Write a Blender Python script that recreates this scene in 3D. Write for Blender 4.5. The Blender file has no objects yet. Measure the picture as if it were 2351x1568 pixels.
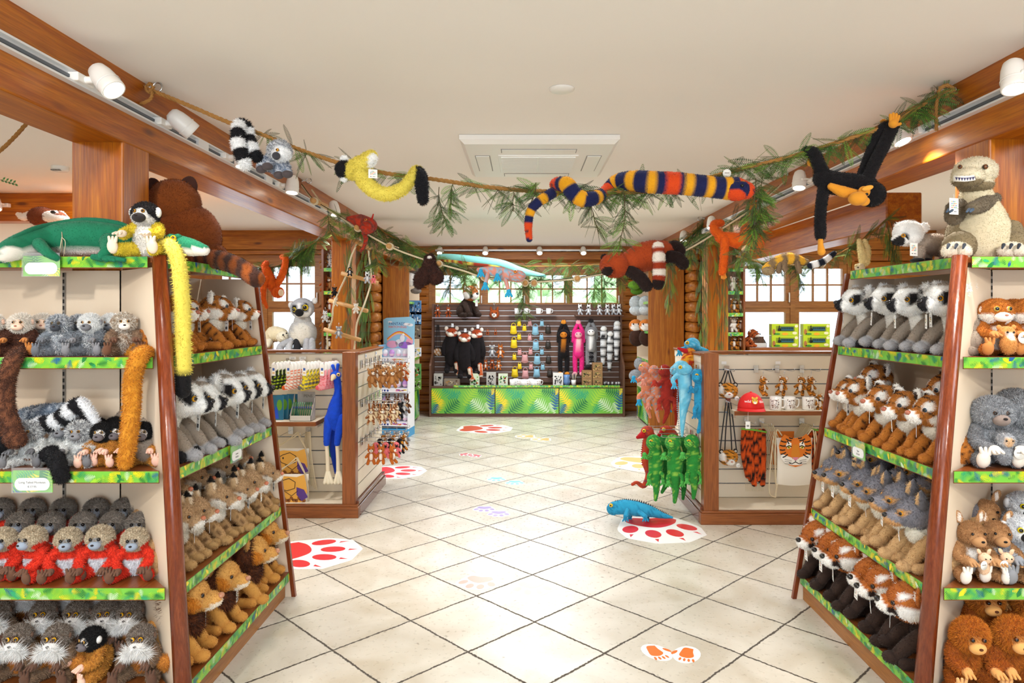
import bpy, math, random
import numpy as np
from mathutils import Vector, Matrix, Euler
rng = np.random.default_rng(7); random.seed(7)
SC = bpy.context.scene; COL = SC.collection
PI = math.pi
# ---------------------------------------------------------------- camera, world, lights
FPX, HX, HY, EYE = 1574.0, 1200.0, 722.0, 1.6
cd = bpy.data.cameras.new('camera'); cam = bpy.data.objects.new('camera', cd); COL.objects.link(cam)
cam.location = (0, 0, EYE); cam.rotation_euler = (PI/2, 0, 0)
cd.sensor_width = 36; cd.lens = FPX/2351*36
cd.shift_x = -(HX-1175.5)/2351; cd.shift_y = -(784-HY)/2351
cd.clip_start = .05; cd.clip_end = 200
SC.camera = cam
SC.view_settings.view_transform = 'Standard'; SC.view_settings.look = 'None'
SC.view_settings.gamma = 1; SC.view_settings.use_curve_mapping = False
SC.view_settings.exposure = 0.74
w = bpy.data.worlds.new('daylight'); SC.world = w; w.use_nodes = True
w.node_tree.nodes['Background'].inputs[0].default_value = (.74, .87, 1, 1)
w.node_tree.nodes['Background'].inputs[1].default_value = 4.5
SC.cycles.max_bounces = 6; SC.cycles.diffuse_bounces = 4; SC.cycles.glossy_bounces = 2
SC.cycles.transmission_bounces = 4; SC.cycles.sample_clamp_indirect = 4; SC.cycles.caustics_reflective = False
SC.cycles.caustics_refractive = False
def lin(c):
    return tuple(((v/12.92) if v <= .04045 else ((v+.055)/1.055)**2.4) for v in c)
def H(s):
    return lin(tuple(int(s[i:i+2], 16)/255 for i in (0, 2, 4)))
def area(loc, size, energy, col, rot=(0, 0, 0), sy=None):
    l = bpy.data.lights.new('added_fill', 'AREA'); l.energy = energy; l.color = col; l.shape = 'RECTANGLE'
    l.size = size; l.size_y = sy or size
    o = bpy.data.objects.new('added_fill_light', l); o.location = loc; o.rotation_euler = rot; COL.objects.link(o)
    return o
WARM = (1, .95, .88); SOFT = (.83, .92, 1)
# soft area fill lights added below the ceiling, no fittings modelled
for (x, y, e) in ((0, .6, 22), (.2, 4.0, 10), (.3, 7.2, 40), (0, 9.6, 34), (-3.4, 2.0, 26), (3.5, 2.0, 26), (-3.4, 6.6, 55), (3.6, 6.6, 55)):
    area((x, y, 2.66), 1.3, e, SOFT)
area((0, -2.2, 1.7), 3.4, 22, (.93, .96, 1), (PI/2, 0, 0), 1.8)          # large fill light added behind the camera
# ---------------------------------------------------------------- helpers
def P(x, y, d):
    """pixel of the photograph at a given distance into the room -> point"""
    return Vector(((x-HX)*d/FPX, d, EYE-(y-HY)*d/FPX))
def PX(x, y, X):
    d = X*FPX/(x-HX); return P(x, y, d)
def PF(x, y, z=0.0):
    d = (EYE-z)*FPX/(y-HY); return P(x, y, d)
MATS = {}
def nmat(name):
    m = bpy.data.materials.new(name); m.use_nodes = True; MATS[name] = m
    return m, m.node_tree.nodes, m.node_tree.links, m.node_tree.nodes['Principled BSDF']
def mat(name, c, rough=.5, metal=0, spec=.5, emit=None, es=1, alpha=1, trans=0, bump=0, bscale=200, var=0, vscale=8):
    if name in MATS: return MATS[name]
    if isinstance(c, str): c = H(c)
    m, N, L, b = nmat(name)
    b.inputs['Base Color'].default_value = (*c, 1); b.inputs['Roughness'].default_value = rough
    b.inputs['Metallic'].default_value = metal; b.inputs['Specular IOR Level'].default_value = spec
    b.inputs['Alpha'].default_value = alpha; b.inputs['Transmission Weight'].default_value = trans
    if emit: b.inputs['Emission Color'].default_value = (*emit, 1); b.inputs['Emission Strength'].default_value = es
    if var:
        t = N.new('ShaderNodeTexCoord'); n = N.new('ShaderNodeTexNoise'); n.inputs['Scale'].default_value = vscale; n.inputs['Detail'].default_value = 4
        r = N.new('ShaderNodeMixRGB'); r.inputs[1].default_value = (*[v*(1-var) for v in c], 1); r.inputs[2].default_value = (*[min(1, v*(1+var)) for v in c], 1)
        L.new(t.outputs['Object'], n.inputs['Vector']); L.new(n.outputs['Fac'], r.inputs[0]); L.new(r.outputs[0], b.inputs['Base Color'])
    if bump:
        t = N.new('ShaderNodeTexCoord'); n = N.new('ShaderNodeTexNoise'); n.inputs['Scale'].default_value = bscale
        bp = N.new('ShaderNodeBump'); bp.inputs['Strength'].default_value = bump; bp.inputs['Distance'].default_value = .002
        L.new(t.outputs['Object'], n.inputs['Vector']); L.new(n.outputs['Fac'], bp.inputs['Height']); L.new(bp.outputs[0], b.inputs['Normal'])
    return m
def wood(name, c1, c2, c3, axis='z', rough=.42, scale=1.0, knots=True):
    m, N, L, b = nmat(name)
    t = N.new('ShaderNodeTexCoord'); mp = N.new('ShaderNodeMapping')
    s = {'x': (.35, 7, 7), 'y': (7, .35, 7), 'z': (7, 7, .35)}[axis]
    mp.inputs['Scale'].default_value = [v*scale for v in s]
    L.new(t.outputs['Object'], mp.inputs['Vector'])
    n = N.new('ShaderNodeTexNoise'); n.inputs['Scale'].default_value = 3; n.inputs['Detail'].default_value = 7; n.inputs['Distortion'].default_value = 1.6
    L.new(mp.outputs[0], n.inputs['Vector'])
    r = N.new('ShaderNodeValToRGB'); e = r.color_ramp.elements
    e[0].position = .3; e[0].color = (*H(c1), 1); e[1].position = .72; e[1].color = (*H(c3), 1)
    x = e.new(.5); x.color = (*H(c2), 1)
    L.new(n.outputs['Fac'], r.inputs[0])
    out = r.outputs[0]
    w2 = N.new('ShaderNodeTexNoise'); w2.inputs['Scale'].default_value = 22; w2.inputs['Detail'].default_value = 3
    L.new(mp.outputs[0], w2.inputs['Vector'])
    mx = N.new('ShaderNodeMixRGB'); mx.blend_type = 'MULTIPLY'; mx.inputs[0].default_value = .55
    rr = N.new('ShaderNodeValToRGB'); rr.color_ramp.elements[0].position = .35; rr.color_ramp.elements[0].color = (.55, .5, .45, 1); rr.color_ramp.elements[1].position = .6
    L.new(w2.outputs['Fac'], rr.inputs[0]); L.new(out, mx.inputs[1]); L.new(rr.outputs[0], mx.inputs[2]); out = mx.outputs[0]
    if knots:
        mk = N.new('ShaderNodeMapping'); sk = {'x': (1.0, 3.2, 3.2), 'y': (3.2, 1.0, 3.2), 'z': (3.2, 3.2, 1.0)}[axis]; mk.inputs['Scale'].default_value = sk
        L.new(t.outputs['Object'], mk.inputs['Vector'])
        v = N.new('ShaderNodeTexVoronoi'); v.inputs['Scale'].default_value = 1.7; L.new(mk.outputs[0], v.inputs['Vector'])
        kr = N.new('ShaderNodeValToRGB'); kr.color_ramp.elements[0].position = .05; kr.color_ramp.elements[0].color = (1, 1, 1, 1)
        kr.color_ramp.elements[1].position = .13; kr.color_ramp.elements[1].color = (0, 0, 0, 1)
        L.new(v.outputs['Distance'], kr.inputs[0])
        mm = N.new('ShaderNodeMixRGB'); mm.inputs[2].default_value = (*H('6a3510'), 1); L.new(kr.outputs[0], mm.inputs[0]); L.new(out, mm.inputs[1]); out = mm.outputs[0]
    L.new(out, b.inputs['Base Color']); b.inputs['Roughness'].default_value = rough
    bp = N.new('ShaderNodeBump'); bp.inputs['Strength'].default_value = .15; bp.inputs['Distance'].default_value = .003
    L.new(w2.outputs['Fac'], bp.inputs['Height']); L.new(bp.outputs[0], b.inputs['Normal'])
    return m
for ax in 'xyz':
    wood('pine_'+ax, '984a04', 'b0600a', 'c87a16', ax, .34)
    wood('cherry_'+ax, '7c431c', '8c4f24', '98592a', ax, .3, 1.5, False)
    wood('log_'+ax, '985412', 'ae681a', 'c27e28', ax, .45)
    wood('frame_'+ax, '965c24', 'a86c2c', 'b87c38', ax, .4, 1.6, False)
    wood('dark_'+ax, '5a3a28', '6a4632', '77523c', ax, .45, 1.6, False)
wood('post_wood', '6c2c14', '7c3718', '8d4522', 'z', .22, 1.5, False)
CREAM = mat('cream_laminate', 'e6d3ba', .5, bump=.08, bscale=500)
CREAM2 = mat('slat_cream', 'eee2cc', .42)
CEIL = mat('ceiling_paint', 'f6f1ea', .8, bump=.05, bscale=120)
WHITE = mat('white_enamel', 'f3f1ec', .3); PLAST = mat('white_plastic', 'efeee8', .35)
CHROME = mat('chrome', 'c9ccd0', .18, 1); STEEL = mat('track_aluminium', 'dadcdd', .35, .6)
BLACK = mat('black_plastic', '161515', .4); GREY = mat('grey_card', '8f8d89', .6)
ROPE = mat('rope_fibre', 'a27338', .9, bump=.6, bscale=300, var=.25, vscale=60)
COTTON = mat('cotton_rope', 'd9c9a8', .9, bump=.5, bscale=300)
RUNG = mat('rung_wood', 'c9975a', .6, var=.15, vscale=30)
GLOW = mat('lamp_glow', 'ffffff', .5, emit=(1, .93, .8), es=9)
GLASS = mat('clear_acrylic', 'f6fbff', .05, alpha=.1, spec=.6)
PAPER = mat('paper_white', 'f5f3ee', .7)
class MB:
    """collects shapes into one mesh"""
    def __init__(s): s.V = []; s.F = []; s.M = []; s.n = 0; s.S = []
    def add(s, V, F, m=0, smooth=False):
        V = np.asarray(V, float).reshape(-1, 3); s.V.append(V)
        for f in F: s.F.append(tuple(int(i)+s.n for i in f)); s.M.append(m); s.S.append(smooth)
        s.n += len(V); return s
    def box(s, a, b, m=0, T=None):
        x0, y0, z0 = a; x1, y1, z1 = b
        V = np.array([(x0,y0,z0),(x1,y0,z0),(x1,y1,z0),(x0,y1,z0),(x0,y0,z1),(x1,y0,z1),(x1,y1,z1),(x0,y1,z1)], float)
        if T is not None: V = tf(V, T)
        return s.add(V, [(0,3,2,1),(4,5,6,7),(0,1,5,4),(1,2,6,5),(2,3,7,6),(3,0,4,7)], m)
    def cbox(s, c, d, m=0, T=None):
        return s.box([c[i]-d[i]/2 for i in range(3)], [c[i]+d[i]/2 for i in range(3)], m, T)
    def prism(s, pts, d, m=0, T=None):
        """polygon (list of 3D points) pushed along vector d"""
        n = len(pts); A = np.array(pts, float); V = np.vstack([A, A+np.array(d, float)])
        if T is not None: V = tf(V, T)
        return s.add(V, [tuple(range(n))[::-1], tuple(range(n, 2*n))]+[(i, (i+1) % n, n+(i+1) % n, n+i) for i in range(n)], m)
    def poly(s, pts, m=0):
        return s.add(pts, [tuple(range(len(pts)))], m)
    def tube(s, pts, r, seg=10, m=0, sub=0, smooth=True, cap=True, flat=None):
        V, F = tube(pts, r, seg, sub, cap, flat); return s.add(V, F, m, smooth)
    def cyl(s, a, b, r, seg=14, m=0, r2=None):
        return s.tube([a, b], [r, r if r2 is None else r2], seg, m, cap='flat')
    def ell(s, c, r, R=None, nu=16, nv=10, m=0):
        V, F = ell(c, r, R, nu, nv); return s.add(V, F, m, True)
    def lathe(s, prof, c=(0, 0, 0), seg=20, m=0, T=None):
        a = np.arange(seg)*2*PI/seg; V = []
        for (r, z) in prof: V.append(np.stack([r*np.cos(a), r*np.sin(a), np.full(seg, z)], 1))
        V = np.vstack(V)
        if T is not None: V = tf(V, T)
        V = V+np.array(c); F = []
        for i in range(len(prof)-1):
            for j in range(seg): F.append((i*seg+j, i*seg+(j+1) % seg, (i+1)*seg+(j+1) % seg, (i+1)*seg+j))
        return s.add(V, F, m, True)
    def build(s, name, mats, parent=None, loc=None, bevel=0):
        if not isinstance(mats, (list, tuple)): mats = [mats]
        me = bpy.data.meshes.new(name)
        me.from_pydata(np.vstack(s.V).tolist(), [], s.F)
        for m in mats: me.materials.append(m if not isinstance(m, str) else MATS[m])
        me.polygons.foreach_set('material_index', s.M); me.polygons.foreach_set('use_smooth', s.S); me.update()
        o = bpy.data.objects.new(name, me); COL.objects.link(o)
        if loc is not None: o.location = loc
        if parent is not None: o.parent = parent
        if bevel:
            b = o.modifiers.new('edge', 'BEVEL'); b.width = bevel; b.segments = 2; b.limit_method = 'ANGLE'
        return o
def tf(V, T):
    T = np.array(T); return V@T[:3, :3].T+T[:3, 3]
def ell(c, r, R=None, nu=16, nv=10):
    if np.isscalar(r): r = (r, r, r)
    th = np.linspace(0, PI, nv+1)[1:-1]; ph = np.arange(nu)*2*PI/nu
    V = [[0, 0, 1]]+[[math.sin(t)*math.cos(p), math.sin(t)*math.sin(p), math.cos(t)] for t in th for p in ph]+[[0, 0, -1]]
    V = np.array(V)*np.array(r)
    if R is not None: V = V@np.array(Euler(R).to_matrix()).T
    V = V+np.array(c, float); n = len(V)-1; F = []
    for j in range(nu): F.append((0, 1+j, 1+(j+1) % nu))
    for i in range(nv-2):
        for j in range(nu):
            a = 1+i*nu+j; b = 1+i*nu+(j+1) % nu; F.append((a, a+nu, b+nu, b))
    for j in range(nu): F.append((n, 1+(nv-2)*nu+(j+1) % nu, 1+(nv-2)*nu+j))
    return V, F
def smoothpath(pts, r, sub):
    pts = np.array(pts, float); r = np.array(r, float)
    if sub <= 1 or len(pts) < 3:
        return pts, r
    n = len(pts); E = np.vstack([2*pts[0]-pts[1], pts, 2*pts[-1]-pts[-2]]); Q = []; rr = []
    for i in range(n-1):
        a, b, c, d = E[i:i+4]
        for k in range(sub):
            t = k/sub
            Q.append(.5*((2*b)+(-a+c)*t+(2*a-5*b+4*c-d)*t*t+(-a+3*b-3*c+d)*t**3)); rr.append(r[i]*(1-t)+r[i+1]*t)
    Q.append(pts[-1]); rr.append(r[-1]); return np.array(Q), np.array(rr)
def tube(pts, r, seg=10, sub=0, cap=True, flat=None):
    pts = np.array([tuple(p) for p in pts], float)
    if np.isscalar(r): r = [r]*len(pts)
    if sub == 0: sub = 4 if len(pts) > 2 else 1
    Q, rr = smoothpath(pts, r, sub)
    if cap is True:      # round ends
        t0 = Q[0]-Q[1]; t0 = t0/(np.linalg.norm(t0)+1e-9); t1 = Q[-1]-Q[-2]; t1 = t1/(np.linalg.norm(t1)+1e-9)
        a = [(.97, .18), (.85, .32), (.6, .55), (.35, .75), (0.08, .9)]
        pre = [(Q[0]+t0*rr[0]*math.sqrt(max(0, 1-k*k)), rr[0]*k) for k in (.05, .4, .7, .9)]
        post = [(Q[-1]+t1*rr[-1]*math.sqrt(max(0, 1-k*k)), rr[-1]*k) for k in (.9, .7, .4, .05)]
        Q = np.vstack([[p[0] for p in pre], Q, [p[0] for p in post]]); rr = np.concatenate([[p[1] for p in pre], rr, [p[1] for p in post]])
    n = len(Q); T = np.gradient(Q, axis=0); T /= (np.linalg.norm(T, axis=1, keepdims=True)+1e-12)
    u = np.cross(T[0], [0, 0, 1.0])
    if np.linalg.norm(u) < .15: u = np.cross(T[0], [0, 1.0, 0])
    u /= np.linalg.norm(u); V = []
    ph = np.arange(seg)*2*PI/seg
    for i in range(n):
        u = u-T[i]*np.dot(u, T[i]); u /= (np.linalg.norm(u)+1e-12); v = np.cross(T[i], u)
        k = 1 if flat is None else flat
        V.append(Q[i]+rr[i]*(np.outer(np.cos(ph), u)+k*np.outer(np.sin(ph), v)))
    V = np.vstack(V); F = []
    for i in range(n-1):
        for j in range(seg):
            a = i*seg+j; b = i*seg+(j+1) % seg; F.append((a, b, b+seg, a+seg))
    F.append(tuple(range(seg))[::-1]); F.append(tuple(range((n-1)*seg, n*seg)))
    return V, F
def tag(o, label=None, cat=None, group=None, kind=None):
    if label: o['label'] = label
    if cat: o['category'] = cat
    if group: o['group'] = group
    if kind: o['kind'] = kind
    return o
def empty(name, label, cat, loc=(0, 0, 0), rz=0, group=None):
    o = bpy.data.objects.new(name, None); o.empty_display_size = .05; COL.objects.link(o)
    o.location = loc; o.rotation_euler = (0, 0, rz); return tag(o, label, cat, group)
def struct(o): o['kind'] = 'structure'; return o
def kids(o): return [c for c in o.children]
def copy_tree(o, parent=None):
    c = o.copy(); COL.objects.link(c); c.parent = parent
    for ch in KIDS.get(o.name) or list(o.children): copy_tree(ch, c)
    return c
KIDS = {}
def dup(o, label, loc, rot=None, scale=None, group=None):
    c = copy_tree(o); c['label'] = label; c.location = loc
    if rot is not None: c.rotation_euler = rot if not np.isscalar(rot) else (0, 0, rot)
    if scale is not None: c.scale = (scale,)*3 if np.isscalar(scale) else scale
    if group: c['group'] = group
    return c
class Proto:
    """first use is the thing itself, later uses are copies"""
    def __init__(s, root): s.root = root; s.used = False
    def place(s, label, loc, rot=None, scale=None, group=None):
        if s.used: return dup(s.root, label, loc, rot, scale, group)
        s.used = True; c = s.root; c['label'] = label; c.location = loc
        if rot is not None: c.rotation_euler = rot if not np.isscalar(rot) else (0, 0, rot)
        if scale is not None: c.scale = (scale,)*3 if np.isscalar(scale) else scale
        if group: c['group'] = group
        return c
ORD = ['first', 'second', 'third', 'fourth', 'fifth', 'sixth', 'seventh', 'eighth', 'ninth', 'tenth', 'eleventh', 'twelfth']
# ---------------------------------------------------------------- leaf pattern for the jungle strips and panels
JG = [mat('jungle_green', '76c043', .3), mat('leaf_dark', '1f7a3c', .3), mat('leaf_yellow', 'f2d822', .3), mat('leaf_white', 'cfe9bd', .3),
      mat('leaf_blue', '1f5f93', .3), mat('leaf_teal', '2ea36b', .3), mat('leaf_bright', '9fd23a', .3), mat('sign_wood_edge', '7a4520', .4)]
def jungle(mb, O, U, W, lu, lw, seed, big=False, m0=0, dens=1.0):
    """leaf print on the rectangle O + s*U + t*W (lu x lw); normal N=UxW"""
    r = random.Random(seed); O = np.array(O, float); U = np.array(U, float); W = np.array(W, float); N = np.cross(U, W)
    def clip(poly):
        for ax, lim, sg in ((0, 0, 1), (0, lu, -1), (1, 0, 1), (1, lw, -1)):
            out = []
            for i in range(len(poly)):
                p, q = poly[i], poly[(i+1) % len(poly)]; a = (p[ax]-lim)*sg; b = (q[ax]-lim)*sg
                if a >= 0: out.append(p)
                if a*b < 0: t = a/(a-b); out.append((p[0]+(q[0]-p[0])*t, p[1]+(q[1]-p[1])*t))
            poly = out
            if len(poly) < 3: return []
        return poly
    mb.poly([O, O+U*lu, O+U*lu+W*lw, O+W*lw], m0)
    L = lw*1.15; n = int(dens*lu*lw/(L*L)*4)+3
    BIG = [(.30, .80, 2.6, .62, 5), (.36, .72, .5, .5, 5), (.60, .22, .9, .5, 5), (.07, .62, 2.2, .62, 2), (.13, .30, 1.2, .5, 2), (.60, .66, 1.0, .72, 6), (.05, .14, 1.1, .45, 4), (.32, .26, .75, .66, 1), (.86, .84, 2.9, .56, 1), (.74, .30, 2.4, .62, 3), (.90, .22, 2.0, .42, 3), (.97, .55, 1.35, .72, 4), (.98, .90, 1.2, .3, 2)]
    if big: n = len(BIG)
    for k in range(n):
        cx = lu*(k+r.random())/n; cy = r.random()*lw; a = r.random()*2*PI; ln = L*r.uniform(.55, 1.0); m = m0+r.choice([1, 1, 2, 2, 3, 4, 5, 5, 6, 6]); e = .0006+.0025*k/n
        if big: fx, fy_, a, q_, c_ = BIG[k]; cx = fx*lu; cy = fy_*lw; ln = lw*q_*1.15; m = m0+c_
        blade = not big and r.random() < .12
        ca, sa = math.cos(a), math.sin(a)
        def at(s_, t_): return (cx+ca*s_-sa*t_, cy+sa*s_+ca*t_)
        polys = []
        if blade:
            polys.append([at(-ln/2, 0), at(-ln*.2, ln*.2), at(ln*.25, ln*.16), at(ln/2, 0), at(ln*.25, -ln*.16), at(-ln*.2, -ln*.2)])
        else:
            nl = 8
            for j in range(nl):
                s0 = -ln/2+ln*j/nl; wl = ln*.42*math.sin(PI*(j+1.2)/(nl+1.6))
                for sg in (1, -1): polys.append([at(s0, 0), at(s0+wl*.55, sg*wl), at(s0+ln/nl*(.85 if big else .66), 0)])
        for q in polys:
            q = clip(q)
            if len(q) >= 3:
                ar = sum(q[i][0]*q[(i+1) % len(q)][1]-q[(i+1) % len(q)][0]*q[i][1] for i in range(len(q)))
                if abs(ar) < 1e-7: continue
                if ar < 0: q = q[::-1]
                mb.poly([O+U*x+W*y+N*e for x, y in q], m)
    return mb
# ================================================================ SETTING
ZC = 2.72; XL, XR = -1.83, 2.10; YS, YB = 9.2, 11.35; ZB = 2.39
def floor_mat():
    m, N, L, b = nmat('stone_tiles'); t = N.new('ShaderNodeTexCoord')
    def math_(op, a, bb=None, cl=False):
        n = N.new('ShaderNodeMath'); n.operation = op; n.use_clamp = cl
        for i, v in enumerate((a, bb)):
            if v is None: continue
            if isinstance(v, (int, float)): n.inputs[i].default_value = v
            else: L.new(v, n.inputs[i])
        return n.outputs[0]
    nz = N.new('ShaderNodeTexNoise'); nz.inputs['Scale'].default_value = 9; nz.inputs['Detail'].default_value = 6; L.new(t.outputs['Object'], nz.inputs['Vector'])
    sp = N.new('ShaderNodeSeparateXYZ'); L.new(t.outputs['Object'], sp.inputs[0])
    nh = N.new('ShaderNodeTexNoise'); nh.inputs['Scale'].default_value = 70; nh.inputs['Detail'].default_value = 3; L.new(t.outputs['Object'], nh.inputs['Vector'])
    wob = math_('ADD', math_('MULTIPLY', math_('SUBTRACT', nz.outputs['Fac'], .5), .014), math_('MULTIPLY', math_('SUBTRACT', nh.outputs['Fac'], .5), .014))
    ca, sa = .713, .701
    dx = math_('ADD', sp.outputs[0], .584); dy = math_('SUBTRACT', sp.outputs[1], 3.582)
    u = math_('ADD', math_('ADD', math_('MULTIPLY', dx, ca), math_('MULTIPLY', dy, sa)), wob)
    v = math_('ADD', math_('SUBTRACT', math_('MULTIPLY', dx, sa), math_('MULTIPLY', dy, ca)), wob)
    u = math_('DIVIDE', u, .451); v = math_('DIVIDE', v, .463)
    def edge(q): return math_('SUBTRACT', .5, math_('ABSOLUTE', math_('SUBTRACT', math_('FRACT', math_('ADD', q, .5)), .5)))
    # distance to nearest grid line
    def dist(q): return math_('ABSOLUTE', math_('SUBTRACT', math_('FRACT', math_('ADD', q, .5)), .5))
    d = math_('MINIMUM', dist(u), dist(v))
    r = N.new('ShaderNodeValToRGB'); r.color_ramp.elements[0].position = .0095; r.color_ramp.elements[0].color = (1, 1, 1, 1); r.color_ramp.elements[1].position = .014; r.color_ramp.elements[1].color = (0, 0, 0, 1)
    L.new(d, r.inputs[0])
    cid = N.new('ShaderNodeCombineXYZ'); L.new(math_('FLOOR', u), cid.inputs[0]); L.new(math_('FLOOR', v), cid.inputs[1])
    wn = N.new('ShaderNodeTexWhiteNoise'); L.new(cid.outputs[0], wn.inputs[0])
    n2 = N.new('ShaderNodeTexNoise'); n2.inputs['Scale'].default_value = 3.2; n2.inputs['Detail'].default_value = 8; n2.inputs['Distortion'].default_value = .8
    va = N.new('ShaderNodeVectorMath'); va.operation = 'ADD'; sc_ = N.new('ShaderNodeVectorMath'); sc_.operation = 'SCALE'; sc_.inputs['Scale'].default_value = 3.3
    L.new(wn.outputs['Color'], sc_.inputs[0]); L.new(t.outputs['Object'], va.inputs[0]); L.new(sc_.outputs[0], va.inputs[1]); L.new(va.outputs[0], n2.inputs['Vector'])
    cr = N.new('ShaderNodeValToRGB'); e = cr.color_ramp.elements
    e[0].position = .28; e[0].color = (*H('b9ad98'), 1); e[1].position = .7; e[1].color = (*H('d6cebf'), 1); x = e.new(.48); x.color = (*H('c8bfae'), 1)
    L.new(n2.outputs['Fac'], cr.inputs[0])
    pit = N.new('ShaderNodeTexNoise'); pit.inputs['Scale'].default_value = 38; pit.inputs['Detail'].default_value = 5; L.new(t.outputs['Object'], pit.inputs['Vector'])
    pr = N.new('ShaderNodeValToRGB'); pr.color_ramp.elements[0].position = .27; pr.color_ramp.elements[0].color = (.45, .4, .35, 1); pr.color_ramp.elements[1].position = .31
    L.new(pit.outputs['Fac'], pr.inputs[0])
    mu = N.new('ShaderNodeMixRGB'); mu.blend_type = 'MULTIPLY'; mu.inputs[0].default_value = .8; L.new(cr.outputs[0], mu.inputs[1]); L.new(pr.outputs[0], mu.inputs[2])
    mg = N.new('ShaderNodeMixRGB'); mg.inputs[2].default_value = (*H('463c30'), 1); L.new(r.outputs[0], mg.inputs[0]); L.new(mu.outputs[0], mg.inputs[1])
    L.new(mg.outputs[0], b.inputs['Base Color'])
    L.new(math_('ADD', math_('MULTIPLY', r.outputs[0], .5), math_('ADD', .22, math_('MULTIPLY', pit.outputs['Fac'], .14))), b.inputs['Roughness'])
    bp = N.new('ShaderNodeBump'); bp.inputs['Strength'].default_value = .5; bp.inputs['Distance'].default_value = .003
    L.new(math_('SUBTRACT', 1, r.outputs[0]), bp.inputs['Height']); L.new(bp.outputs[0], b.inputs['Normal'])
    return m
struct(MB().box((-5.2, -3, -.1), (5.6, 11.6, 0)).build('floor', floor_mat()))
struct(MB().box((-5.2, -3, ZC), (5.6, 11.6, ZC+.12)).build('ceiling', CEIL))
struct(MB().box((-5.2, -3.1, 0), (-1.3, -3, ZC)).box((1.3, -3.1, 0), (5.6, -3, ZC)).box((-1.3, -3.1, 2.2), (1.3, -3, ZC)).build('wall_front_unseen', CREAM))  # unseen wall behind the camera, added to cut flat frontal daylight
struct(MB().box((-5.2, -3, 0), (-5.1, YS, ZC)).build('wall_left', CREAM))
struct(MB().box((5.5, -3, 0), (5.6, YS, ZC)).build('wall_right', CREAM))
def logwall(name, x0, x1, y, th, holes, axis='x', z1=ZC):
    """horizontal half-log wall with rectangular holes (x0,x1,z0,z1)"""
    mb = MB(); h = .136; n = int(round(z1/h)); h = z1/n
    for i in range(n):
        za, zb = i*h, (i+1)*h; segs = [(x0, x1)]
        for (a, b, c, d) in holes:
            if zb > c+.02 and za < d-.02:
                ns = []
                for (p, q) in segs:
                    if a > p: ns.append((p, min(a, q)))
                    if b < q: ns.append((max(b, p), q))
                segs = [s for s in ns if s[1]-s[0] > .01]
        for (p, q) in segs:
            prof = [(0, za), (-.03, za+.01), (-.042, za+h*.35), (-.042, za+h*.65), (-.03, zb-.01), (0, zb), (th, zb), (th, za)]
            if axis == 'x': mb.prism([(p, y+d, z) for d, z in prof][::-1], (q-p, 0, 0))
            else: mb.prism([(y+d*axis, p, z) for d, z in prof], (0, q-p, 0))
    return mb
# side rooms' end walls (either side of the alcove)
LW = (-4.25, -2.68, 1.0, 2.36); RW = (2.86, 4.40, .95, 2.33)
struct(logwall('wall', -5.1, -2.02, YS, .15, [LW]).build('wall_back_left', 'log_x'))
struct(logwall('wall', 2.32, 5.5, YS, .15, [RW]).build('wall_back_right', 'log_x'))
CW = (-1.55, 1.66, 1.72, 2.36)
struct(logwall('wall', -2.05, 2.4, YB, .15, [CW]).build('wall_back', 'log_x'))
struct(logwall('wall', YS+.0, YB, -2.03, .15, [], axis=-1).build('wall_alcove_left', 'log_y'))
struct(logwall('wall', YS+.0, YB, 2.33, .15, [], axis=1).build('wall_alcove_right', 'log_y'))
# protruding log ends at the two corners
for nm, x, in (('trim_1', -1.97), ('trim_2', 2.27)):
    mb = MB(); h = 2.72/20
    for i in range(20): mb.tube([(x, YS-.22, (i+.5)*h), (x, YS-.0, (i+.5)*h)], .066, 12, cap='flat')
    struct(mb.build(nm, 'log_y'))
# beams, posts
def block(name, a, b, m, bev=.008): return struct(MB().box(a, b).build(name, m, bevel=bev))
block('beam_left', (XL-.24, -1.5, ZB), (XL, YB, ZC+.02), 'pine_y'); block('beam_right', (XR, -1.5, ZB), (XR+.24, YB, ZC+.02), 'pine_y')
block('post_near_left', (XL-.24, 3.145, 0), (XL-.004, 3.37, ZB+.01), 'pine_z'); block('post_near_right', (XR+.004, 3.09, 0), (XR+.24, 3.34, ZB+.01), 'pine_z')
block('post_far_left', (XL-.21, 7.31, 0), (XL-.004, 7.55, ZB+.01), 'pine_z'); block('post_far_right', (XR+.004, 7.8, 0), (XR+.24, 8.04, ZB+.01), 'pine_z')
block('beam_side_right', (XR+.24, 2.98, 2.30), (5.5, 3.22, ZC), 'pine_x')
block('beam_side_far_right', (2.44, 4.60, 2.18), (2.68, 9.2, 2.42), 'pine_y')
# cornice boards under the ceiling on the end walls
for nm, a, b in (('trim_3', (-5.1, YS-.09, 2.46), (-2.06, YS-.03, ZC)), ('trim_4', (2.35, YS-.09, 2.46), (5.5, YS-.03, ZC)), ('trim_5', (-2.0, YB-.10, 2.50), (2.3, YB-.03, ZC))):
    struct(MB().box(a, b).box((a[0], a[1]-.02, 2.40), (b[0], b[1], 2.452)).build(nm, 'log_x', bevel=.006))
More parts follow.
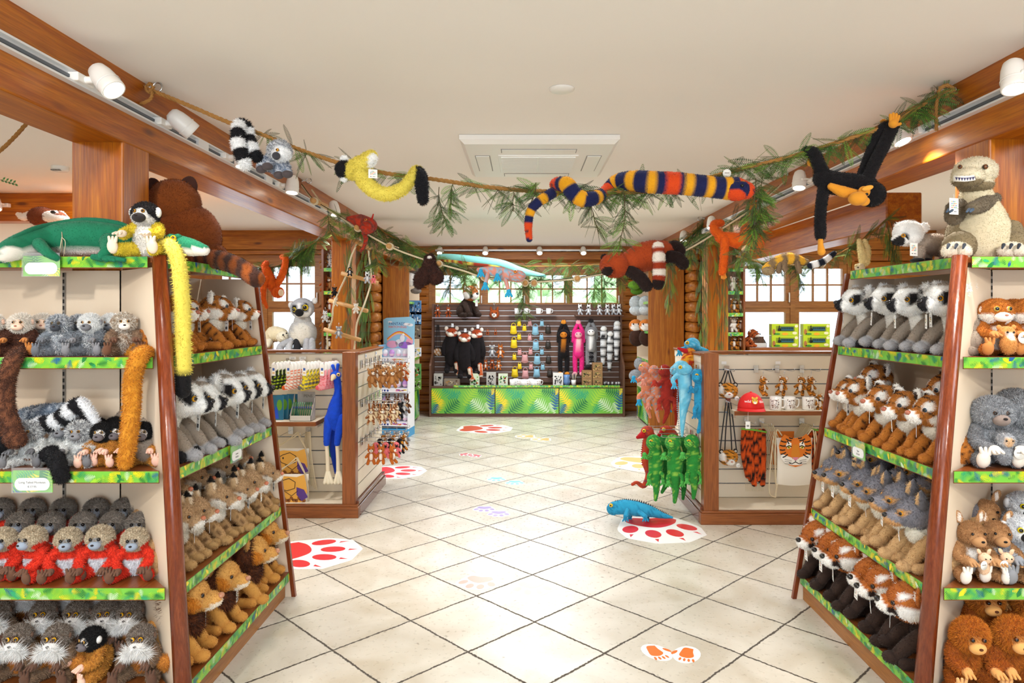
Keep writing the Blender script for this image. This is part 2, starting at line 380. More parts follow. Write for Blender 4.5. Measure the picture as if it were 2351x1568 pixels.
# windows: frame, glazing bars, panes, handle
PANE = mat('window_glass', 'ffffff', .02, alpha=.08, spec=.5)
def window(name, x0, x1, z0, z1, y, sashes, fw=.05, bars=(3, 2), zmid=None):
    root = struct(bpy.data.objects.new(name, None)); COL.objects.link(root)
    mb = MB()
    for a, b in (((x0, z0), (x1, z0+.055)), ((x0, z1-.055), (x1, z1)), ((x0, z0+.055), (x0+.05, z1-.055)), ((x1-.05, z0+.055), (x1, z1-.055)), ((x0+.05, zmid-.03), (x1-.05, zmid))):
        mb.box((a[0], y-.02, a[1]), (b[0], y+.12, b[1]))
    for (p_, q_) in zip(sashes[:-1], sashes[1:]): mb.box((p_[1], y-.018, z0+.055), (q_[0], y+.118, zmid-.03)).box((p_[1], y-.018, zmid), (q_[0], y+.118, z1-.055))
    mb.build('window_frame', 'frame_x', root)
    for (a, b) in sashes:
        zones = [(zmid, z1-.055, bars)]
        if zmid > z0+.1: zones.append((z0+.055, zmid-.03, (1, 1)))
        for (c, d, (nx, nz)) in zones:
            mb = MB(); f = fw
            mb.box((a, y-.005, c), (b, y+.06, c+f)).box((a, y-.005, d-f), (b, y+.06, d)).box((a, y-.005, c+f), (a+f, y+.06, d-f)).box((b-f, y-.005, c+f), (b, y+.06, d-f))
            for i in range(1, nx):
                x = a+f+(b-a-2*f)*i/nx; mb.box((x-.011, y+.01, c+f), (x+.011, y+.045, d-f))
            for i in range(1, nz):
                z = c+f+(d-c-2*f)*i/nz; mb.box((a+f, y+.011, z-.011), (b-f, y+.044, z+.011))
            s = mb.build('window_sash', 'frame_x', root)
            MB().box((a+f, y+.026, c+f), (b-f, y+.03, d-f)).build('glass', PANE, s)
        h = MB().tube([(b-.02, y-.02, zmid+.16), (b-.02, y-.035, zmid+.16), (b-.02, y-.035, zmid+.05)], [.01]*3, 8)
        h.build('window_handle', WHITE, root)
    return root
window('window_1', *LW[:2], *LW[2:], YS, [(-4.2, -3.48), (-3.42, -2.73)], .06, zmid=1.72)
window('window_2', *RW[:2], *RW[2:], YS, [(2.91, 3.585), (3.65, 4.35)], .06, zmid=1.72)
window('window_3', *CW[:2], *CW[2:], YB, [(-1.50, -.66), (-.63, .05), (.06, .74), (.77, 1.61)], .055, zmid=1.74)
for i, (W_, y) in enumerate(((LW, YS), (RW, YS), (CW, YB))):
    struct(MB().box((W_[0]-.04, y-.03, W_[3]), (W_[1]+.04, y+.1, 2.46)).box((W_[0]-.04, y-.03, W_[2]-.12), (W_[1]+.04, y+.1, W_[2])).box((W_[0]-.04, y-.028, W_[2]), (W_[0], y+.1, W_[3])).box((W_[1], y-.028, W_[2]), (W_[1]+.04, y+.1, W_[3])).build('trim_%d' % (6+i), 'frame_x'))
# outdoors beyond the panes: pale yard, building with windows, bushes
mb = MB().box((-16, 26, -1), (30, 28, 3.1)); mb.prism([(-17, 25.4, 3.1), (31, 25.4, 3.1), (31, 28, 4.6), (-17, 28, 4.6)], (0, 0, .2), 2)
for i in range(14):
    x = -14+i*3.1; mb.box((x, 25.9, .6), (x+1.5, 26, 2.1), 1)
o = mb.build('house', [mat('pale_render', 'eef0f5', .8), mat('house_window', 'c3cfdf', .2), mat('house_roof', 'd6d0ce', .8)]); tag(o, 'pale building with dark windows seen outside through the panes', 'building')
mb = MB().box((-30, 11.7, -.3), (40, 60, -.12)); struct(mb.build('ground_outside', mat('paving_outside', 'd8d8d4', .9)))
mb = MB(); rr = random.Random(4)
for i in range(60):
    x = rr.uniform(-2.5, 3); zz = rr.uniform(0, 2.6); mb.ell((x, rr.uniform(17, 18), zz), (rr.uniform(.3, .6),)*3, nu=8, nv=6); mb.box((x-.02, 17.4, -.12), (x+.02, 17.44, zz))
o = mb.build('bush', mat('bush_green', 'a4c48c', .8, var=.4, vscale=5)); tag(o, 'green bushes blurred outside the centre windows', 'foliage', kind='stuff')
# ---------------------------------------------------------------- ceiling fittings
r = empty('ceiling_air_conditioner', 'white cassette air conditioner unit set into the ceiling', 'air conditioner', (.105, 4.82, ZC))
x0, x1, y0, y1 = -.5, .5, -.56, .52
mb = MB().prism([(x0, y0, -.002), (x1, y0, -.002), (x1, y1, -.002), (x0, y1, -.002)], (0, 0, -.03))
mb.add([(x0, y0, -.03), (x1, y0, -.03), (x1, y1, -.03), (x0, y1, -.03), (x0+.03, y0+.03, -.055), (x1-.03, y0+.03, -.055), (x1-.03, y1-.03, -.055), (x0+.03, y1-.03, -.055)],
       [(0, 4, 5, 1), (1, 5, 6, 2), (2, 6, 7, 3), (3, 7, 4, 0), (4, 7, 6, 5)])
mb.build('casing', WHITE, r)
mb = MB().box((-.27, -.25, -.062), (.27, .30, -.054)); mb.build('grille_panel', WHITE, r, bevel=.004)
mb = MB()
for i in range(26): mb.box((-.25, -.22+i*.019, -.068), (.25, -.212+i*.019, -.062))
mb.box((-.004, -.23, -.069), (.004, .28, -.062))
mb.build('grille', PLAST, r)
for (a, b) in (((-.24, -.40), (.24, -.31)), ((-.24, .36), (.24, .45)), ((-.42, -.22), (-.33, .26)), ((.33, -.22), (.42, .26))):
    MB().box((a[0], a[1], -.0605), (b[0], b[1], -.056)).box((a[0]-.006, a[1]-.006, -.057), (b[0]+.006, b[1]+.006, -.0545), 1).build('louvre', [WHITE, GREY], r)
o = MB().lathe([(.0, -.012), (.05, -.012), (.062, -.006), (.064, 0)], seg=28).build('ceiling_disc', WHITE, loc=(.194, 3.40, ZC-.001)); tag(o, 'small round white disc on the ceiling before the air conditioner', 'ceiling disc')
r = empty('smoke_detector', 'white round smoke detector on the ceiling beyond the near left post', 'smoke detector', tuple(P(138, 382, 5.2))[:2]+(ZC,))
MB().lathe([(.0, -.035), (.05, -.035), (.06, -.02), (.06, 0)], seg=22).build('casing', PLAST, r)
mb = MB()
for i in range(7): mb.cbox((-.03+i*.01, -.045, -.033), (.005, .03, .008))
mb.build('vent', GREY, r)
def track(name, label, a, b, parent=None):
    mb = MB(); a = Vector(a); b = Vector(b); d = (b-a); L_ = d.length; M = Matrix.Translation(a)@d.to_track_quat('Y', 'Z').to_matrix().to_4x4()
    mb.box((-.018, 0, -.018), (.018, L_, -.008), 0, M).box((-.018, 0, -.018), (-.012, L_, .018), 0, M).box((.012, 0, -.018), (.018, L_, .018), 0, M)
    mb.box((-.011, 0, -.007), (.011, L_, .0), 1, M)
    o = mb.build(name, [STEEL, mat('track_slot', '6a7078', .4)]); return tag(o, label, 'light track')
def trackm(label, x, y0, y1, z, side):
    """lighting track on the inner face of a beam, slot facing the aisle"""
    mb = MB(); s = side
    mb.box((min(x, x+s*.012), y0, z-.026), (max(x, x+s*.012), y1, z+.026))
    for dz in (-.026, .018): mb.box((min(x+s*.012, x+s*.034), y0, z+dz), (max(x+s*.012, x+s*.034), y1, z+dz+.008))
    mb.box((min(x+s*.012, x+s*.02), y0, z-.006), (max(x+s*.012, x+s*.02), y1, z+.006), 1)
    y = y0+.4
    while y < y1: mb.box((min(x+s*.012, x+s*.035), y, z-.018), (max(x+s*.012, x+s*.035), y+.12, z+.018), 0); y += 1.0
    return tag(mb.build('light_track', [mat('track_white', 'e6e8ea', .35), mat('track_slot', '59616b', .4)]), label, 'light track')
def spot(label, loc, wall, aim, energy=26, group='white track spotlights', on=True, cone=1.5, s=1.0):
    """track spotlight: adapter on the beam, arm, can-shaped housing, glowing lens"""
    loc = Vector(loc); wall = Vector(wall); aim = Vector(aim).normalized()
    r = empty('track_spotlight', label, 'spotlight', loc, group=group); r.scale = (s,)*3
    c = wall*.10; M = Matrix.Translation(c)@aim.to_track_quat('Z', 'Y').to_matrix().to_4x4()
    a_ = Vector((-wall.y, wall.x, 0)) if abs(wall.z) < .5 else Vector((1, 0, 0))
    MB().cbox((0, 0, 0), (.045+abs(a_.x)*.06, .045+abs(a_.y)*.06, .035)).tube([(0, 0, 0), tuple(wall*.05)], [.016, .014], 12, cap='flat').build('adapter', WHITE, r, bevel=.004)
    MB().tube([tuple(wall*.045), tuple(wall*.06+a_*.05), tuple(c+a_*.05)], [.006]*3, 8).ell(tuple(c+a_*.05), .011, nu=10, nv=6).build('arm', WHITE, r)
    hs = MB().lathe([(.0, -.075), (.022, -.073), (.036, -.06), (.044, -.03), (.047, 0), (.048, .05), (.047, .062), (.041, .062), (.039, .05)], seg=24, T=M)
    hs.lathe([(.049, .018), (.05, .02), (.05, .024), (.049, .026)], seg=24, T=M).build('housing', WHITE, r)
    MB().lathe([(.0, .052), (.0395, .052)], seg=20, T=M).build('lens', GLOW if on else mat('dark_lens', '77746c', .3), r)
    if on:
        l = bpy.data.lights.new('spot_beam', 'SPOT'); l.energy = energy; l.color = WARM; l.spot_size = cone; l.spot_blend = .6; l.shadow_soft_size = .035
        o = bpy.data.objects.new('spot_beam', l); COL.objects.link(o); o.parent = r
        o.matrix_local = Matrix.Translation(c+aim*.075)@aim.to_track_quat('-Z', 'Y').to_matrix().to_4x4()
    return r
ZT = 2.555
trackm('white lighting track along the inner face of the left beam', XL, -.6, 7.6, ZT, 1)
trackm('white lighting track along the inner face of the right beam', XR, -.6, 7.9, ZT, -1)
LSP = [(PX(225, 160, XL+.1), (.55, -.12, -.62)), (PX(405, 264, XL+.1), (.62, .5, -.6)), (PX(545, 352, XL+.1), (.1, -.1, -1)), (PX(662, 410, XL+.1), (0, -.2, -1)), (PX(760, 478, XL+.1), (.2, -.2, -.9))]
for i, (p, a) in enumerate(LSP):
    spot(['white spotlight nearest on the left beam, lit', 'white spotlight on the left beam beside the rope knot', 'white spotlight on the left beam behind the striped tail',
          'white spotlight on the left beam under the grey plush', 'farthest white spotlight on the left beam near the rope ladder'][i], (XL+.03, p.y, ZT), (1, 0, 0), a, 34)
RSP = [(PX(2345, 165, XR-.1), (-.15, -.3, -.95)), (PX(2075, 300, XR-.1), (.2, -.3, -.8)), (PX(1845, 405, XR-.1), (-.15, -.25, -1)), (PX(1640, 515, XR-.1), (-.1, -.3, -1)), (PX(1575, 540, XR-.1), (-.1, -.3, -1))]
for i, (p, a) in enumerate(RSP):
    spot(['large white spotlight nearest on the right beam, cut by the frame', 'white spotlight behind the hand of the hanging black monkey', 'white spotlight on the right beam left of the black monkey',
          'white spotlight on the right beam above the orange monkey', 'farthest spotlight on the right beam above the big red panda'][i], (XR-.03, p.y, ZT), (-1, 0, 0), a, 34)
for y in (.6, -.2): # unseen spots added on the continued tracks to light the front shelves
    spot('white spotlight on the left beam, out of the picture', (XL+.03, y, ZT), (1, 0, 0), (-.35, .8, -.45), 44, cone=2.0); spot('white spotlight on the right beam, out of the picture', (XR-.03, y, ZT), (-1, 0, 0), (.35, .8, -.45), 44, cone=2.0)
track('light_track', 'white lighting track on the back wall above the centre window', (-1.42, YB-.19, 2.64), (1.62, YB-.19, 2.64))
for i, x in enumerate((1022, 1126, 1250, 1350)):
    spot('%s of the four spotlights on the back wall track, counted from the left' % ['leftmost', 'second', 'third', 'rightmost'][i], ((x-HX)*11.1/FPX-.08, YB-.2, 2.63), (0, 0, -1) if 0 else (0, -1, 0), (0, -.6, -.8), 24, 'spotlights above the centre window')
block('beam_rear_left', (-5.1, 6.32, 2.46), (-3.75, 6.5, ZC), 'pine_x')
spot('white spotlight at the left frame edge in the side room', (P(12, 462, 6.3).x, 6.28, 2.60), (0, -1, 0), (.25, -.2, -.9), 20)
# ================================================================ GONDOLAS
SHZ = [.096, .470, .920, 1.378, 1.798]      # undersides of the printed shelf strips
def gondola(side, X0, kx, xb, tag_side, XC, YC, yend, xout, label, fr=None):
    """side -1 left / +1 right. aisle edge |X| = X0+kx*z ; core corner at XC,YC ; front edge Y = 2.66+.125 z"""
    s = side; r = empty('shelf_gondola', label, 'shelf unit')
    ex = lambda z: s*(X0+kx*z); fy = lambda z: 2.66+.125*z
    H_ = 1.80
    # core panels
    MB().box((min(s*XC, s*XC+s*.02), YC, .08), (max(s*XC, s*XC+s*.02), yend, H_)).build('back_panel', CREAM, r)
    MB().box((min(s*XC, s*xout), YC, .08), (max(s*XC, s*xout), YC+.02, H_)).build('back_panel', CREAM, r)
    # diagonal partition to the hip post
    a0 = Vector((s*XC, YC, .08)); a1 = Vector((s*XC, YC, H_)); b0 = Vector((ex(.08), fy(.08), .08)); b1 = Vector((ex(H_), fy(H_), H_))
    nrm = (b0-a0).cross(Vector((0, 0, 1))).normalized()*.012
    MB().prism([a0-nrm, b0-nrm, b1-nrm, a1-nrm], nrm*2).build('partition', CREAM, r)
    pb = Vector((ex(0)+s*0, fy(0), 0.0)); pt = Vector((ex(1.84), fy(1.84), 1.845))
    MB().tube([tuple(pb), tuple(pt)], [.033, .030], 20, cap='flat').build('corner_post', 'post_wood', r)
    # end board facing the camera, sloping front edge in dark wood
    MB().prism([(s*XC, yend, .0), (ex(0)-s*-.0, yend, .0), (ex(1.8), yend, 1.80), (s*XC, yend, 1.80)], (0, .018, 0)).build('end_board', CREAM, r)
    MB().prism([(ex(0), yend-.002, 0), (ex(0)-s*.022, yend-.002, 0), (ex(1.83)-s*.022, yend-.002, 1.83), (ex(1.83), yend-.002, 1.83)], (0, .024, 0)).build('end_board_edge', 'post_wood', r)
    # plinth
    MB().box((min(s*xb, s*XC), 2.715, 0), (max(s*xb, s*XC), yend-.005, .10)).box((min(s*XC, s*xout), 2.715, 0), (max(s*XC, s*xout), YC+.02, .10)).build('plinth', 'frame_y', r)
    # slotted standards
    for (x, y) in tag_side:
        mb = MB().cbox((x, y, .95), (.012 if y < YC+.01 else .008, .008 if y < YC+.01 else .012, 1.68))
        for k in range(56): mb.cbox((x-(0 if y < YC+.01 else s*.005), y-(.005 if y < YC+.01 else 0), .13+k*.03), (.006, .006, .018), 1)
        mb.build('slotted_standard', [mat('standard_grey', '9b948c', .4, .3), mat('standard_slot', '1a1714', .5)], r)
    fas = []
    for k, z in enumerate(SHZ):
        top = k == 4
        zt = z+.045; th = .022
        # side shelf
        e = ex(z+.02); f = fy(z+.02)
        hip = Vector((e, f, 0)); core = Vector((s*XC, YC, 0))
        d1 = (hip-core).normalized(); cut = hip-d1*.05
        def board(poly, nm):
            poly = [(p[0], p[1], zt-th) for p in poly]
            ar = sum(poly[i][0]*poly[(i+1) % len(poly)][1]-poly[(i+1) % len(poly)][0]*poly[i][1] for i in range(len(poly)))
            if ar > 0: poly = poly[::-1]
            return MB().prism(poly, (0, 0, th)).build(nm, 'cherry_y', r)
        g = .02
        if top:
            sh = board([(e-s*0, f+g, 0), (e, yend, 0), (s*xout, yend, 0), (s*xout, f+g, 0)], 'top_board')
        else:
            sh = board([(e, f+.06, 0), (e, yend, 0), (s*XC, yend, 0), (s*XC, YC+.01, 0)], 'shelf')
        # fascia on the aisle side (normal toward the aisle)
        L_ = yend-.015-(f+.045)
        mb = MB()
        if s < 0: jungle(mb, (e+.004, f+.045, z), (0, 1, 0), (0, 0, 1), L_, .045, 10+k)
        else: jungle(mb, (e-.004, yend-.015, z), (0, -1, 0), (0, 0, 1), L_, .045, 20+k)
        xx = sorted((e, e+(-s)*.003)); mb.box((xx[0], f+.045, z-.004), (xx[1], yend-.015, zt+.002), 7)
        o = mb.build('printed_strip', JG, sh)
        if not top:
            sh = board([(e-s*-.05, f, 0), (s*xout, f, 0), (s*xout, YC, 0), (s*XC+s*.0, YC, 0)], 'shelf')
        L_ = abs(xout-abs(e))-.05; mb = MB()
        if s < 0: jungle(mb, (-xout, f-.004, z), (1, 0, 0), (0, 0, 1), L_, .045, 30+k)
        else: jungle(mb, (e+.05, f-.004, z), (1, 0, 0), (0, 0, 1), L_, .045, 40+k)
        xx = sorted((e+s*.05, s*xout)); mb.box((xx[0], f-.003, z-.004), (xx[1], f+.002, zt+.002), 7)
        mb.build('printed_strip', JG, sh)
    return r, ex, fy
GL, exL, fyL = gondola(-1, 1.31, .12, 1.345, [(-1.815+.0, 3.126), (-2.09, 3.126), (-2.42, 3.126)], 1.82, 3.13, 3.886, 2.62, 'left foreground sloping shelf unit with cream panels and jungle print strips')
GR, exR, fyR = gondola(1, 1.54, .165, 1.575, [(2.10, 3.076), (2.38, 3.076), (2.086, 3.3)], 2.09, 3.08, 3.856, 2.95, 'right foreground sloping shelf unit with cream panels and jungle print strips')
def shelfz(k): return SHZ[k]+.045
# text helper
FNT = {}
def text(s, size, loc, rot, m, parent, ext=.0004, align='CENTER', name='lettering', sx=1):
    c = bpy.data.curves.new(name, 'FONT'); c.body = s; c.size = size; c.extrude = ext; c.align_x = align; c.align_y = 'CENTER'
    c.resolution_u = 3; tmp = bpy.data.objects.new(name, c); COL.objects.link(tmp)
    dg = bpy.context.evaluated_depsgraph_get(); me = bpy.data.meshes.new_from_object(tmp.evaluated_get(dg))
    bpy.data.objects.remove(tmp); me.materials.clear(); me.materials.append(m)
    o = bpy.data.objects.new(name, me); COL.objects.link(o); o.location = loc; o.rotation_euler = rot; o.scale = (sx, 1, 1); o.parent = parent
    return o
INK = mat('ink', '4a4744', .7)
def pricecard(label, loc, rz, w_=.15, h_=.078, lines=(), group='shelf price cards'):
    r = empty('price_card', label, 'price card', loc, rz, group); mb = MB()
    jungle(mb, (-w_/2, -.006, -h_), (1, 0, 0), (0, 0, 1), w_, h_, hash(label) % 99, dens=.6)
    mb.build('card', JG, r)
    pts = []; hw, hh = w_*.44, h_*.29
    for a in range(24):
        t = a/24*2*PI; cx = (hw-hh)*(1 if math.cos(t) > 0 else -1); pts.append((cx+hh*math.cos(t), -.0105, -h_*.62+hh*math.sin(t)))
    MB().poly(pts).build('white_label', PAPER, r)
    MB().box((-w_/2-.002, -.0125, -h_-.002), (w_/2+.002, -.0115, .012)).build('clear_sleeve', GLASS, r)
    for i, (t, sz) in enumerate(lines): text(t, sz, (0, -.0108, -h_*.54-i*h_*.2), (PI/2, 0, 0), INK, r)
    return r
p = P(98, 590, 2.87); pricecard('jungle print price card with blank oval under the crocodile', (p.x, 2.87, 1.845), 0, .155, .085)
p = P(80, 1075, 2.76); pricecard('price card reading Long Tailed Monkeys below the second monkey shelf', (p.x, 2.755, .975), 0, .16, .088, [('Long Tailed Monkeys', .0125), ('\u20ac17.95', .0125)])
pricecard('small price card on the lemur shelf edge of the left unit', (exL(.94)+.012, 3.36, .962), PI/2, .13, .08, [('Lemur', .012), ('\u20ac24.95', .012)])
pricecard('small price card on the tiger shelf edge of the right unit', (exR(.94)-.012, 3.42, .962), -PI/2, .13, .08, [('Tiger', .012), ('\u20ac24.95', .012)])
# ================================================================ SLAT WALL CORNER UNITS
def slats(mb, O, U, n, L_, z0, z1, N_, mI=0, mS=1, pitch=None):
    """grooved boards: O origin (x,y), U along, N_ outward normal; chrome strips in the grooves"""
    O = np.array((*O, 0.0)); U = np.array((*U, 0.0)); Nn = np.array((*N_, 0.0)); h = (z1-z0)/n
    for i in range(n):
        a = z0+i*h+.005; b = z0+(i+1)*h-.005
        q = [O+Nn*.0+np.array((0, 0, a)), O+U*L_+np.array((0, 0, a)), O+U*L_+np.array((0, 0, b)), O+np.array((0, 0, b))]
        mb.prism(q, -Nn*.014, mI)
        if i < n-1:
            c = z0+(i+1)*h; q = [O-Nn*.008+np.array((0, 0, c-.005)), O-Nn*.008+U*L_+np.array((0, 0, c-.005)), O-Nn*.008+U*L_+np.array((0, 0, c+.005)), O-Nn*.008+np.array((0, 0, c+.005))]
            mb.prism(q, -Nn*.004, mS)
    return h
SLATM = [CREAM2, mat('slat_insert', '8e949c', .25, .7)]
def cornerunit(s, xpost, ypost, yback, xin, yfar, xout, label):
    """xin: |X| of the aisle face; front bay recessed to yback"""
    r = empty('slatwall_unit', label, 'display unit'); Ht = 1.3
    a, b = sorted((s*xin, s*xpost)); MB().box((a, ypost, .09), (b, ypost+.09, Ht+.003)).build('corner_post', 'cherry_z', r, bevel=.004)
    # front recessed slat wall
    mb = MB(); x0, x1 = sorted((s*xpost, s*xout)); slats(mb, (x0, yback), (1, 0), 10, x1-x0, .10, 1.265, (0, -1))
    mb.box((x0, yback+.015, .1), (x1, yback+.04, 1.27)); mb.build('slatted_panel', SLATM, r)
    mb = MB().box((x0, ypost+.02, .075), (x1, yback+.02, .10)); mb.build('platform', CREAM2, r)
    mb = MB(); x2 = s*xin
    # aisle side slat wall
    if s < 0: slats(mb, (s*xin-.004, yfar), (0, -1), 10, yfar-ypost-.09, .12, 1.235, (1, 0))
    else: slats(mb, (s*xin+.004, ypost+.09), (0, 1), 10, yfar-ypost-.09, .12, 1.235, (-1, 0))
    xx = sorted((s*(xin+.02), s*(xin+.045))); mb.box((xx[0], ypost+.09, .1), (xx[1], yfar, 1.24))
    mb.build('slatted_panel', SLATM, r)
    xx = sorted((s*(xin-.0), s*(xin+.02))); MB().box((xx[0], ypost+.085, 1.225), (xx[1], yfar, Ht-.02)).build('header_panel', CREAM2, r)
    # top rail
    xx = sorted((s*(xin-.012), s*(xin+.12)))
    MB().box((xx[0], ypost+.09, Ht-.022), (xx[1], yfar+.01, Ht)).box((min(s*xpost, s*xout), yback-.03, Ht-.022), (max(s*xpost, s*xout), yback+.1, Ht)).box((min(s*xin, s*(xpost+.01)), ypost+.085, Ht-.022), (max(s*xin, s*(xpost+.01)), yback+.1, Ht-.001)).build('top_rail', 'cherry_x', r, bevel=.006)
    xx = sorted((s*(xin+.04), s*(xin+.09))); MB().box((xx[0], yfar-.02, .09), (xx[1], yfar+.02, Ht-.022)).build('end_post', 'cherry_z', r)
    # base mouldings
    xx = sorted((s*(xin-.03), s*xout))
    mb = MB().box((xx[0], ypost-.03, 0), (xx[1], ypost+.03, .085)).box((xx[0]+(.01 if s < 0 else .01), ypost-.02, .085), (xx[1]-.01, ypost+.03, .10))
    mb.build('base_moulding', 'cherry_x', r, bevel=.004)
    xx = sorted((s*(xin-.03), s*(xin+.02)))
    mb = MB().box((xx[0], ypost+.031, 0), (xx[1], yfar+.02, .085)); xx = sorted((s*(xin-.02), s*(xin+.02))); mb.box((xx[0], ypost+.031, .085), (xx[1], yfar+.02, .12))
    mb.build('base_moulding', mat('moulding_gloss', '6f3f2a', .12), r, bevel=.004)
    return r
UL = cornerunit(-1, 1.425, 5.41, 5.80, 1.32, 6.45, 2.9, 'cream slatted corner display unit with wooden post beside the peacock')
UR = cornerunit(1, 1.50, 5.24, 5.62, 1.385, 6.25, 3.0, 'cream slatted corner display unit behind the iguanas and tiger goods')
# ================================================================ BACK CABINET
DK = MATS['dark_x']
r = empty('back_display_cabinet', 'long dark slatted display cabinet with green jungle panels on the back wall', 'display cabinet')
X0, X1 = -1.43, 1.565; YF, YW = 10.72, 11.14
mb = MB(); slats(mb, (X0, YW), (1, 0), 15, X1-X0, .50, 1.745, (0, -1)); mb.box((X0, YW+.015, .49), (X1, YW+.03, 1.75)).build('slatted_panel', [DK, mat('slat_bright', 'cfd2d6', .3, .3)], r)
MB().box((X0, YF-.01, .455), (X1, YW+.02, .475)).build('counter', 'dark_x', r)
mb = MB(); jungle(mb, (X0+.35, YF-.032, .462), (1, 0, 0), (0, 0, 1), X1-X0-.4, .035, 77); mb.build('printed_strip', JG, r)
MB().box((X0-.03, YF-.0, 0), (X1+.03, YF+.03, .05)).build('plinth', 'dark_x', r)
for i in range(3):
    wd = (X1-X0)/3; mb = MB(); x = X0+i*wd
    mb.box((x+.004, YF-.012, .05), (x+wd-.004, YF+.01, .45), 7)
    jungle(mb, (x+.006, YF-.014, .054), (1, 0, 0), (0, 0, 1), wd-.012, .392, 500, big=True, dens=1.35)
    mb.build('door_panel', JG, r)
for x in (X0-.03, X1):
    MB().prism([(x, YF-.02, 0), (x, YW+.05, 0), (x, YW+.05, 1.77), (x, YW-.10, 1.77), (x, YW-.16, .98), (x, YF-.02, .80)][::-1], (.03, 0, 0)).build('side_panel', 'dark_z', r)
MB().box((X0, YW-.012, 1.745), (X1, YW+.05, 1.765)).build('top_rail', 'dark_x', r)
# ================================================================ TALL CABINETS IN THE ALCOVE
def tall(s, xin, ya, yb, xw, label):
    r = empty('tall_shelf_cabinet', label, 'shelf cabinet'); a, b = sorted((s*xin, s*xw))
    MB().box((a, ya, 0), (b, ya+.025, 2.25)).build('end_panel', 'log_z', r)
    MB().box((a, yb-.02, 0), (b, yb, 2.25)).build('end_panel', CREAM, r)
    xx = sorted((s*xw, s*(xw-.02))); MB().box((xx[0], ya+.025, 0), (xx[1], yb-.02, 2.25)).build('back_panel', CREAM, r)
    for z in (.50, .95, 1.36, 1.78):
        sh = MB().box((a, ya+.025, z-.02), (b, yb-.02, z)).build('shelf', CREAM, r)
        mb = MB()
        if s < 0: jungle(mb, (s*xin+.003, ya+.03, z-.03), (0, 1, 0), (0, 0, 1), yb-ya-.06, .035, int(z*100))
        else: jungle(mb, (s*xin-.003, yb-.03, z-.03), (0, -1, 0), (0, 0, 1), yb-ya-.06, .035, int(z*100))
        mb.build('printed_strip', JG, sh)
    mb = MB()
    if s < 0: jungle(mb, (s*xin+.003, ya+.03, .04), (0, 1, 0), (0, 0, 1), yb-ya-.06, .42, 5, big=True)
    else: jungle(mb, (s*xin-.003, yb-.03, .04), (0, -1, 0), (0, 0, 1), yb-ya-.06, .42, 6, big=True)
    mb.build('door_panel', JG, r)
    MB().box((a, ya, 2.25), (b, yb, 2.28)).build('top_board', 'log_y', r)
    return r
tall(-1, 1.60, 9.65, 10.62, 1.97, 'tall shelf cabinet behind the egg stand, wooden end panel')
tall(1, 1.77, 9.65, 10.62, 2.27, 'tall shelf cabinet in the alcove right of the centre window')
# narrow plush columns by the side windows
def narrow(x0, x1, y, label, zs):
    r = empty('narrow_shelf', label, 'shelf unit'); d = .3
    for x in (x0, x1-.025): MB().box((x, y, 0), (x+.025, y+d, 2.42)).build('side_panel', 'cherry_z', r)
    MB().box((x0, y+d-.02, 0), (x1, y+d, 2.42)).build('back_panel', CREAM, r)
    for z in zs:
        sh = MB().box((x0+.025, y, z-.02), (x1-.025, y+d-.02, z)).build('shelf', 'cherry_x', r)
        mb = MB(); jungle(mb, (x0+.03, y-.004, z-.045), (1, 0, 0), (0, 0, 1), x1-x0-.06, .045, int(z*50)); mb.build('printed_strip', JG, sh)
    return r
NZ = [1.18, 1.45, 1.72, 2.0]
narrow(-2.53, -2.11, 8.62, 'narrow column of plush shelves beside the left window', [1.15, 1.375, 1.62, 1.895, 2.185])
narrow(2.39, 2.80, 8.62, 'narrow column of plush shelves beside the right window', [1.15, 1.375, 1.62, 1.895, 2.185])
# window ledges in the side rooms
o = MB().box((-4.9, 8.55, 1.11), (-2.55, 9.1, 1.15)).box((-4.9, 8.6, 0), (-2.55, 9.1, 1.11), 1).build('ledge_cabinet', ['cherry_x', mat('cabinet_grey', '6a675c', .5)], bevel=.004); tag(o, 'low cabinet with wooden ledge below the left window', 'cabinet')
o = MB().box((2.83, 8.55, 1.15), (5.3, 9.1, 1.19)).box((2.83, 8.6, 0), (5.3, 9.1, 1.15), 1).build('ledge_cabinet', ['cherry_x', MATS['cabinet_grey']], bevel=.004); tag(o, 'low cabinet with wooden ledge below the right window', 'cabinet')
# counter and shelving in the room beyond the left post
o = MB().box((-5.05, 5.9, 1.98), (-2.75, 6.3, 2.03)).box((-5.05, 5.92, 1.25), (-2.75, 6.28, 1.98), 1).box((-3.9, 5.9, 1.2), (-3.85, 5.92, 2)).build('wall_cupboard', ['pine_x', 'log_x'], bevel=.004); tag(o, 'wooden cupboard beyond the near left post under a brown and white plush', 'cupboard')
MB
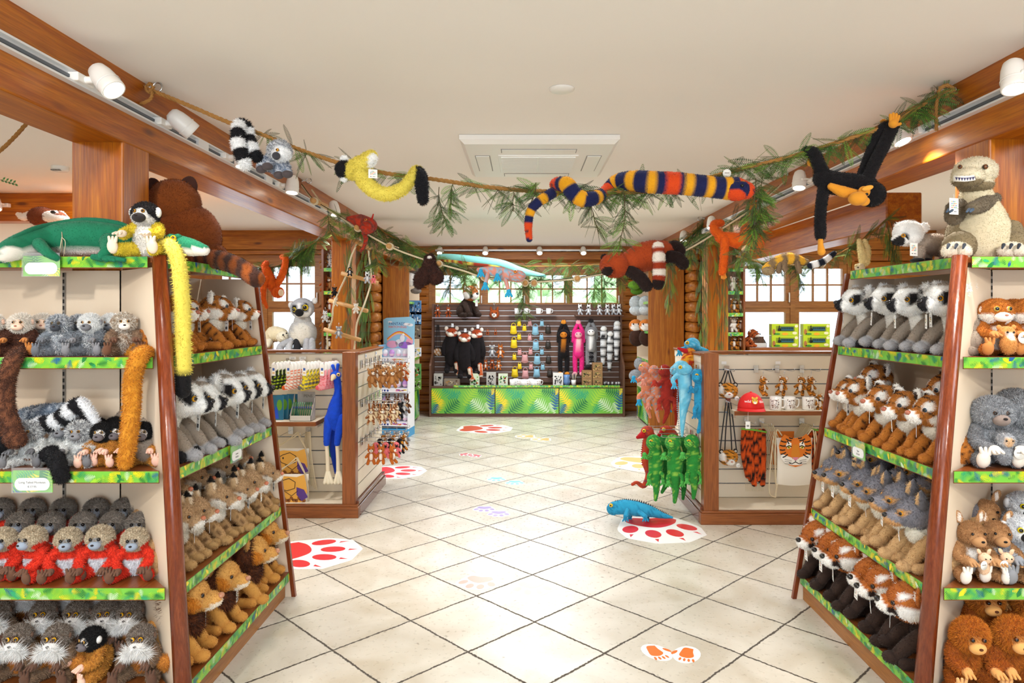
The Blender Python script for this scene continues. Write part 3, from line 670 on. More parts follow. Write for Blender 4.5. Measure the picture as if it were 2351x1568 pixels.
# ================================================================ PLUSH TOOLKIT
def fabric(name, rough=.95, sheen=.08):
    m, N, L, b = nmat(name); a = N.new('ShaderNodeAttribute'); a.attribute_name = 'Col'
    L.new(a.outputs['Color'], b.inputs['Base Color']); b.inputs['Roughness'].default_value = rough
    b.inputs['Specular IOR Level'].default_value = .25 if rough > .5 else .6
    if sheen: b.inputs['Sheen Weight'].default_value = sheen
    return m
FUR = fabric('plush_fur'); FELT = fabric('plush_felt', .85, .1); EYE_M = fabric('toy_eye', .06, 0); SHINY = fabric('printed_gloss', .35, 0)
class Paint:
    """colour as a function of the point; regions are ellipsoids (centre, radii, colour) painted over the base"""
    def __init__(s, base, regs=(), stripe=None, noise=0, mix=None, grad=None):
        s.base = np.array(H(base)); s.regs = [(np.array(c, float), np.array(r, float)*np.ones(3), np.array(H(k))) for c, r, k in regs]; s.stripe = stripe; s.noise = noise; s.mix = None if mix is None else np.array(H(mix)); s.grad = grad
    def __call__(s, Pn):
        n = len(Pn); C = np.tile(s.base, (n, 1))
        if s.mix is not None:
            k = (rng.random(n) < .45)[:, None]; C = np.where(k, s.mix, C)
        if s.stripe is not None:
            f, col = s.stripe; k = f(Pn)[:, None]; C = np.where(k, np.array(H(col)), C)
        for c, r, k in s.regs:
            m = ((((Pn-c)/r)**2).sum(1) < 1)[:, None]; C = np.where(m, k, C)
        if s.noise: C = C*(1+s.noise*(rng.random((n, 1))-.5)*2)
        return np.clip(C, 0, 1)
def bands(axis, period, duty=.5, off=0, wob=0.0):
    ax = np.array(axis, float)
    def f(Pn):
        t = Pn@ax; q = wob*np.sin(Pn[:, (np.argmax(np.abs(ax))+1) % 3]*90)
        return ((t+q+off)/period) % 1 < duty
    return f
def spots(scale, th=.62, seed=0):
    r = np.random.default_rng(seed); C = r.random((400, 3))
    def f(Pn):
        Q = (Pn*scale) % 1.0; Q = Q[:, None, :]
        Cc = C[:14]
        d = np.abs(Q-Cc[None]); d = np.minimum(d, 1-d); dm = np.sqrt((d**2).sum(2)).min(1)
        return dm < (1-th)*.45
    return f
def tris_of(F):
    T = []
    for f in F:
        for i in range(1, len(f)-1): T.append((f[0], f[i], f[i+1]))
    return np.array(T)
def soft(name, shapes, paint, parent=None, m=None, fur=None, loc=None, bodyseg=True):
    """one mesh from (V,F) shapes with colour by paint and optional fur = (count, length, width, droop, lift)"""
    V = []; F = []; n = 0
    for (v, f) in shapes:
        V.append(v); F += [tuple(i+n for i in q) for q in f]; n += len(v)
    V = np.vstack(V); m = m or (FUR if fur else FELT)
    if not callable(paint): paint = Paint(paint)
    Call = [paint(V)]; nb = len(F); Vall = [V]; Fall = list(F)
    if fur:
        cnt, ln, wd = fur[:3]; droop = fur[3] if len(fur) > 3 else .3; lift = fur[4] if len(fur) > 4 else .75
        T = tris_of(F); A, B, C_ = V[T[:, 0]], V[T[:, 1]], V[T[:, 2]]
        cr = np.cross(B-A, C_-A); ar = np.linalg.norm(cr, axis=1); ok = ar > 1e-12
        T, A, B, C_, cr, ar = T[ok], A[ok], B[ok], C_[ok], cr[ok], ar[ok]
        N_ = cr/ar[:, None]; VN = np.zeros_like(V)
        for k in range(3): np.add.at(VN, T[:, k], cr)
        VN /= (np.linalg.norm(VN, axis=1, keepdims=True)+1e-12)
        idx = rng.choice(len(T), cnt, p=ar/ar.sum()); a = rng.random((cnt, 1)); b = rng.random((cnt, 1)); k = (a+b) > 1; a = np.where(k, 1-a, a); b = np.where(k, 1-b, b)
        p = A[idx]*(1-a-b)+B[idx]*a+C_[idx]*b; nn = VN[T[idx, 0]]*(1-a-b)+VN[T[idx, 1]]*a+VN[T[idx, 2]]*b
        nn /= (np.linalg.norm(nn, axis=1, keepdims=True)+1e-12)
        j = rng.normal(size=(cnt, 3))*.45
        d = nn*lift+j; d[:, 2] -= droop; d /= np.linalg.norm(d, axis=1, keepdims=True)
        L_ = ln*(.6+.6*rng.random((cnt, 1))); sd = np.cross(d, rng.normal(size=(cnt, 3))); sd /= (np.linalg.norm(sd, axis=1, keepdims=True)+1e-12)
        r0 = p-nn*ln*.08; v0 = r0-sd*wd/2; v1 = r0+sd*wd/2; v2 = r0+d*L_
        S = np.stack([v0, v1, v2], 1).reshape(-1, 3); Vall.append(S)
        c = paint(p)*(.82+.36*rng.random((cnt, 1))); Call.append(np.repeat(np.clip(c, 0, 1), 3, 0))
        base = len(V); Fall += [(base+3*i, base+3*i+1, base+3*i+2) for i in range(cnt)]
    me = bpy.data.meshes.new(name); VV = np.vstack(Vall)
    ls = np.array([len(f) for f in Fall]); st = np.concatenate([[0], np.cumsum(ls)[:-1]]); li = np.array([i for f in Fall for i in f])
    me.vertices.add(len(VV)); me.vertices.foreach_set('co', VV.astype(np.float32).ravel())
    me.loops.add(len(li)); me.loops.foreach_set('vertex_index', li.astype(np.int32))
    me.polygons.add(len(ls)); me.polygons.foreach_set('loop_start', st.astype(np.int32))
    sm = np.zeros(len(ls), bool); sm[:nb] = True; me.polygons.foreach_set('use_smooth', sm)
    me.update(calc_edges=True)
    at = me.color_attributes.new('Col', 'FLOAT_COLOR', 'POINT'); CC = np.ones((len(VV), 4), np.float32); CC[:, :3] = np.vstack(Call); at.data.foreach_set('color', CC.ravel())
    me.materials.append(m); o = bpy.data.objects.new(name, me); COL.objects.link(o)
    if loc is not None: o.location = loc
    if parent is not None: o.parent = parent
    return o
def eyeball(parent, c, r, look, iris='c98a1c', pup='0b0808', white=None, pr=.55):
    """glossy toy eye, iris ring around a dark pupil facing look"""
    V, F = ell((0, 0, 0), r, None, 14, 10); R = np.array(Vector(look).to_track_quat('Z', 'Y').to_matrix()); V = V@R.T+np.array(c)
    lk = np.array(Vector(look).normalized()); c = np.array(c, float)
    def pf(Pn):
        d = ((Pn-c)/r)@lk; C = np.tile(np.array(H(pup)), (len(Pn), 1))
        if iris: C = np.where((d < math.cos(pr))[:, None], np.array(H(iris)), C); 
        C = np.where((d < .30)[:, None], np.array(H(white or pup)), C); return C
    return soft('eye', [(V, F)], pf, parent, EYE_M)
def bead(parent, c, r, name='eye', col='0c0909'):
    return soft(name, [ell(c, r, None, 10, 8)], Paint(col), parent, EYE_M)
TAGM = [PAPER, mat('tag_red', 'd8402c', .6), mat('tag_green', '58b947', .6), mat('tag_blue', '3a62b0', .6), mat('tag_yellow', 'efb52a', .6), mat('tag_grey', '4a4a4a', .6)]
def swing(parent, loc, rot, w_=.034, h_=.05, back=False, name='swing_tag'):
    """small card tag hanging from a thread: coloured mosaic and recycling mark, or barcode on the back"""
    mb = MB().box((-w_/2, -.0006, -h_), (w_/2, .0006, 0)); r = random.Random(int(w_*1e5))
    for sgn in (-1, 1):
        y = sgn*.0009
        if (sgn < 0) != back:
            for i in range(4):
                for j in range(4):
                    if r.random() < .85: x = -w_*.3+i*w_*.155; z = -h_*.62+j*h_*.12; mb.cbox((x+w_*.07, y, z+h_*.05), (w_*.09, .0004, h_*.075), 1+(i*3+j*5) % 4)
            mb.cbox((-w_*.22, y, -h_*.82), (w_*.12, .0004, h_*.07), 5).cbox((w_*.12, y, -h_*.82), (w_*.3, .0004, h_*.04), 5)
        else:
            for i in range(9): mb.cbox((-w_*.3+i*w_*.075, y, -h_*.68), (w_*.03*(1+(i*7) % 2), .0004, h_*.25), 5)
            mb.cbox((0, y, -h_*.25), (w_*.5, .0004, h_*.05), 5)
    mb.tube([(0, 0, -.002), (0, .002, .018)], [.0006]*2, 4)
    o = mb.build(name, TAGM, parent); o.location = loc; o.rotation_euler = rot; return o
def roundtag(parent, loc, rot, r=.02):
    mb = MB().cyl((0, -.0006, 0), (0, .0006, 0), r, 20); mb.cbox((0, -.0009, .002), (r*1.1, .0004, r*.18), 1)
    o = mb.build('swing_tag', [PAPER, mat('tag_print', '8a8378', .7)], parent); o.location = loc; o.rotation_euler = rot; return o
def pr(pts, r): return tube(pts, r, 10, 5)
def mir(p, s): return (p[0]*s, p[1], p[2])
# ---- sitting four-legged plush (looks toward -Y). unit size about .25 m high
def sitter(cat, S, body, belly, face, feet, ear, tail, fur, eyes, nose='171313', muzzle=None, mane=None, stripe=None, headregs=(), bodyregs=(), neckregs=(), tagb=None, legc=None, snout=.04, name=None, headr=(.056, .056, .05), tailpath=None, feetc=None, hs=1.36, ruff=None):
    r = empty(name or cat.replace(' ', '_'), None, cat); n, ln, wd = fur; q = lambda k: (max(20, int(n*k)), ln, wd, .35, .7)
    sc = lambda v: (np.array(v, float)*S)
    def el(c, rr, R=None): return ell(sc(c), sc(np.ones(3)*np.array(rr)), R, 20, 14)
    def tb(p, rr): return tube([tuple(sc(x)) for x in p], [v*S for v in rr], 12, 5)
    bp = Paint(body, [(sc(c), sc(rr), k) for c, rr, k in [((0, -.075, .12), (.045, .05, .085), belly)]+list(bodyregs)], stripe=stripe, noise=.06)
    soft('body', [tube([tuple(sc((0, .035, .035))), tuple(sc((0, .03, .06))), tuple(sc((0, .0, .11))), tuple(sc((0, -.02, .145)))], [.06*S, .078*S, .066*S, .048*S], 18, 5)], bp, r, FUR, q(1.5))
    hc = np.array((0, -.055, .205)); fy = hc[1]-snout
    regs = [(sc(np.array(c)-(0, 0, .02)), sc(rr), k) for c, rr, k in headregs]
    sh = [el(hc, headr), el((0, hc[1]-.03-snout*.5, hc[2]-.014), (.03, .022+snout*.55, .024))]
    hd = soft('head', sh, Paint(face, regs, stripe=stripe if stripe else None, noise=.05), r, FUR, q(1.3))
    ny = hc[1]-.05-snout*1.02
    soft('nose', [el((0, ny, hc[2]-.004), (.011 if snout < .07 else .016, .009 if snout < .07 else .018, .008 if snout < .07 else .014))], nose, hd, EYE_M)
    for s in (-1, 1):
        kind, ec, ein, es = ear
        if kind == 'round':
            e = soft('ear', [el((s*.047, hc[1]+.012, hc[2]+.038), (.02*es, .009, .022*es), (0, s*.5, s*-.3))], Paint(ec, [(sc((s*.047, hc[1]+.001, hc[2]+.038)), sc((.013*es, .010, .014*es)), ein)]), hd, FUR, q(.1))
        elif kind == 'fluff':
            e = soft('ear', [el((s*.055, hc[1]+.012, hc[2]+.03), (.022*es, .012, .026*es), (0, s*.7, 0))], Paint(ec, [(sc((s*.05, hc[1], hc[2]+.03)), sc((.008, .012, .01)), ein)]), hd, FUR, (int(n*.14), ln*1.9, wd, .1, .9))
        else:   # pointed
            e = soft('ear', [tb([(s*.036, hc[1]+.012, hc[2]+.03), (s*.044, hc[1]+.012, hc[2]+.06), (s*.05, hc[1]+.012, hc[2]+.085*es)], [.019, .014, .003])], Paint(ec, [(sc((s*.044, hc[1], hc[2]+.058)), sc((.011, .01, .022)), ein)]+([(sc((s*.052, hc[1]+.012, hc[2]+.085*es)), sc((.03, .03, .022)), '17120e')] if kind == 'tuft' else [])), hd, FUR, q(.12))
        ex, ez, er = eyes[0]; iris = eyes[1]; yy = hc[1]-math.sqrt(max(0, 1-(ex/headr[0])**2-((ez)/headr[2])**2))*headr[1]
        eyeball(hd, sc((s*ex, yy+.003, hc[2]+ez)), er*S, (s*.75, -.8, .12), iris, white=(eyes[2] if len(eyes) > 2 else None), pr=.75)
        lc = legc or body
        soft('front_leg', [tb([(s*.045, -.03, .115), (s*.056, -.075, .075), (s*.056, -.105, .035)], [.028, .026, .023]), el((s*.056, -.122, .024), (.025, .034, .022))], Paint(lc, [(sc((s*.056, -.13, .015)), sc((.04, .045, .04)), feet)], stripe=stripe), r, FUR, q(.42))
        soft('hind_leg', [el((s*.062, .02, .05), (.035, .055, .048)), tb([(s*.07, .0, .022), (s*.08, -.06, .02), (s*.083, -.085, .02)], [.024, .02, .022])], Paint(lc, [(sc((s*.083, -.09, .01)), sc((.04, .045, .045)), feetc or feet)], stripe=stripe), r, FUR, q(.6))
    if ruff: soft('ruff', [el((0, -.058, .138), (.052, .036, .036))], ruff, r, FUR, (int(n*.5), ln*1.9, wd, .5, .8))
    if mane:
        soft('mane', [ell(sc((0, hc[1]+.018, hc[2]-.004)), sc((.068, .042, .068)), None, 20, 12), el((0, -.055, .14), (.05, .04, .04))], Paint(mane[0], mix=mane[1]), hd, FUR, (int(n*1.1), ln*3.2, wd*1.3, .45, .9))
    hd.scale = (hs,)*3; hd.location = Vector(sc(hc+np.array((0, .02, -.03))))*(1-hs)
    if tail:
        tc, tst, tl = tail; pts = tailpath or [(0, .09, .03), (.05, .13, .02), (.10, .09, .02), (.125, .0, .02)]
        rad = [.02*tl]*len(pts)
        soft('tail', [tb(pts, rad)], Paint(tc, stripe=tst), r, FUR, (int(n*.5), ln*(1.6 if tl > 1 else 1), wd, .3, .8))
    if tagb is not None: swing(r, sc((.03, -.12, .155)), (0, 0, tagb), .036*S/1.0, .056*S)
    return r
# ---- sitting monkey-like plush with arms and legs toward the viewer
def monkey(cat, S, body, head, face, hands, fur, eyes=None, feet=None, earc=None, belly=None, arm=None, leg=None, headregs=(), bodyregs=(), ear='round', es=1, tail=None, tailp=None, muz=(.03, .026, .022), muzc=None, nosec='2a2020', name=None, brow=None, whisk=None, armp=None, legp=None, mix=None, hmix=None, tagr=False, headr=(.06, .052, .054), tailr=.022, hlong=1.0, long_arms=False):
    r = empty(name or cat.replace(' ', '_'), None, cat); n, ln, wd = fur; q = lambda k: (max(20, int(n*k)), ln, wd, .35, .7); sc = lambda v: (np.array(v, float)*S)
    def el(c, rr, R=None): return ell(sc(c), sc(np.ones(3)*np.array(rr)), R, 20, 14)
    def tb(p, rr): return tube([tuple(sc(x)) for x in p], [v*S for v in rr], 12, 5)
    soft('body', [el((0, .01, .085), (.062, .058, .085))], Paint(body, ([(sc((0, -.05, .08)), sc((.042, .04, .06)), belly)] if belly else [])+[(sc(c), sc(rr), k) for c, rr, k in bodyregs], mix=mix), r, FUR, q(1.3))
    hc = np.array((0, -.02, .195))
    hd = soft('head', [el(hc, headr)], Paint(head, [(sc(c), sc(rr), k) for c, rr, k in headregs], mix=hmix), r, FUR, (int(n*1.2), ln*hlong, wd, .25, .8))
    soft('face', [el(hc+(0, -.038, -.006), (.036, .02, .034))], face, hd, FELT)
    soft('muzzle', [el(hc+(0, -.055, -.022), muz)], muzc or face, hd, FELT)
    soft('nose', [el(hc+(0, -.055-muz[1], -.014), (.008, .005, .005))], nosec, hd, FELT)
    e = eyes or ((.017, .006, .0085), 'c98a1c', '2a1c10')
    for s in (-1, 1):
        eyeball(hd, sc(hc+(s*e[0][0], -.056, e[0][1])), e[0][2]*S, (s*.25, -1, .1), e[1], white=e[2] if len(e) > 2 else None, pr=.85)
        if ear: soft('ear', [el(hc+(s*.058, .0, .008), (.012*es, .018, .019*es), (0, 0, s*.5))], earc or face, hd, FELT)
        ap = armp or [(.05, -.01, .135), (.075, -.05, .105), (.06, -.095, .095)]
        soft('arm', [tb([mir(p, s) for p in ap], [.024, .021, .019])], arm or body, r, FUR, q(.4))
        hx = sc(mir(ap[-1], s)); soft('hand', [ell(hx+sc((-s*.004, -.018, 0)), sc((.021, .024, .017)), (.3, 0, s*.3), 12, 8)]+[tube([tuple(hx+sc((s*t, -.03, .004))), tuple(hx+sc((s*t*1.3, -.05, -.004)))], [.0065*S, .0055*S], 6) for t in (-.012, 0, .012)], hands, r, FELT)
        lp = legp or [(.045, -.01, .035), (.07, -.06, .03), (.085, -.105, .028)]
        soft('leg', [tb([mir(p, s) for p in lp], [.032, .027, .023])], leg or body, r, FUR, q(.45))
        fx = sc(mir(lp[-1], s)); soft('foot', [ell(fx+sc((s*.004, -.02, .008)), sc((.024, .017, .033)), (.2, 0, 0), 12, 8)]+[tube([tuple(fx+sc((s*t, -.026, .03))), tuple(fx+sc((s*t*1.4, -.026, .05)))], [.008*S, .006*S], 6) for t in (-.012, 0, .012)], feet or hands, r, FELT)
    if whisk:
        for s in (-1, 1): soft('whiskers', [tb([hc+(s*.015, -.07, -.03), hc+(s*.05, -.07, -.055)], [.009, .006])], whisk, hd, FUR, (int(n*.16), ln*3.4, wd*.8, .5, .5))
    if tail: soft('tail', [tb(tailp or [(0, .06, .03), (.06, .09, .03), (.12, .05, .03), (.13, -.03, .03)], [tailr]*len(tailp or [0]*4))], tail if callable(tail) else Paint(tail), r, FUR, (int(n*.6), ln*1.3, wd, .3, .8))
    if tagr: roundtag(r, sc((.01, -.085, .135)), (.3, 0, .2), .018*S)
    return r
# ================================================================ PLUSH ON THE GONDOLAS
NF = 5200
def rowlab(i, n, along):   # place in a row told from the corner post
    if i == 0: return 'nearest the corner post'
    if i == n-1: return 'farthest from the corner post'
    return ORD[i]+' from the corner post'
tiger = lambda: sitter('plush tiger', 1.0, 'b9722c', 'f2ece0', 'bb7630', 'b9722c', ('round', 'f3eee6', '3a2417', 1.15), ('b9722c', None, .8), (NF, .008, .0022), ((.03, .008, .0075), '3b5f7a'), nose='a8604a',
    headregs=[((0, -.125, .205), (.03, .035, .024), 'f5f0e8'), ((.036, -.095, .245), (.02, .03, .014), 'f7f3ec'), ((-.036, -.095, .245), (.02, .03, .014), 'f7f3ec'), ((.055, -.05, .195), (.03, .05, .03), 'f5f0e8'), ((-.055, -.05, .195), (.03, .05, .03), 'f5f0e8')],
    stripe=(bands((0, .75, .65), .034, .16, .004, .003), '3a2012'), snout=.03, tagb=.5, ruff='f2ece0')
lemur = lambda: sitter('plush lemur', 1.12, '9b8d7e', 'f2efe8', 'f4f2ee', 'a9a7a8', ('fluff', 'f3f1ee', '4a4340', 1.0), ('e9e6e1', (bands((0, 1, 0), .05, .5), '2b2626'), 1.25), (NF, .008, .0022), ((.036, .004, .0085), 'd99a1a', '100c0c'), nose='1d1c20',
    headregs=[((0, -.14, .212), (.026, .036, .03), '201e22'), ((.046, -.085, .232), (.017, .03, .02), '1d1a1c'), ((-.046, -.085, .232), (.017, .03, .02), '1d1a1c'), ((0, -.03, .275), (.045, .055, .03), 'a99b8c'), ((0, .005, .24), (.05, .03, .05), '9d8f80')], snout=.03, hs=1.28, tagb=.4, feetc='1c1b1e', headr=(.054, .058, .05))
lynx = lambda: sitter('plush lynx', 1.0, 'b99365', 'f1ebdf', 'c3a078', 'b8925f', ('tuft', 'c9a981', 'e6d3b8', 1.0), ('b99365', None, .6), (NF, .009, .0023), ((.028, .008, .007), '8a5a2a'), nose='c4714f',
    headregs=[((0, -.118, .2), (.028, .03, .02), 'f4efe6'), ((.05, -.06, .195), (.035, .05, .032), 'f3ede3'), ((-.05, -.06, .195), (.035, .05, .032), 'f3ede3'), ((0, -.08, .165), (.05, .06, .03), 'f6f1e8')], stripe=(spots(17, .72), '7a5a3a'), snout=.025, ruff='f3ede2', tagb=.3, headr=(.052, .05, .047))
lion = lambda: sitter('plush lion', 1.12, 'd39a4c', 'dda85c', 'd6a055', 'cf9345', ('round', 'b98545', 'c99a5c', 1.25), ('d39a4c', None, .7), (NF, .007, .0022), ((.028, .008, .0065), '5a3210'), nose='b98060',
    headregs=[((0, -.118, .202), (.026, .03, .018), 'efe4d2'), ((.05, -.06, .2), (.03, .05, .04), 'd3862a'), ((-.05, -.06, .2), (.03, .05, .04), 'd3862a')], mane=('4a2716', '6d3b1f'), snout=.035, tagb=.2)
wolf = lambda: sitter('plush wolf', 1.18, '77757a', 'efe9da', '85838a', 'c9a272', ('point', '6a686c', 'cfa877', .95), ('77757a', None, 1.1), (NF, .010, .0024), ((.030, .006, .0085), 'd9961c'), nose='1a1819',
    headregs=[((0, -.13, .198), (.03, .045, .02), 'cfa06a'), ((.03, -.1, .235), (.016, .03, .011), 'cfa06a'), ((-.03, -.1, .235), (.016, .03, .011), 'cfa06a'), ((0, -.08, .165), (.06, .06, .028), 'f3eee0')], bodyregs=[((0, -.07, .16), (.06, .06, .045), 'f3eee0')], legc='c7a06f', snout=.036, tagb=.1, hs=1.26, ruff='f3eee0')
redp = lambda: sitter('plush red panda', 1.08, '3a2a22', '30221c', 'b5672a', '33241d', ('round', 'b5672a', 'f0ebe4', 1.25), ('b5672a', (bands((0, 1, 0), .05, .4), '5a2f18'), 1.3), (NF, .008, .0022), ((.03, .004, .0075), '3a1c0c', 'f4efe6'), nose='14100f',
    headregs=[((0, -.115, .205), (.03, .045, .024), 'f6f2ec'), ((.04, -.085, .257), (.013, .03, .012), 'f7f3ee'), ((-.04, -.085, .257), (.013, .03, .012), 'f7f3ee'), ((.032, -.1, .197), (.0075, .03, .022), '2a1a14'), ((-.032, -.1, .197), (.0075, .03, .022), '2a1a14'), ((.05, -.06, .205), (.022, .04, .03), 'f6f2ec'), ((-.05, -.06, .205), (.022, .04, .03), 'f6f2ec')], snout=.028, tagb=.2)
def side_row(s, k, spots_, proto, what, group, ex, scale=1.0):
    """plush facing the aisle on the side shelf k; spots_ = (y along, inset from edge, dz, scale, turn, label-extra)"""
    z = shelfz(k); e = ex(z)
    for (y, inset, dz, sc, turn, lab) in spots_:
        proto.place(lab, (e-s*-1*0+(-s)*inset, y, z+dz+.002), (0, 0, (PI/2 if s < 0 else -PI/2)+turn), sc*scale, group)
def mk(row, what, s):   # row of (y, inset, dz, scale, turn) -> adds labels, front ones first
    return row
TIG, LEM, LYN, LIO, WOL, RED = [Proto(f()) for f in (tiger, lemur, lynx, lion, wolf, redp)]
def labels(n, what, shelf, rowname): return ['%s, %s, %s row, %s' % (what, rowlab(i, n, 0), rowname, shelf) for i in range(n)]
def lay(s, ex, k, front, back, P_, what, shelf, sc, ins, group, turn=0.0, y0=2.97, y1=3.80, tj=.12, dz=.0, ins2=None):
    z = shelfz(k); e = abs(ex(z)); r = random.Random(k*7+len(what))
    for nm, n, inset, lift in (('front', front, ins, 0), ('back', back, ins2 or ins+.15*sc, dz)):
        labs = labels(n, what, shelf, nm); f = (fyL if s < 0 else fyR)(z); XC_, YC_ = (1.82, 3.13) if s < 0 else (2.09, 3.08)
        ya = max(y0, f+(YC_-f)*min(1, inset/(XC_-e))+.075*sc); yb = y1 if nm == 'front' else y1-.02
        for i in range(n):
            a = ya+(yb-ya)*(i+r.uniform(-.08, .08))/max(1, n-1)
            a = min(max(a, ya), yb)
            loc = (s*(e+inset+r.uniform(-.015, .02)), a, z+.002+lift); k = sc*1.06*r.uniform(.96, 1.05)
            P_.place(labs[i], loc, (r.uniform(-.04, .07), r.uniform(-.08, .08), (PI/2 if s < 0 else -PI/2)+turn+r.uniform(-2.2*tj, 2.2*tj)), (k*(1 if s < 0 else -1), k, k), group)
lay(-1, exL, 3, 5, 0, TIG, 'brown striped tiger plush', 'left unit', .86, .13, 'tiger plushes on the top side shelf of the left unit', .12, 2.9, 3.78)
lay(-1, exL, 2, 5, 1, LEM, 'grey white lemur plush', 'left unit', 1.0, .15, 'lemur plushes on the left side shelf', .1, 2.92, 3.77, dz=.05)
lay(-1, exL, 1, 6, 4, LYN, 'spotted lynx plush', 'left unit', .88, .14, 'lynx plushes on the left side shelf', .1, 2.9, 3.79, dz=.10)
lay(-1, exL, 0, 4, 3, LIO, 'golden lion plush', 'left unit', .95, .16, 'lion plushes on the lowest left side shelf', .1, 2.84, 3.77, dz=.09)
lay(1, exR, 3, 4, 1, LEM, 'grey white lemur plush', 'right unit', .98, .15, 'lemur plushes on the right side shelf', -.12, 2.98, 3.76, dz=.0, ins2=.2)
lay(1, exR, 2, 5, 2, TIG, 'brown striped tiger plush', 'right unit', .96, .14, 'tiger plushes on the right side shelf', -.12, 2.9, 3.76, dz=.07)
lay(1, exR, 1, 6, 4, WOL, 'grey wolf plush', 'right unit', .9, .15, 'wolf plushes on the right side shelf', -.1, 2.86, 3.76, dz=.10)
lay(1, exR, 0, 6, 3, RED, 'red panda plush', 'lowest shelf', .98, .15, 'red panda plushes on the lowest right side shelf', -.1, 2.82, 3.76, dz=.06)
# ================================================================ MONKEYS AND FRIENDS ON THE FRONT SHELVES
def frontloc(s, k, x, inset, up=0):
    """pixel column -> point on front shelf k, inset from its edge"""
    z = shelfz(k); y = (fyL if s < 0 else fyR)(z)+inset
    return ((x-HX)*y/FPX, y, z+.002+up)
MF = 4200
EY = lambda c='c98a1c', w='17100a', r=.0085: ((.019, .008, r), c, w)
GBROWN = '5a3424'
m_brown = Proto(monkey('plush monkey', .70, GBROWN, 'efe6da', 'f2cfb4', 'c07a3a', (MF, .013, .003), EY('b07a2a'), hmix=None, earc='f0c3a8', headregs=[((0, .02*.7, .24*.7), (.06*.7, .045*.7, .03*.7), GBROWN), ((0, .04*.7, .2*.7), (.06*.7, .03*.7, .06*.7), GBROWN)], arm=GBROWN, muz=(.032, .024, .02), hlong=1.2, nosec='b07060'))
m_grey = Proto(monkey('plush monkey', .68, '9ba1a8', '8d939b', '5c5f66', '6d7076', (MF, .012, .003), EY('8a6a2a'), mix='e6e6e6', hmix='e9e9ea', earc='6d7076', muzc='3f4249', hlong=1.3))
m_white = Proto(monkey('plush monkey', .70, '8b9096', 'f0f0ee', 'ededea', '86868a', (MF, .012, .003), EY('c98a1c'), mix='e4e4e2', earc='808086', muzc='77777c', nosec='2c2a2c', hlong=1.2))
m_beige = Proto(monkey('plush monkey', .72, '9c7f66', 'b8a48c', 'f0ede6', '6e4a36', (MF, .012, .003), EY('c98a1c'), mix='e9dfd0', hmix='eee8de', earc='8a705a', hlong=1.2))
G1 = 'small plush monkeys on the top front shelf, left unit'
m_brown.place('dark brown plush monkey with pale pink face on the top front shelf', frontloc(-1, 3, 52, .12), .25, None, G1)
m_grey.place('grey and white plush with dark muzzle beside the brown monkey', frontloc(-1, 3, 138, .12), .25, None, G1)
m_white.place('white-faced plush monkey between the grey and the beige plush', frontloc(-1, 3, 212, .12), .1, None, G1)
m_beige.place('beige plush monkey with brown feet at the end of the top shelf', frontloc(-1, 3, 285, .12), .55, None, G1)
m_brown.place('dark brown plush monkey half behind the grey plush, top shelf', frontloc(-1, 3, 98, .23), .5, None, G1)
m_grey.place('grey plush monkey behind the white-faced one, top shelf', frontloc(-1, 3, 182, .23), .6, None, G1)
m_brown.place('dark brown plush monkey cut off by the left frame edge, top shelf', frontloc(-1, 3, -12, .13), .1, None, G1)
m_white.place('white plush monkey behind the beige one, top shelf', frontloc(-1, 3, 258, .22), .2, None, G1)
# row 2
m_col = Proto(monkey('plush monkey', .72, 'e9e9e6', '8f8f92', 'a3a3a6', '77777a', (MF, .012, .003), EY(), hmix='f2f2f0', muzc='8a8a8e', earc='8a8a8e', hlong=1.4, headr=(.064, .052, .056), bodyregs=[((.0, .02, .04), (.06, .06, .02), '8a5a38')]))
m_sq = Proto(monkey('plush monkey', .70, 'c98a38', '171414', 'f1e9e2', 'efc0aa', (MF, .012, .003), EY('b9893a', '2a1c14'), muzc='6c6568', earc='f0eeea', arm='c98a38', leg='c98a38', bodyregs=[((0, .03, .08), (.05, .03, .06), '6a4424')], hlong=1.1))
G2 = 'small plush monkeys on the second front shelf, left unit'
for i, (x, ins, rz, lab) in enumerate([(72, .12, .15, 'grey and white plush monkey right of the brown hanging tail'), (148, .19, .2, 'grey and white plush monkey set back behind two others'), (188, .12, .1, 'grey and white plush monkey with a grey muzzle beside the squirrel monkeys'), (-8, .12, .2, 'grey and white plush monkey at the left frame edge, second shelf')]):
    m_col.place(lab, frontloc(-1, 2, x, ins), rz, None, G2)
for i, (x, ins, rz, lab) in enumerate([(240, .12, .1, 'black-capped orange squirrel monkey plush left of the orange hanging tail'), (278, .15, .0, 'black-capped orange squirrel monkey plush behind the orange hanging tail'), (330, .13, .3, 'black-capped orange squirrel monkey plush at the right end of its shelf'), (222, .26, .3, 'black-capped squirrel monkey plush in the back row'), (268, .27, .2, 'black-capped squirrel monkey plush in the back row, nearer the orange tail')]):
    m_sq.place(lab, frontloc(-1, 2, x, ins), rz, None, G2)
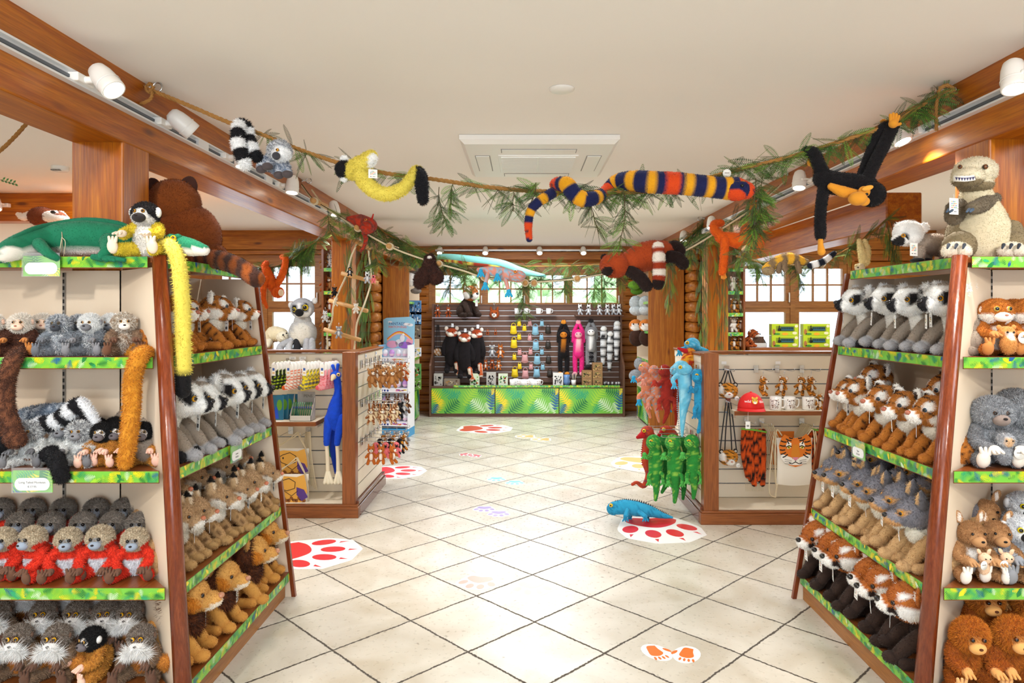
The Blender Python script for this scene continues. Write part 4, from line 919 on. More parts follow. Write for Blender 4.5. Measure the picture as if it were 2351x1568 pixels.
# row 3: red vests
m_red = Proto(monkey('plush monkey', .78, 'd9d9de', 'b9a78c', '8b97a8', '6b4a38', (4600, .011, .003), ((.019, .008, .009), None, '120d0c'), mix='eeeef0', hmix='d8c9ae', arm='e33a22', leg='e33a22', muzc='98a4b4', ear=None, bodyregs=[((0, 0, .135), (.08, .08, .045), 'e33a22')], headregs=[((.05, -.02, .165), (.03, .04, .02), 'e33a22'), ((-.05, -.02, .165), (.03, .04, .02), 'e33a22')], headr=(.062, .056, .058), feet='6b4a38', armp=[(.05, -.01, .13), (.08, -.05, .10), (.06, -.1, .06)]))
m_redg = Proto(monkey('plush monkey', .78, 'd9d9de', '7b7168', '8b97a8', '6b4a38', (4600, .011, .003), ((.019, .008, .009), None, '120d0c'), mix='eeeef0', hmix='8f857a', arm='e33a22', leg='c9c9ce', muzc='98a4b4', ear=None, bodyregs=[((0, 0, .135), (.08, .08, .045), 'e33a22')], headr=(.062, .056, .058), feet='6b4a38'))
G3 = 'red-shirted plush monkeys on the third front shelf'
cols = ['leftmost', 'second from left', 'third from left', 'fourth from left', 'fifth from left', 'rightmost']
for i, x in enumerate((12, 85, 160, 235, 312)):
    m_red.place('beige-capped plush monkey in red, front row, %s' % (cols[i] if i < 4 else 'rightmost'), frontloc(-1, 1, x, .13), [.2, -.3, .3, .1, .25][i], [1, 1.03, 1, 1.05, 1][i], G3)
for i, x in enumerate((50, 122, 195, 262, 322)):
    m_redg.place('grey-capped plush monkey in red, middle row, %s' % (cols[i] if i < 4 else 'rightmost'), frontloc(-1, 1, x, .25, .03), .2, 1, G3)
for i, x in enumerate((-2, 70, 140, 215, 278, 325)):
    m_redg.place('grey-capped plush monkey in red, back row, %s' % cols[i], frontloc(-1, 1, x+8, .36, .06), .3, 1, G3)
# row 4: whiskered tamarins
m_tam = Proto(monkey('plush tamarin', .82, '8b7058', '6f6053', '54382a', '5e4132', (5200, .013, .003), ((.018, .012, .0105), 'e0a51a', '120c08'), mix='b9a58e', hmix='a3968a', muzc='e6e3e0', whisk='f5f3f0', ear='round', es=.8, earc='6a5040', tail=Paint('c47f32'), tailp=[(0, .04, .03), (.09, .05, .03), (.13, -.0, .04), (.12, -.05, .08)], tailr=.03, bodyregs=[((.0, -.04, .06), (.05, .04, .04), 'c07a34')], muz=(.034, .024, .019)))
G4 = 'white-whiskered plush tamarins on the lowest front shelf'
for i, (x, rz) in enumerate(((50, .1), (140, .0), (330, .1))):
    m_tam.place('white-whiskered brown tamarin plush, front row, %s' % ['leftmost', 'left of the squirrel monkey', 'at the right end'][i], frontloc(-1, 0, x, .10), rz, 1.0, G4)
for i, (x, rz) in enumerate(((-5, .2), (100, .2), (178, .1), (240, .3), (298, .1))):
    m_tam.place('white-whiskered brown tamarin plush, second row, %s' % (cols[i] if i < 4 else 'rightmost'), frontloc(-1, 0, x+6, .23, .045), rz, .98, G4)
for i, (x, rz) in enumerate(((55, .2), (140, .3), (190, .1), (232, .2), (268, .3))):
    m_tam.place('white-whiskered brown tamarin plush, back row, %s' % (cols[i] if i < 4 else 'rightmost'), frontloc(-1, 0, x+10, .36, .085), rz, .96, G4)
m_sq.place('orange squirrel monkey plush with a black tuft among the tamarins', frontloc(-1, 0, 222, .10), -.5, 1.1, G4)
# ---- custom creatures described by points of the room
class Cr:
    def __init__(s, name, label, cat, base, group=None):
        s.r = empty(name, label, cat, base, group=group); s.off = -Vector(base)
    def tb(s, pts, r, seg=14, flat=None, sub=6):
        """pts (px,py,depth), radii in pixels at that depth"""
        if np.isscalar(r): r = [r]*len(pts)
        return tube([tuple(P(*p)) for p in pts], [q*p[2]/FPX for q, p in zip(r, pts)], seg, sub if len(pts) > 2 else 1, True, flat)
    def el(s, p, r, R=None):
        k = p[2]/FPX; r = (r,)*3 if np.isscalar(r) else r; return ell(tuple(P(*p)), tuple(v*k for v in r), R, 20, 14)
    def add(s, name, shapes, paint, fur=None, parent=None, m=None):
        o = soft(name, shapes, paint, parent or s.r, m, fur)
        if parent is None: o.location = s.off
        return o
    def reg(s, p, r, c):
        k = p[2]/FPX; r = (r,)*3 if np.isscalar(r) else r; return (tuple(P(*p)), tuple(v*k for v in r), c)
    def eye(s, p, r, look, iris='c98a1c', parent=None, **k):
        o = eyeball(parent or s.r, tuple(P(*p)), r*p[2]/FPX, look, iris, **k)
        if parent is None: o.location = s.off
        return o
TOP = 1.847
# crocodile
D = 3.02; c = Cr('plush_crocodile', 'large green plush crocodile lying on top of the left shelf unit', 'plush crocodile', (P(230, 600, D).x, D, TOP))
g = Paint('18704f', noise=.1)
def crocp(Pn):
    C = Paint('18704f', noise=.12)(Pn); low = (Pn[:, 2] < TOP+.028)&(Pn[:, 0] > P(95, 0, D).x); C[low] = H('efe9df'); return C
c.add('body', [c.tb([(-40, 605, 2.78), (0, 585, 2.80), (60, 563, 2.92), (130, 552, D), (200, 547, D), (270, 553, D), (330, 566, D), (370, 572, D)], [8, 20, 32, 38, 41, 38, 30, 22])], crocp, (9000, .004, .002, .2, .8))
c.add('ridge', [c.tb([(-30, 590, 2.76), (60, 533, 2.9), (130, 515, D), (200, 507, D), (270, 514, D), (330, 535, D)], [4, 6, 7, 8, 7, 4], flat=1.0)], Paint('19694b'), (2200, .004, .002))
hd = c.add('head', [c.tb([(350, 568, D), (400, 562, 2.98), (440, 568, 2.95), (468, 574, 2.93)], [22, 24, 20, 13], flat=1)], lambda Pn: np.where((Pn[:, 2] < TOP+.035)[:, None], np.array(H('efe9df')), Paint('18704f', noise=.1)(Pn)), (3000, .004, .002))
for x in (392, 408): c.add('eye_bump', [c.el((x, 546, 2.95), (10, 9, 9))], Paint('18704f'), (300, .004, .002))
c.eye((398, 547, 2.925), 7, (.3, -1, .2), 'e9b318')
for (x, y, d, sg) in ((250, 560, 2.93, 1), (215, 562, 2.93, -1)):
    if sg > 0:
        c.add('leg', [c.tb([(250, 555, 2.95), (248, 575, 2.88), (235, 588, 2.86)], [20, 15, 11]), c.tb([(215, 590, 2.86), (235, 592, 2.86)], [7, 9])]+[c.tb([(235, 590, 2.86), (235+dx, 597, 2.845)], [7, 5]) for dx in (10, 28, 50)], Paint('18704f', noise=.1), (2500, .004, .002))
c.add('leg', [c.tb([(90, 560, 2.9), (110, 580, 2.86), (130, 592, 2.86)], [14, 11, 8])], Paint('18704f', noise=.1), (900, .004, .002))
mb = MB()
for k in range(2): mb.tube([tuple(P(138+5*math.cos(t), 555+40*math.sin(t), D-.078*math.cos(t))) for t in np.linspace(-1.45, 1.45, 14)], .0022, 5)
mb.tube([tuple(P(142, 545, D-.085)), tuple(P(150, 556, D-.09)), tuple(P(146, 590, D-.09))], .0015, 5).tube([tuple(P(142, 545, D-.085)), tuple(P(138, 570, D-.09))], .0015, 5)
o = mb.build('tied_string', COTTON, c.r); o.location = c.off
# black-and-yellow monkey with hanging tail
bm = monkey('plush monkey', .92, 'f1ede6', '1d1b1c', 'e9e6e2', 'ecd9c2', (4500, .012, .003), EY('c98a1c'), arm='e0c83a', leg='e0c83a', earc='f2f0ec', muzc='2a2627', hmix='3a3536', ear='round', es=1.3,
    headregs=[((0, -.06, .165), (.06, .05, .03), 'dedbd8')], tail=lambda Pn: np.where((Pn[:, 2] < -.50)[:, None], np.array(H('151314')), Paint('e6d45c', noise=.05)(Pn)), tailp=[(.03, .03, .03), (.115, -.03, .05), (.165, -.045, -.03), (.185, -.05, -.2), (.19, -.05, -.44), (.19, -.05, -.62)], tailr=.033)
bm.name = 'plush_monkey'; bm['label'] = 'black, white and yellow plush monkey whose yellow tail hangs past the post'
p = P(345, 590, 2.96); bm.location = (p.x, 2.94, TOP); 
# big brown plush with ringed tail, seen from behind
D = 3.58; c = Cr('plush_fossa', 'big rust brown plush seated with its back turned, ringed tail hanging down', 'plush animal', (P(420, 600, D).x, D, TOP))
c.add('body', [c.el((428, 545, D), (78, 62, 78)), c.el((440, 585, D), (80, 60, 40))], Paint('74380f', noise=.12), (16000, .010, .0024, .2, .8))
hd = c.add('head', [c.el((400, 468, D-.02), (58, 52, 56))], Paint('7a3d12', noise=.12), (9000, .010, .0022, .2, .8))
for x, y in ((432, 432), (352, 436)):
    o = c.add('ear', [c.el((x, y, D), (21, 9, 28), (0, .2 if x > 400 else -.2, 0))], Paint('3c2018'), (900, .005, .0022))
c.add('tail', [c.tb([(455, 592, 3.5), (500, 596, 3.35), (548, 612, 3.2), (588, 640, 3.12)], [20, 22, 21, 20])], lambda Pn: np.where(((((Pn-np.array(P(455, 592, 3.5)))[:, 0])/.085) % 1 < .48)[:, None], np.array(H('3d2218')), Paint('8a4616', noise=.08)(Pn)), (5000, .006, .0024))
# T-rex
D = 3.12; c = Cr('plush_dinosaur', 'tall cream and olive plush tyrannosaur with bared teeth on the right unit', 'plush dinosaur', (P(2240, 597, D).x, D, 1.847))
OL = '8a7a5c'
def cream(Pn): return Paint('dccfae', noise=.06)(Pn)
c.add('body', [c.tb([(2250, 565, D), (2250, 520, D), (2243, 470, D), (2238, 435, D)], [56, 60, 42, 30], 20)], lambda Pn: np.where(((Pn[:, 1] > D+.02)|(Pn[:, 0] > P(2290, 0, D).x))[:, None], np.array(H(OL)), cream(Pn)), (9000, .007, .0024))
hd = c.add('head', [c.el((2238, 395, D-.02), (46, 44, 34)), c.el((2222, 408, D-.08), (34, 34, 24)), c.el((2240, 425, D-.03), (38, 34, 18))], lambda Pn: np.where(((Pn[:, 2] < P(0, 424, D).z)|(Pn[:, 1] > D+.03))[:, None], np.array(H(OL)), Paint('d9cfb4', noise=.08)(Pn)), (6000, .009, .0026))
mb = MB()
def mouthp(t): return np.array(P(2192+58*t, 409+3*math.sin(PI*t)-4*t, D-.108-.056*math.sin(PI*min(1, t*.9+.1))**.8))
for i in range(9):
    a, b = mouthp(i/9), mouthp((i+1)/9); m_ = (a+b)/2; up = np.array((0, 0, .013)); mb.prism([a+up*.9, b+up*.9, b-up*.9, a-up*.9], (0, .01, 0), 0)
    mb.add([a+up*.3+(0, -.002, 0), b+up*.3+(0, -.002, 0), m_-up*.8+(0, -.002, 0)], [(0, 2, 1)], 1)
o = mb.build('teeth', [mat('tooth_white', 'f2efe6', .6), mat('mouth_violet', '3a3560', .6)], c.r); o.location = c.off
c.eye((2262, 383, D-.115), 6, (.4, -1, .1), '6a3c18'); c.eye((2204, 383, D-.10), 5, (-.6, -1, .1), '6a3c18')
for (a, b, e) in (((2283, 455, D), (2255, 470, D-.1), (2232, 478, D-.17)), ((2212, 470, D), (2190, 500, D-.08), (2186, 478, D-.15))):
    c.add('arm', [c.tb([a, b, e], [16, 17, 14])], Paint('6f6350', noise=.15), (2200, .008, .0025))
    c.add('claw', [c.tb([(e[0]+dx, e[1]+3, e[2]-.02), (e[0]+dx-6, e[1]+9, e[2]-.05)], [4, 2]) for dx in (-7, 1)], '34465a')
for (x, xx) in ((2200, 2196), (2325, 2322)):
    c.add('leg', [c.tb([((x+2255)/2, 560, D), (x, 565, D-.04)], [36, 34]), c.tb([(2310 if x > 2250 else 2210, 530, D+.02), (x, 560, D)], [34, 30])], Paint(OL, noise=.1), (3500, .008, .0026))
    c.add('foot', [c.el((xx, 577, D-.10), (34, 20, 22)), c.el((xx-16, 577, D-.13), (16, 14, 14)), c.el((xx+16, 577, D-.13), (16, 14, 14))], Paint('efe6d2'), (2500, .007, .0025))
    c.add('claw', [c.tb([(xx+dx, 562, D-.16), (xx+dx-3, 570, D-.185)], [4, 2]) for dx in (-18, 0, 18)], '2c3440')
swing(c.r, (P(2190, 455, D-.18)-c.r.location), (0, 0, .3), .05, .07)
# walking lemur plush on the right unit
D = 3.3; c = Cr('plush_lemur', 'grey plush lemur on all fours beside the tyrannosaur', 'plush lemur', (P(2120, 605, D).x, D, TOP))
c.add('body', [c.tb([(2190, 572, D), (2150, 562, D), (2115, 560, D)], [24, 26, 22])], Paint('9a8b7d', noise=.1), (4500, .007, .0024))
hd = c.add('head', [c.el((2085, 535, D-.02), (33, 30, 30)), c.el((2066, 550, D-.05), (17, 18, 14))], Paint('f0eeea', [c.reg((2062, 556, D-.06), (11, 30, 14), '1b191a'), c.reg((2078, 543, D-.06), (9, 16, 9), '1b191a'), c.reg((2090, 508, D), (26, 30, 10), 'a59a8f')], noise=.05), (3800, .007, .0024))
c.eye((2074, 541, D-.085), 5, (-.5, -1, .1))
for x in (2118, 2060): c.add('ear', [c.el((x+4, 522, D+.01), (9, 6, 11))], Paint('efedea'), (500, .012, .0025))
for (x, d) in ((2110, D-.07), (2128, D+.03), (2170, D-.07), (2186, D+.03)):
    c.add('leg', [c.tb([(x, 575, d), (x, 592, d)], [13, 11])], Paint('9a8b7d', noise=.1), (1100, .007, .0024)); c.add('paw', [c.el((x-4, 598, d-.01), (15, 16, 6))], '1d1b1c')
c.add('tail', [c.tb([(2200, 575, D+.02), (2230, 585, D+.08), (2250, 590, D+.12)], [9, 11, 10])], Paint('8a7d72'), (900, .01, .003))
swing(c.r, (P(2098, 558, D-.11)-c.r.location), (0, 0, .4), .05, .06)
# fern tuft behind them
# ---- right unit front shelves
G5 = 'pairs of plush with a cub on the right front shelves'
def withbaby(root, S, fn): return root
tg = monkey('plush tiger', .85, 'bb6f26', 'bf7429', 'f4efe6', 'c98546', (5600, .007, .0024), ((.026, .014, .012), 'b9a23a', 'f5f2ea'), ear='round', es=1.1, earc='f3efe8', belly='f2ece2', headregs=[((.05, -.03, .165), (.035, .06, .025), 'f4efe6'), ((-.05, -.03, .165), (.035, .06, .025), 'f4efe6')], headr=(.072, .06, .06), nosec='c0806a', muz=(.036, .03, .022))
for o in list(tg.children):
    if o.name.startswith('head'):
        for q in o.children:
            if q.name.startswith('face'): bpy.data.objects.remove(q)
V = ell((0, -.10*.85, .10*.85), (.032, .028, .028), None, 14, 10)
bb = soft('cub', [V, ell((0, -.10, .045), (.03, .025, .04), None, 14, 10)], Paint('c98a4a', [((0, -.125, .078), (.02, .02, .012), 'f4efe6')], noise=.05), tg, FUR, (1500, .006, .002))
for s in (-1, 1): bead(bb, (s*.011, -.113, .09), .004); soft('ear', [ell((s*.026, -.085, .108), (.009, .005, .01))], 'c98a4a', bb)
roundtag(tg, (.04, -.125, .07), (0, 0, 0), .022); TGP = Proto(tg)
TGP.place('striped tiger plush holding a cub, nearer the right corner post', frontloc(1, 3, 2280, .14), -.1, 1.12, G5); TGP.place('striped tiger plush holding a cub, cut by the right frame edge', frontloc(1, 3, 2352, .14), -.1, 1.12, G5); TGP.place('striped tiger plush standing behind the two with cubs', frontloc(1, 3, 2318, .26), -.1, 1.12, G5)
sl = monkey('plush sloth', 1.12, '8d8f93', '8d8f93', 'd9b48c', 'e9e0d4', (7500, .013, .003), ((.022, .004, .008), '5a4030', '20140e'), mix='b9bbbe', hmix='b9bbbe', ear=None, muz=(.03, .028, .022), muzc='8c7c74', headr=(.072, .06, .06), nosec='241c1c', armp=[(.055, -.01, .13), (.08, -.06, .09), (.05, -.1, .07)])
bb = soft('cub', [ell((0, -.115, .115), (.036, .03, .032), None, 14, 10), ell((0, -.105, .06), (.036, .03, .045), None, 14, 10)], Paint('8d8f93', [((0, -.145, .112), (.024, .02, .02), 'd9b48c')], mix='b0b2b6'), sl, FUR, (2500, .009, .0025))
for s in (-1, 1): bead(bb, (s*.012, -.143, .118), .004)
roundtag(sl, (.035, -.15, .07), (0, 0, 0), .024); SLP = Proto(sl)
SLP.place('grey sloth plush holding a baby sloth, nearer the right corner post', frontloc(1, 2, 2272, .15), -.1, 1, G5); SLP.place('grey sloth plush holding a baby, cut by the right frame edge', frontloc(1, 2, 2350, .15), -.1, 1, G5); SLP.place('grey sloth plush behind the front pair of sloths', frontloc(1, 2, 2325, .29), -.1, 1.05, G5)
kg = monkey('plush kangaroo', .92, 'b98a5c', 'b98a5c', 'b98a5c', 'b98a5c', (5200, .009, .0026), ((.028, .012, .006), None, '100c0c'), belly='f4efe8', ear=None, muz=(.03, .03, .024), nosec='16110f', headr=(.056, .055, .05), arm='b98a5c', leg='b98a5c', feet='efe6da', mix='c9a076')
for s in (-1, 1): soft('ear', [ell((s*.045, -.01, .255*.92+.01), (.015, .007, .03), (0, s*.45, 0))], Paint('b98a5c', [((s*.045, -.018, .245), (.009, .008, .022), 'f2e6da')]), kg, FUR, (500, .006, .002))
bb = soft('joey', [ell((0, -.105, .105), (.024, .022, .022), None, 12, 8), ell((0, -.1, .065), (.022, .018, .03), None, 12, 8)]+[ell((s*.02, -.1, .13), (.008, .004, .013), (0, s*.5, 0), 8, 6) for s in (-1, 1)], Paint('e9c6a4'), kg, FUR, (900, .005, .002))
for s in (-1, 1): bead(bb, (s*.009, -.125, .108), .003)
roundtag(kg, (-.02, -.13, .085), (0, 0, .3), .018); KGP = Proto(kg)
G6 = 'kangaroo plushes on the third right front shelf'
KGP.place('tan kangaroo plush with joey, leftmost on its shelf', frontloc(1, 1, 2222, .13), .0, 1.0, G6); KGP.place('tan kangaroo plush with joey beside the mother lemur', frontloc(1, 1, 2283, .13), -.2, 1.0, G6); KGP.place('tan kangaroo plush raised behind the two front kangaroos', frontloc(1, 1, 2258, .27, .05), -.2, 1.0, G6)
lm = monkey('plush lemur', .95, 'a9abb0', 'e9e9e9', 'f2f2f0', '8d8f94', (5200, .009, .0026), ((.026, .008, .0115), 'e8d21a', '16120f'), muz=(.022, .03, .02), muzc='1c1a1c', ear='round', es=1.2, earc='efefef', mix='c4c6ca', hmix='c9cace', headr=(.062, .055, .055))
bb = soft('baby', [ell((0, -.115, .10), (.026, .022, .024), None, 12, 8), ell((0, -.105, .055), (.026, .02, .03), None, 12, 8)], Paint('eeeeee', [((0, -.137, .095), (.009, .012, .009), '1c1a1c'), ((.011, -.13, .106), (.007, .012, .007), '1c1a1c'), ((-.011, -.13, .106), (.007, .012, .007), '1c1a1c')]), lm, FUR, (900, .006, .002))
LMP = Proto(lm); G7 = 'seated grey lemur plushes at the right frame edge'
LMP.place('yellow-eyed grey lemur plush with baby beside the kangaroos', frontloc(1, 1, 2332, .13), -.1, 1.08, G7); LMP.place('yellow-eyed grey lemur plush behind the front lemur', frontloc(1, 1, 2338, .28, .06), -.1, 1.05, G7)
ou = monkey('plush orangutan', .98, 'b9641e', 'c4701f', 'c98e4e', 'd79a58', (9000, .016, .0032), ((.022, .012, .009), '5a2c12', '1c0f08'), mix='cf7a26', hmix='d58228', muz=(.033, .024, .024), muzc='e0a660', ear=None, headr=(.068, .05, .068), nosec='5a2e14', hlong=1.1, es=1, feet='e2ab70')
OUP = Proto(ou); G8 = 'orange orangutan plushes on the lowest right front shelf'
for (x, ins, up, sc_, lab) in ((2212, .08, 0, 1, 'orange orangutan plush in front, nearest the corner post'), (2308, .08, 0, 1.02, 'orange orangutan plush in front, beside the frame edge'), (2248, .21, .09, 1, 'orange orangutan plush in the second row, seen between the front two'), (2350, .2, .08, 1.02, 'orange orangutan plush in the second row at the frame edge'), (2300, .32, .16, .98, 'orange orangutan plush in the back row, over the front right one'), (2355, .33, .17, .98, 'orange orangutan plush in the back row at the frame edge'), (2238, .34, .14, .9, 'orange orangutan plush hidden deepest in the back row')):
    OUP.place(lab, frontloc(1, 0, x, ins, up), (.12, 0, -.05), sc_, G8)
# ---- loose tails hanging over the left front shelves belong to plush behind
def tailtoy(label, head, path, radii, col, mixc, base, S=.8):
    c = Cr('long_tailed_plush', label, 'plush monkey', base)
    c.add('body', [c.el(head, (40, 34, 30))], Paint(col, mix=mixc), (2600, .012, .003))
    c.add('tail', [c.tb(path, radii)], Paint(col, mix=mixc), (7000, .013, .003, .4, .7))
    for dx in (-14, 14): c.add('foot', [c.el((head[0]+dx, head[1]+14, head[2]-.06), (12, 10, 14))], 'c07a3a')
    return c
tailtoy('dark brown plush whose thick tail hangs from the top left shelf', (48, 800, 3.0), [(52, 806, 2.93), (30, 826, 2.79), (14, 880, 2.79), (14, 940, 2.785), (32, 1000, 2.78), (38, 1008, 2.78)], [14, 17, 17, 18, 20, 20], '4a2c20', '7a4c34', tuple(frontloc(-1, 3, 48, .16)))
tailtoy('orange plush whose thick golden tail hangs to the next shelf', (322, 806, 3.0), [(345, 812, 2.92), (322, 815, 2.79), (305, 870, 2.785), (302, 940, 2.78), (295, 1010, 2.775), (288, 1062, 2.77)], [14, 18, 18, 18, 17, 15], 'c07a1e', 'd6922c', tuple(frontloc(-1, 3, 322, .17)))
c = Cr('plush_lemur', 'blue-grey ring-tailed plush lying across the second shelf monkeys', 'plush lemur', tuple(frontloc(-1, 2, 120, .25, .1)))
c.add('body', [c.tb([(60, 962, 3.05), (110, 955, 3.05), (160, 950, 3.05)], [26, 28, 24])], Paint('5d6b7c', mix='b9c2cc'), (4200, .013, .003))
c.add('tail', [c.tb([(60, 985, 2.95), (95, 975, 2.93), (130, 968, 2.92), (165, 940, 2.92), (185, 930, 2.93), (205, 955, 2.93), (215, 975, 2.93)], [16, 18, 18, 18, 17, 15, 13])], lambda Pn: np.where((((Pn[:, 0]*1.0+Pn[:, 2]*.6)/.085) % 1 < .5)[:, None], np.array(H('17161a')), np.array(H('eff0f2'))), (5000, .014, .003))
c = Cr('long_tailed_plush', 'black furry tail hanging over the shelf edge beside the price card', 'plush monkey', tuple(frontloc(-1, 2, 135, .1)))
c.add('tail', [c.tb([(120, 1040, 2.83), (132, 1062, 2.745), (142, 1095, 2.745)], [15, 17, 15])], Paint('161518', noise=.4), (3000, .013, .003))
c.add('body', [c.el((120, 1042, 2.86), (24, 24, 16))], Paint('1d1b1f', noise=.3), (1500, .012, .003))
c = Cr('long_tailed_plush', 'black plush at the left frame edge under the brown tail', 'plush monkey', tuple(frontloc(-1, 2, 8, .08)))
c.add('body', [c.el((6, 1020, 2.83), (24, 24, 26)), c.el((14, 985, 2.83), (16, 14, 18))], Paint('151417', noise=.4), (2500, .013, .003))
# plush on the cupboard beyond the left post
c = Cr('plush_dog', 'brown and white plush lying on the cupboard beyond the left post', 'plush animal', tuple(P(100, 518, 6.1))[:2]+(2.03,))
D = 6.1; dz = P(100, 518, D).z
c.add('head', [c.el((95, 497, D), (30, 22, 22)), c.el((125, 498, D-.06), (26, 20, 14))], Paint('7a3c1e', [c.reg((112, 488, D-.1), (18, 24, 10), 'f2ede4'), c.reg((128, 505, D-.08), (30, 30, 12), 'f2ede4')]), (3000, .01, .005))
c.add('ear', [c.tb([(80, 488, D), (55, 498, D-.02), (42, 492, D-.02)], [9, 9, 5])], 'efe6dc', (300, .01, .005)); c.add('ear', [c.tb([(140, 492, D), (155, 503, D-.02)], [8, 5])], 'efe6dc', (200, .01, .005))
c.add('nose', [c.el((122, 487, D-.2), (6, 5, 4))], '171313', m=EYE_M)
# ================================================================ GARLANDS AND WHAT HANGS IN THEM
FERN = [mat('fern_green', '3f6b24', .6), mat('fern_light', '6a9a2e', .6), mat('fern_dark', '24441e', .6), mat('fern_stem', '5a4a2c', .8)]
def frond(mb, b, d, L_, w_=.35, n=13, sag=.5, m=0, r=random):
    n = int(n*1.55)
    """feather-shaped fern leaf from b along d"""
    b = np.array(b, float); d = np.array(d, float); d /= np.linalg.norm(d); s_ = np.cross(d, (0, 0, 1.0))
    if np.linalg.norm(s_) < .2: s_ = np.array((1.0, 0, 0))
    s_ /= np.linalg.norm(s_); a = r.uniform(-1.2, 1.2); u_ = np.cross(s_, d); s_ = s_*math.cos(a)+u_*math.sin(a); p = b.copy(); st = L_/n; V = []; F = []; M_ = []
    pts = [p.copy()]
    for i in range(n):
        d[2] -= sag*st*2.2; d /= np.linalg.norm(d); q = p+d*st; wl = L_*w_*.85*math.sin(PI*(i+1.3)/(n+1.6))**.8*.5
        s2 = s_-d*np.dot(s_, d); s2 /= np.linalg.norm(s2)
        for sg in (1, -1):
            k = len(V); tip = p+s2*sg*wl+d*wl*.45+np.array((0, 0, -.12*wl)); bw = st*.6
            mid = (p+tip)/2
            V += [p, mid+d*bw*.55, tip, mid-d*bw*.45]; F.append((k, k+1, k+2, k+3))
        p = q; pts.append(p.copy())
    mb.add(np.array(V), F, m)
    mb.tube([pts[0], pts[n//2], pts[-1]], [.0011, .0008, .0005], 4, 3, sub=3)
    return pts
def twist(mb, pts, r, m=0, strands=3, turns=None):
    pts = [tuple(p) for p in pts]; Q, _ = smoothpath(pts, [r]*len(pts), 8 if len(pts) > 2 else 1)
    seg = np.linalg.norm(np.diff(Q, axis=0), axis=1); cum = np.concatenate([[0], np.cumsum(seg)]); N_ = max(8, int(cum[-1]/(r*1.3))); N_ = min(N_, 900)
    t = np.linspace(0, cum[-1], N_); R = np.stack([np.interp(t, cum, Q[:, k]) for k in range(3)], 1)
    T = np.gradient(R, axis=0); T /= np.linalg.norm(T, axis=1, keepdims=True); u = np.cross(T, (0, 0, 1.0)+.01*np.ones(3)); u /= np.linalg.norm(u, axis=1, keepdims=True); v = np.cross(T, u)
    for k in range(strands):
        ph = t/(r*7)*2*PI/1.0+k*2*PI/strands; C = R+(u*np.cos(ph)[:, None]+v*np.sin(ph)[:, None])*r*.5
        V, F = tube(C, [r*.56]*N_, 6, 1, 'flat'); mb.add(V, F, m, True)
def garland(name, label, cat, path, r, ropemat=ROPE, fern=(), hang=(), seed=1, dens=60, flen=.15, side=.05, box=None):
    """path: points. fern: list of (t0,t1) ranges of the path with sprays; hang: list of (point, length)"""
    root = empty(name, label, cat, tuple(path[len(path)//2])); off = -root.location
    mb = MB(); twist(mb, path, r); o = mb.build('rope', ropemat, root); o.location = off
    rr = random.Random(seed); Q, _ = smoothpath([tuple(p) for p in path], [r]*len(path), 8); mb = MB(); cnt = 0
    for (t0, t1, k) in fern:
        for i in range(int(k*2.5)):
            t = rr.uniform(t0, t1)*(len(Q)-1); a = int(min(t, len(Q)-2)); p = Q[a]*(1-(t-a))+Q[a+1]*(t-a); T = Q[a+1]-Q[a]; T = T/np.linalg.norm(T)
            d = T*rr.choice((-1, 1))*rr.uniform(.4, 1)+np.array((rr.uniform(-.5, .5), rr.uniform(-.5, .5), rr.uniform(-1.0, .55)))
            frond(mb, p, d, flen*rr.uniform(.55, 1.15), .34, 12, rr.uniform(.6, 2.2), rr.choice((0, 0, 1, 2)), rr); cnt += 1
    for (p, ln, k) in hang:
        p = np.array(tuple(p), float); st = [p]; d = np.array((rr.uniform(-.1, .1), 0, -1.0))
        for i in range(6): d += np.array((rr.uniform(-.2, .2), rr.uniform(-.1, .1), 0)); st.append(st[-1]+d/np.linalg.norm(d)*ln/6)
        mb.tube(st, .002, 5, 3)
        for i in range(int(k*2.5)):
            a = rr.random()*5.9; b = int(a); q = st[b]*(1-(a-b))+st[b+1]*(a-b); frond(mb, q, (rr.uniform(-1, 1), rr.uniform(-.6, .6), rr.uniform(-1, .1)), flen*rr.uniform(.5, .9), .36, 11, 1.4, rr.choice((0, 0, 1, 2)), rr)
    if mb.V:
        o = mb.build('fern_leaves', FERN, root); o.location = off
    return root
D1 = 3.31
g1 = [(338, 203), (440, 245), (530, 283), (600, 308), (700, 348), (800, 380), (900, 400), (1000, 412), (1100, 427), (1200, 437), (1300, 440), (1400, 443), (1500, 438), (1600, 415), (1700, 388), (1780, 369), (1850, 350), (1950, 318), (2040, 288), (2100, 252), (2160, 216), (2192, 207)]
GP1 = [P(x, y, D1) for x, y in g1]
garland('fern_garland', 'rope garland with fern sprays strung between the two beams in front', 'garland', GP1, .0108, fern=((.13, .2, 10), (.23, .32, 16), (.37, .5, 26), (.46, .68, 60), (.66, .8, 34), (.78, .92, 44), (.91, .97, 16)),
        hang=((P(1008, 430, D1), .19, 12), (P(1040, 420, D1), .14, 9), (P(1180, 440, D1), .10, 7), (P(1230, 420, D1-.02), .12, 6), (P(1350, 445, D1), .20, 12), (P(1430, 435, D1-.04), .29, 18), (P(1742, 430, D1), .36, 26), (P(1752, 400, D1), .30, 24), (P(1735, 410, D1-.03), .25, 18)), flen=.135, seed=3)
mb = MB(); twist(mb, [P(350, 210, D1-.02), P(345, 228, D1-.03), P(318, 240, D1-.03), P(312, 236, D1-.02)], .009); twist(mb, [P(334, 196, D1), P(340, 212, D1-.02), P(352, 204, D1), P(346, 190, D1), P(336, 200, D1)], .009)
tag(mb.build('rope_end', ROPE), 'knotted end of the front rope on the left beam', 'rope')
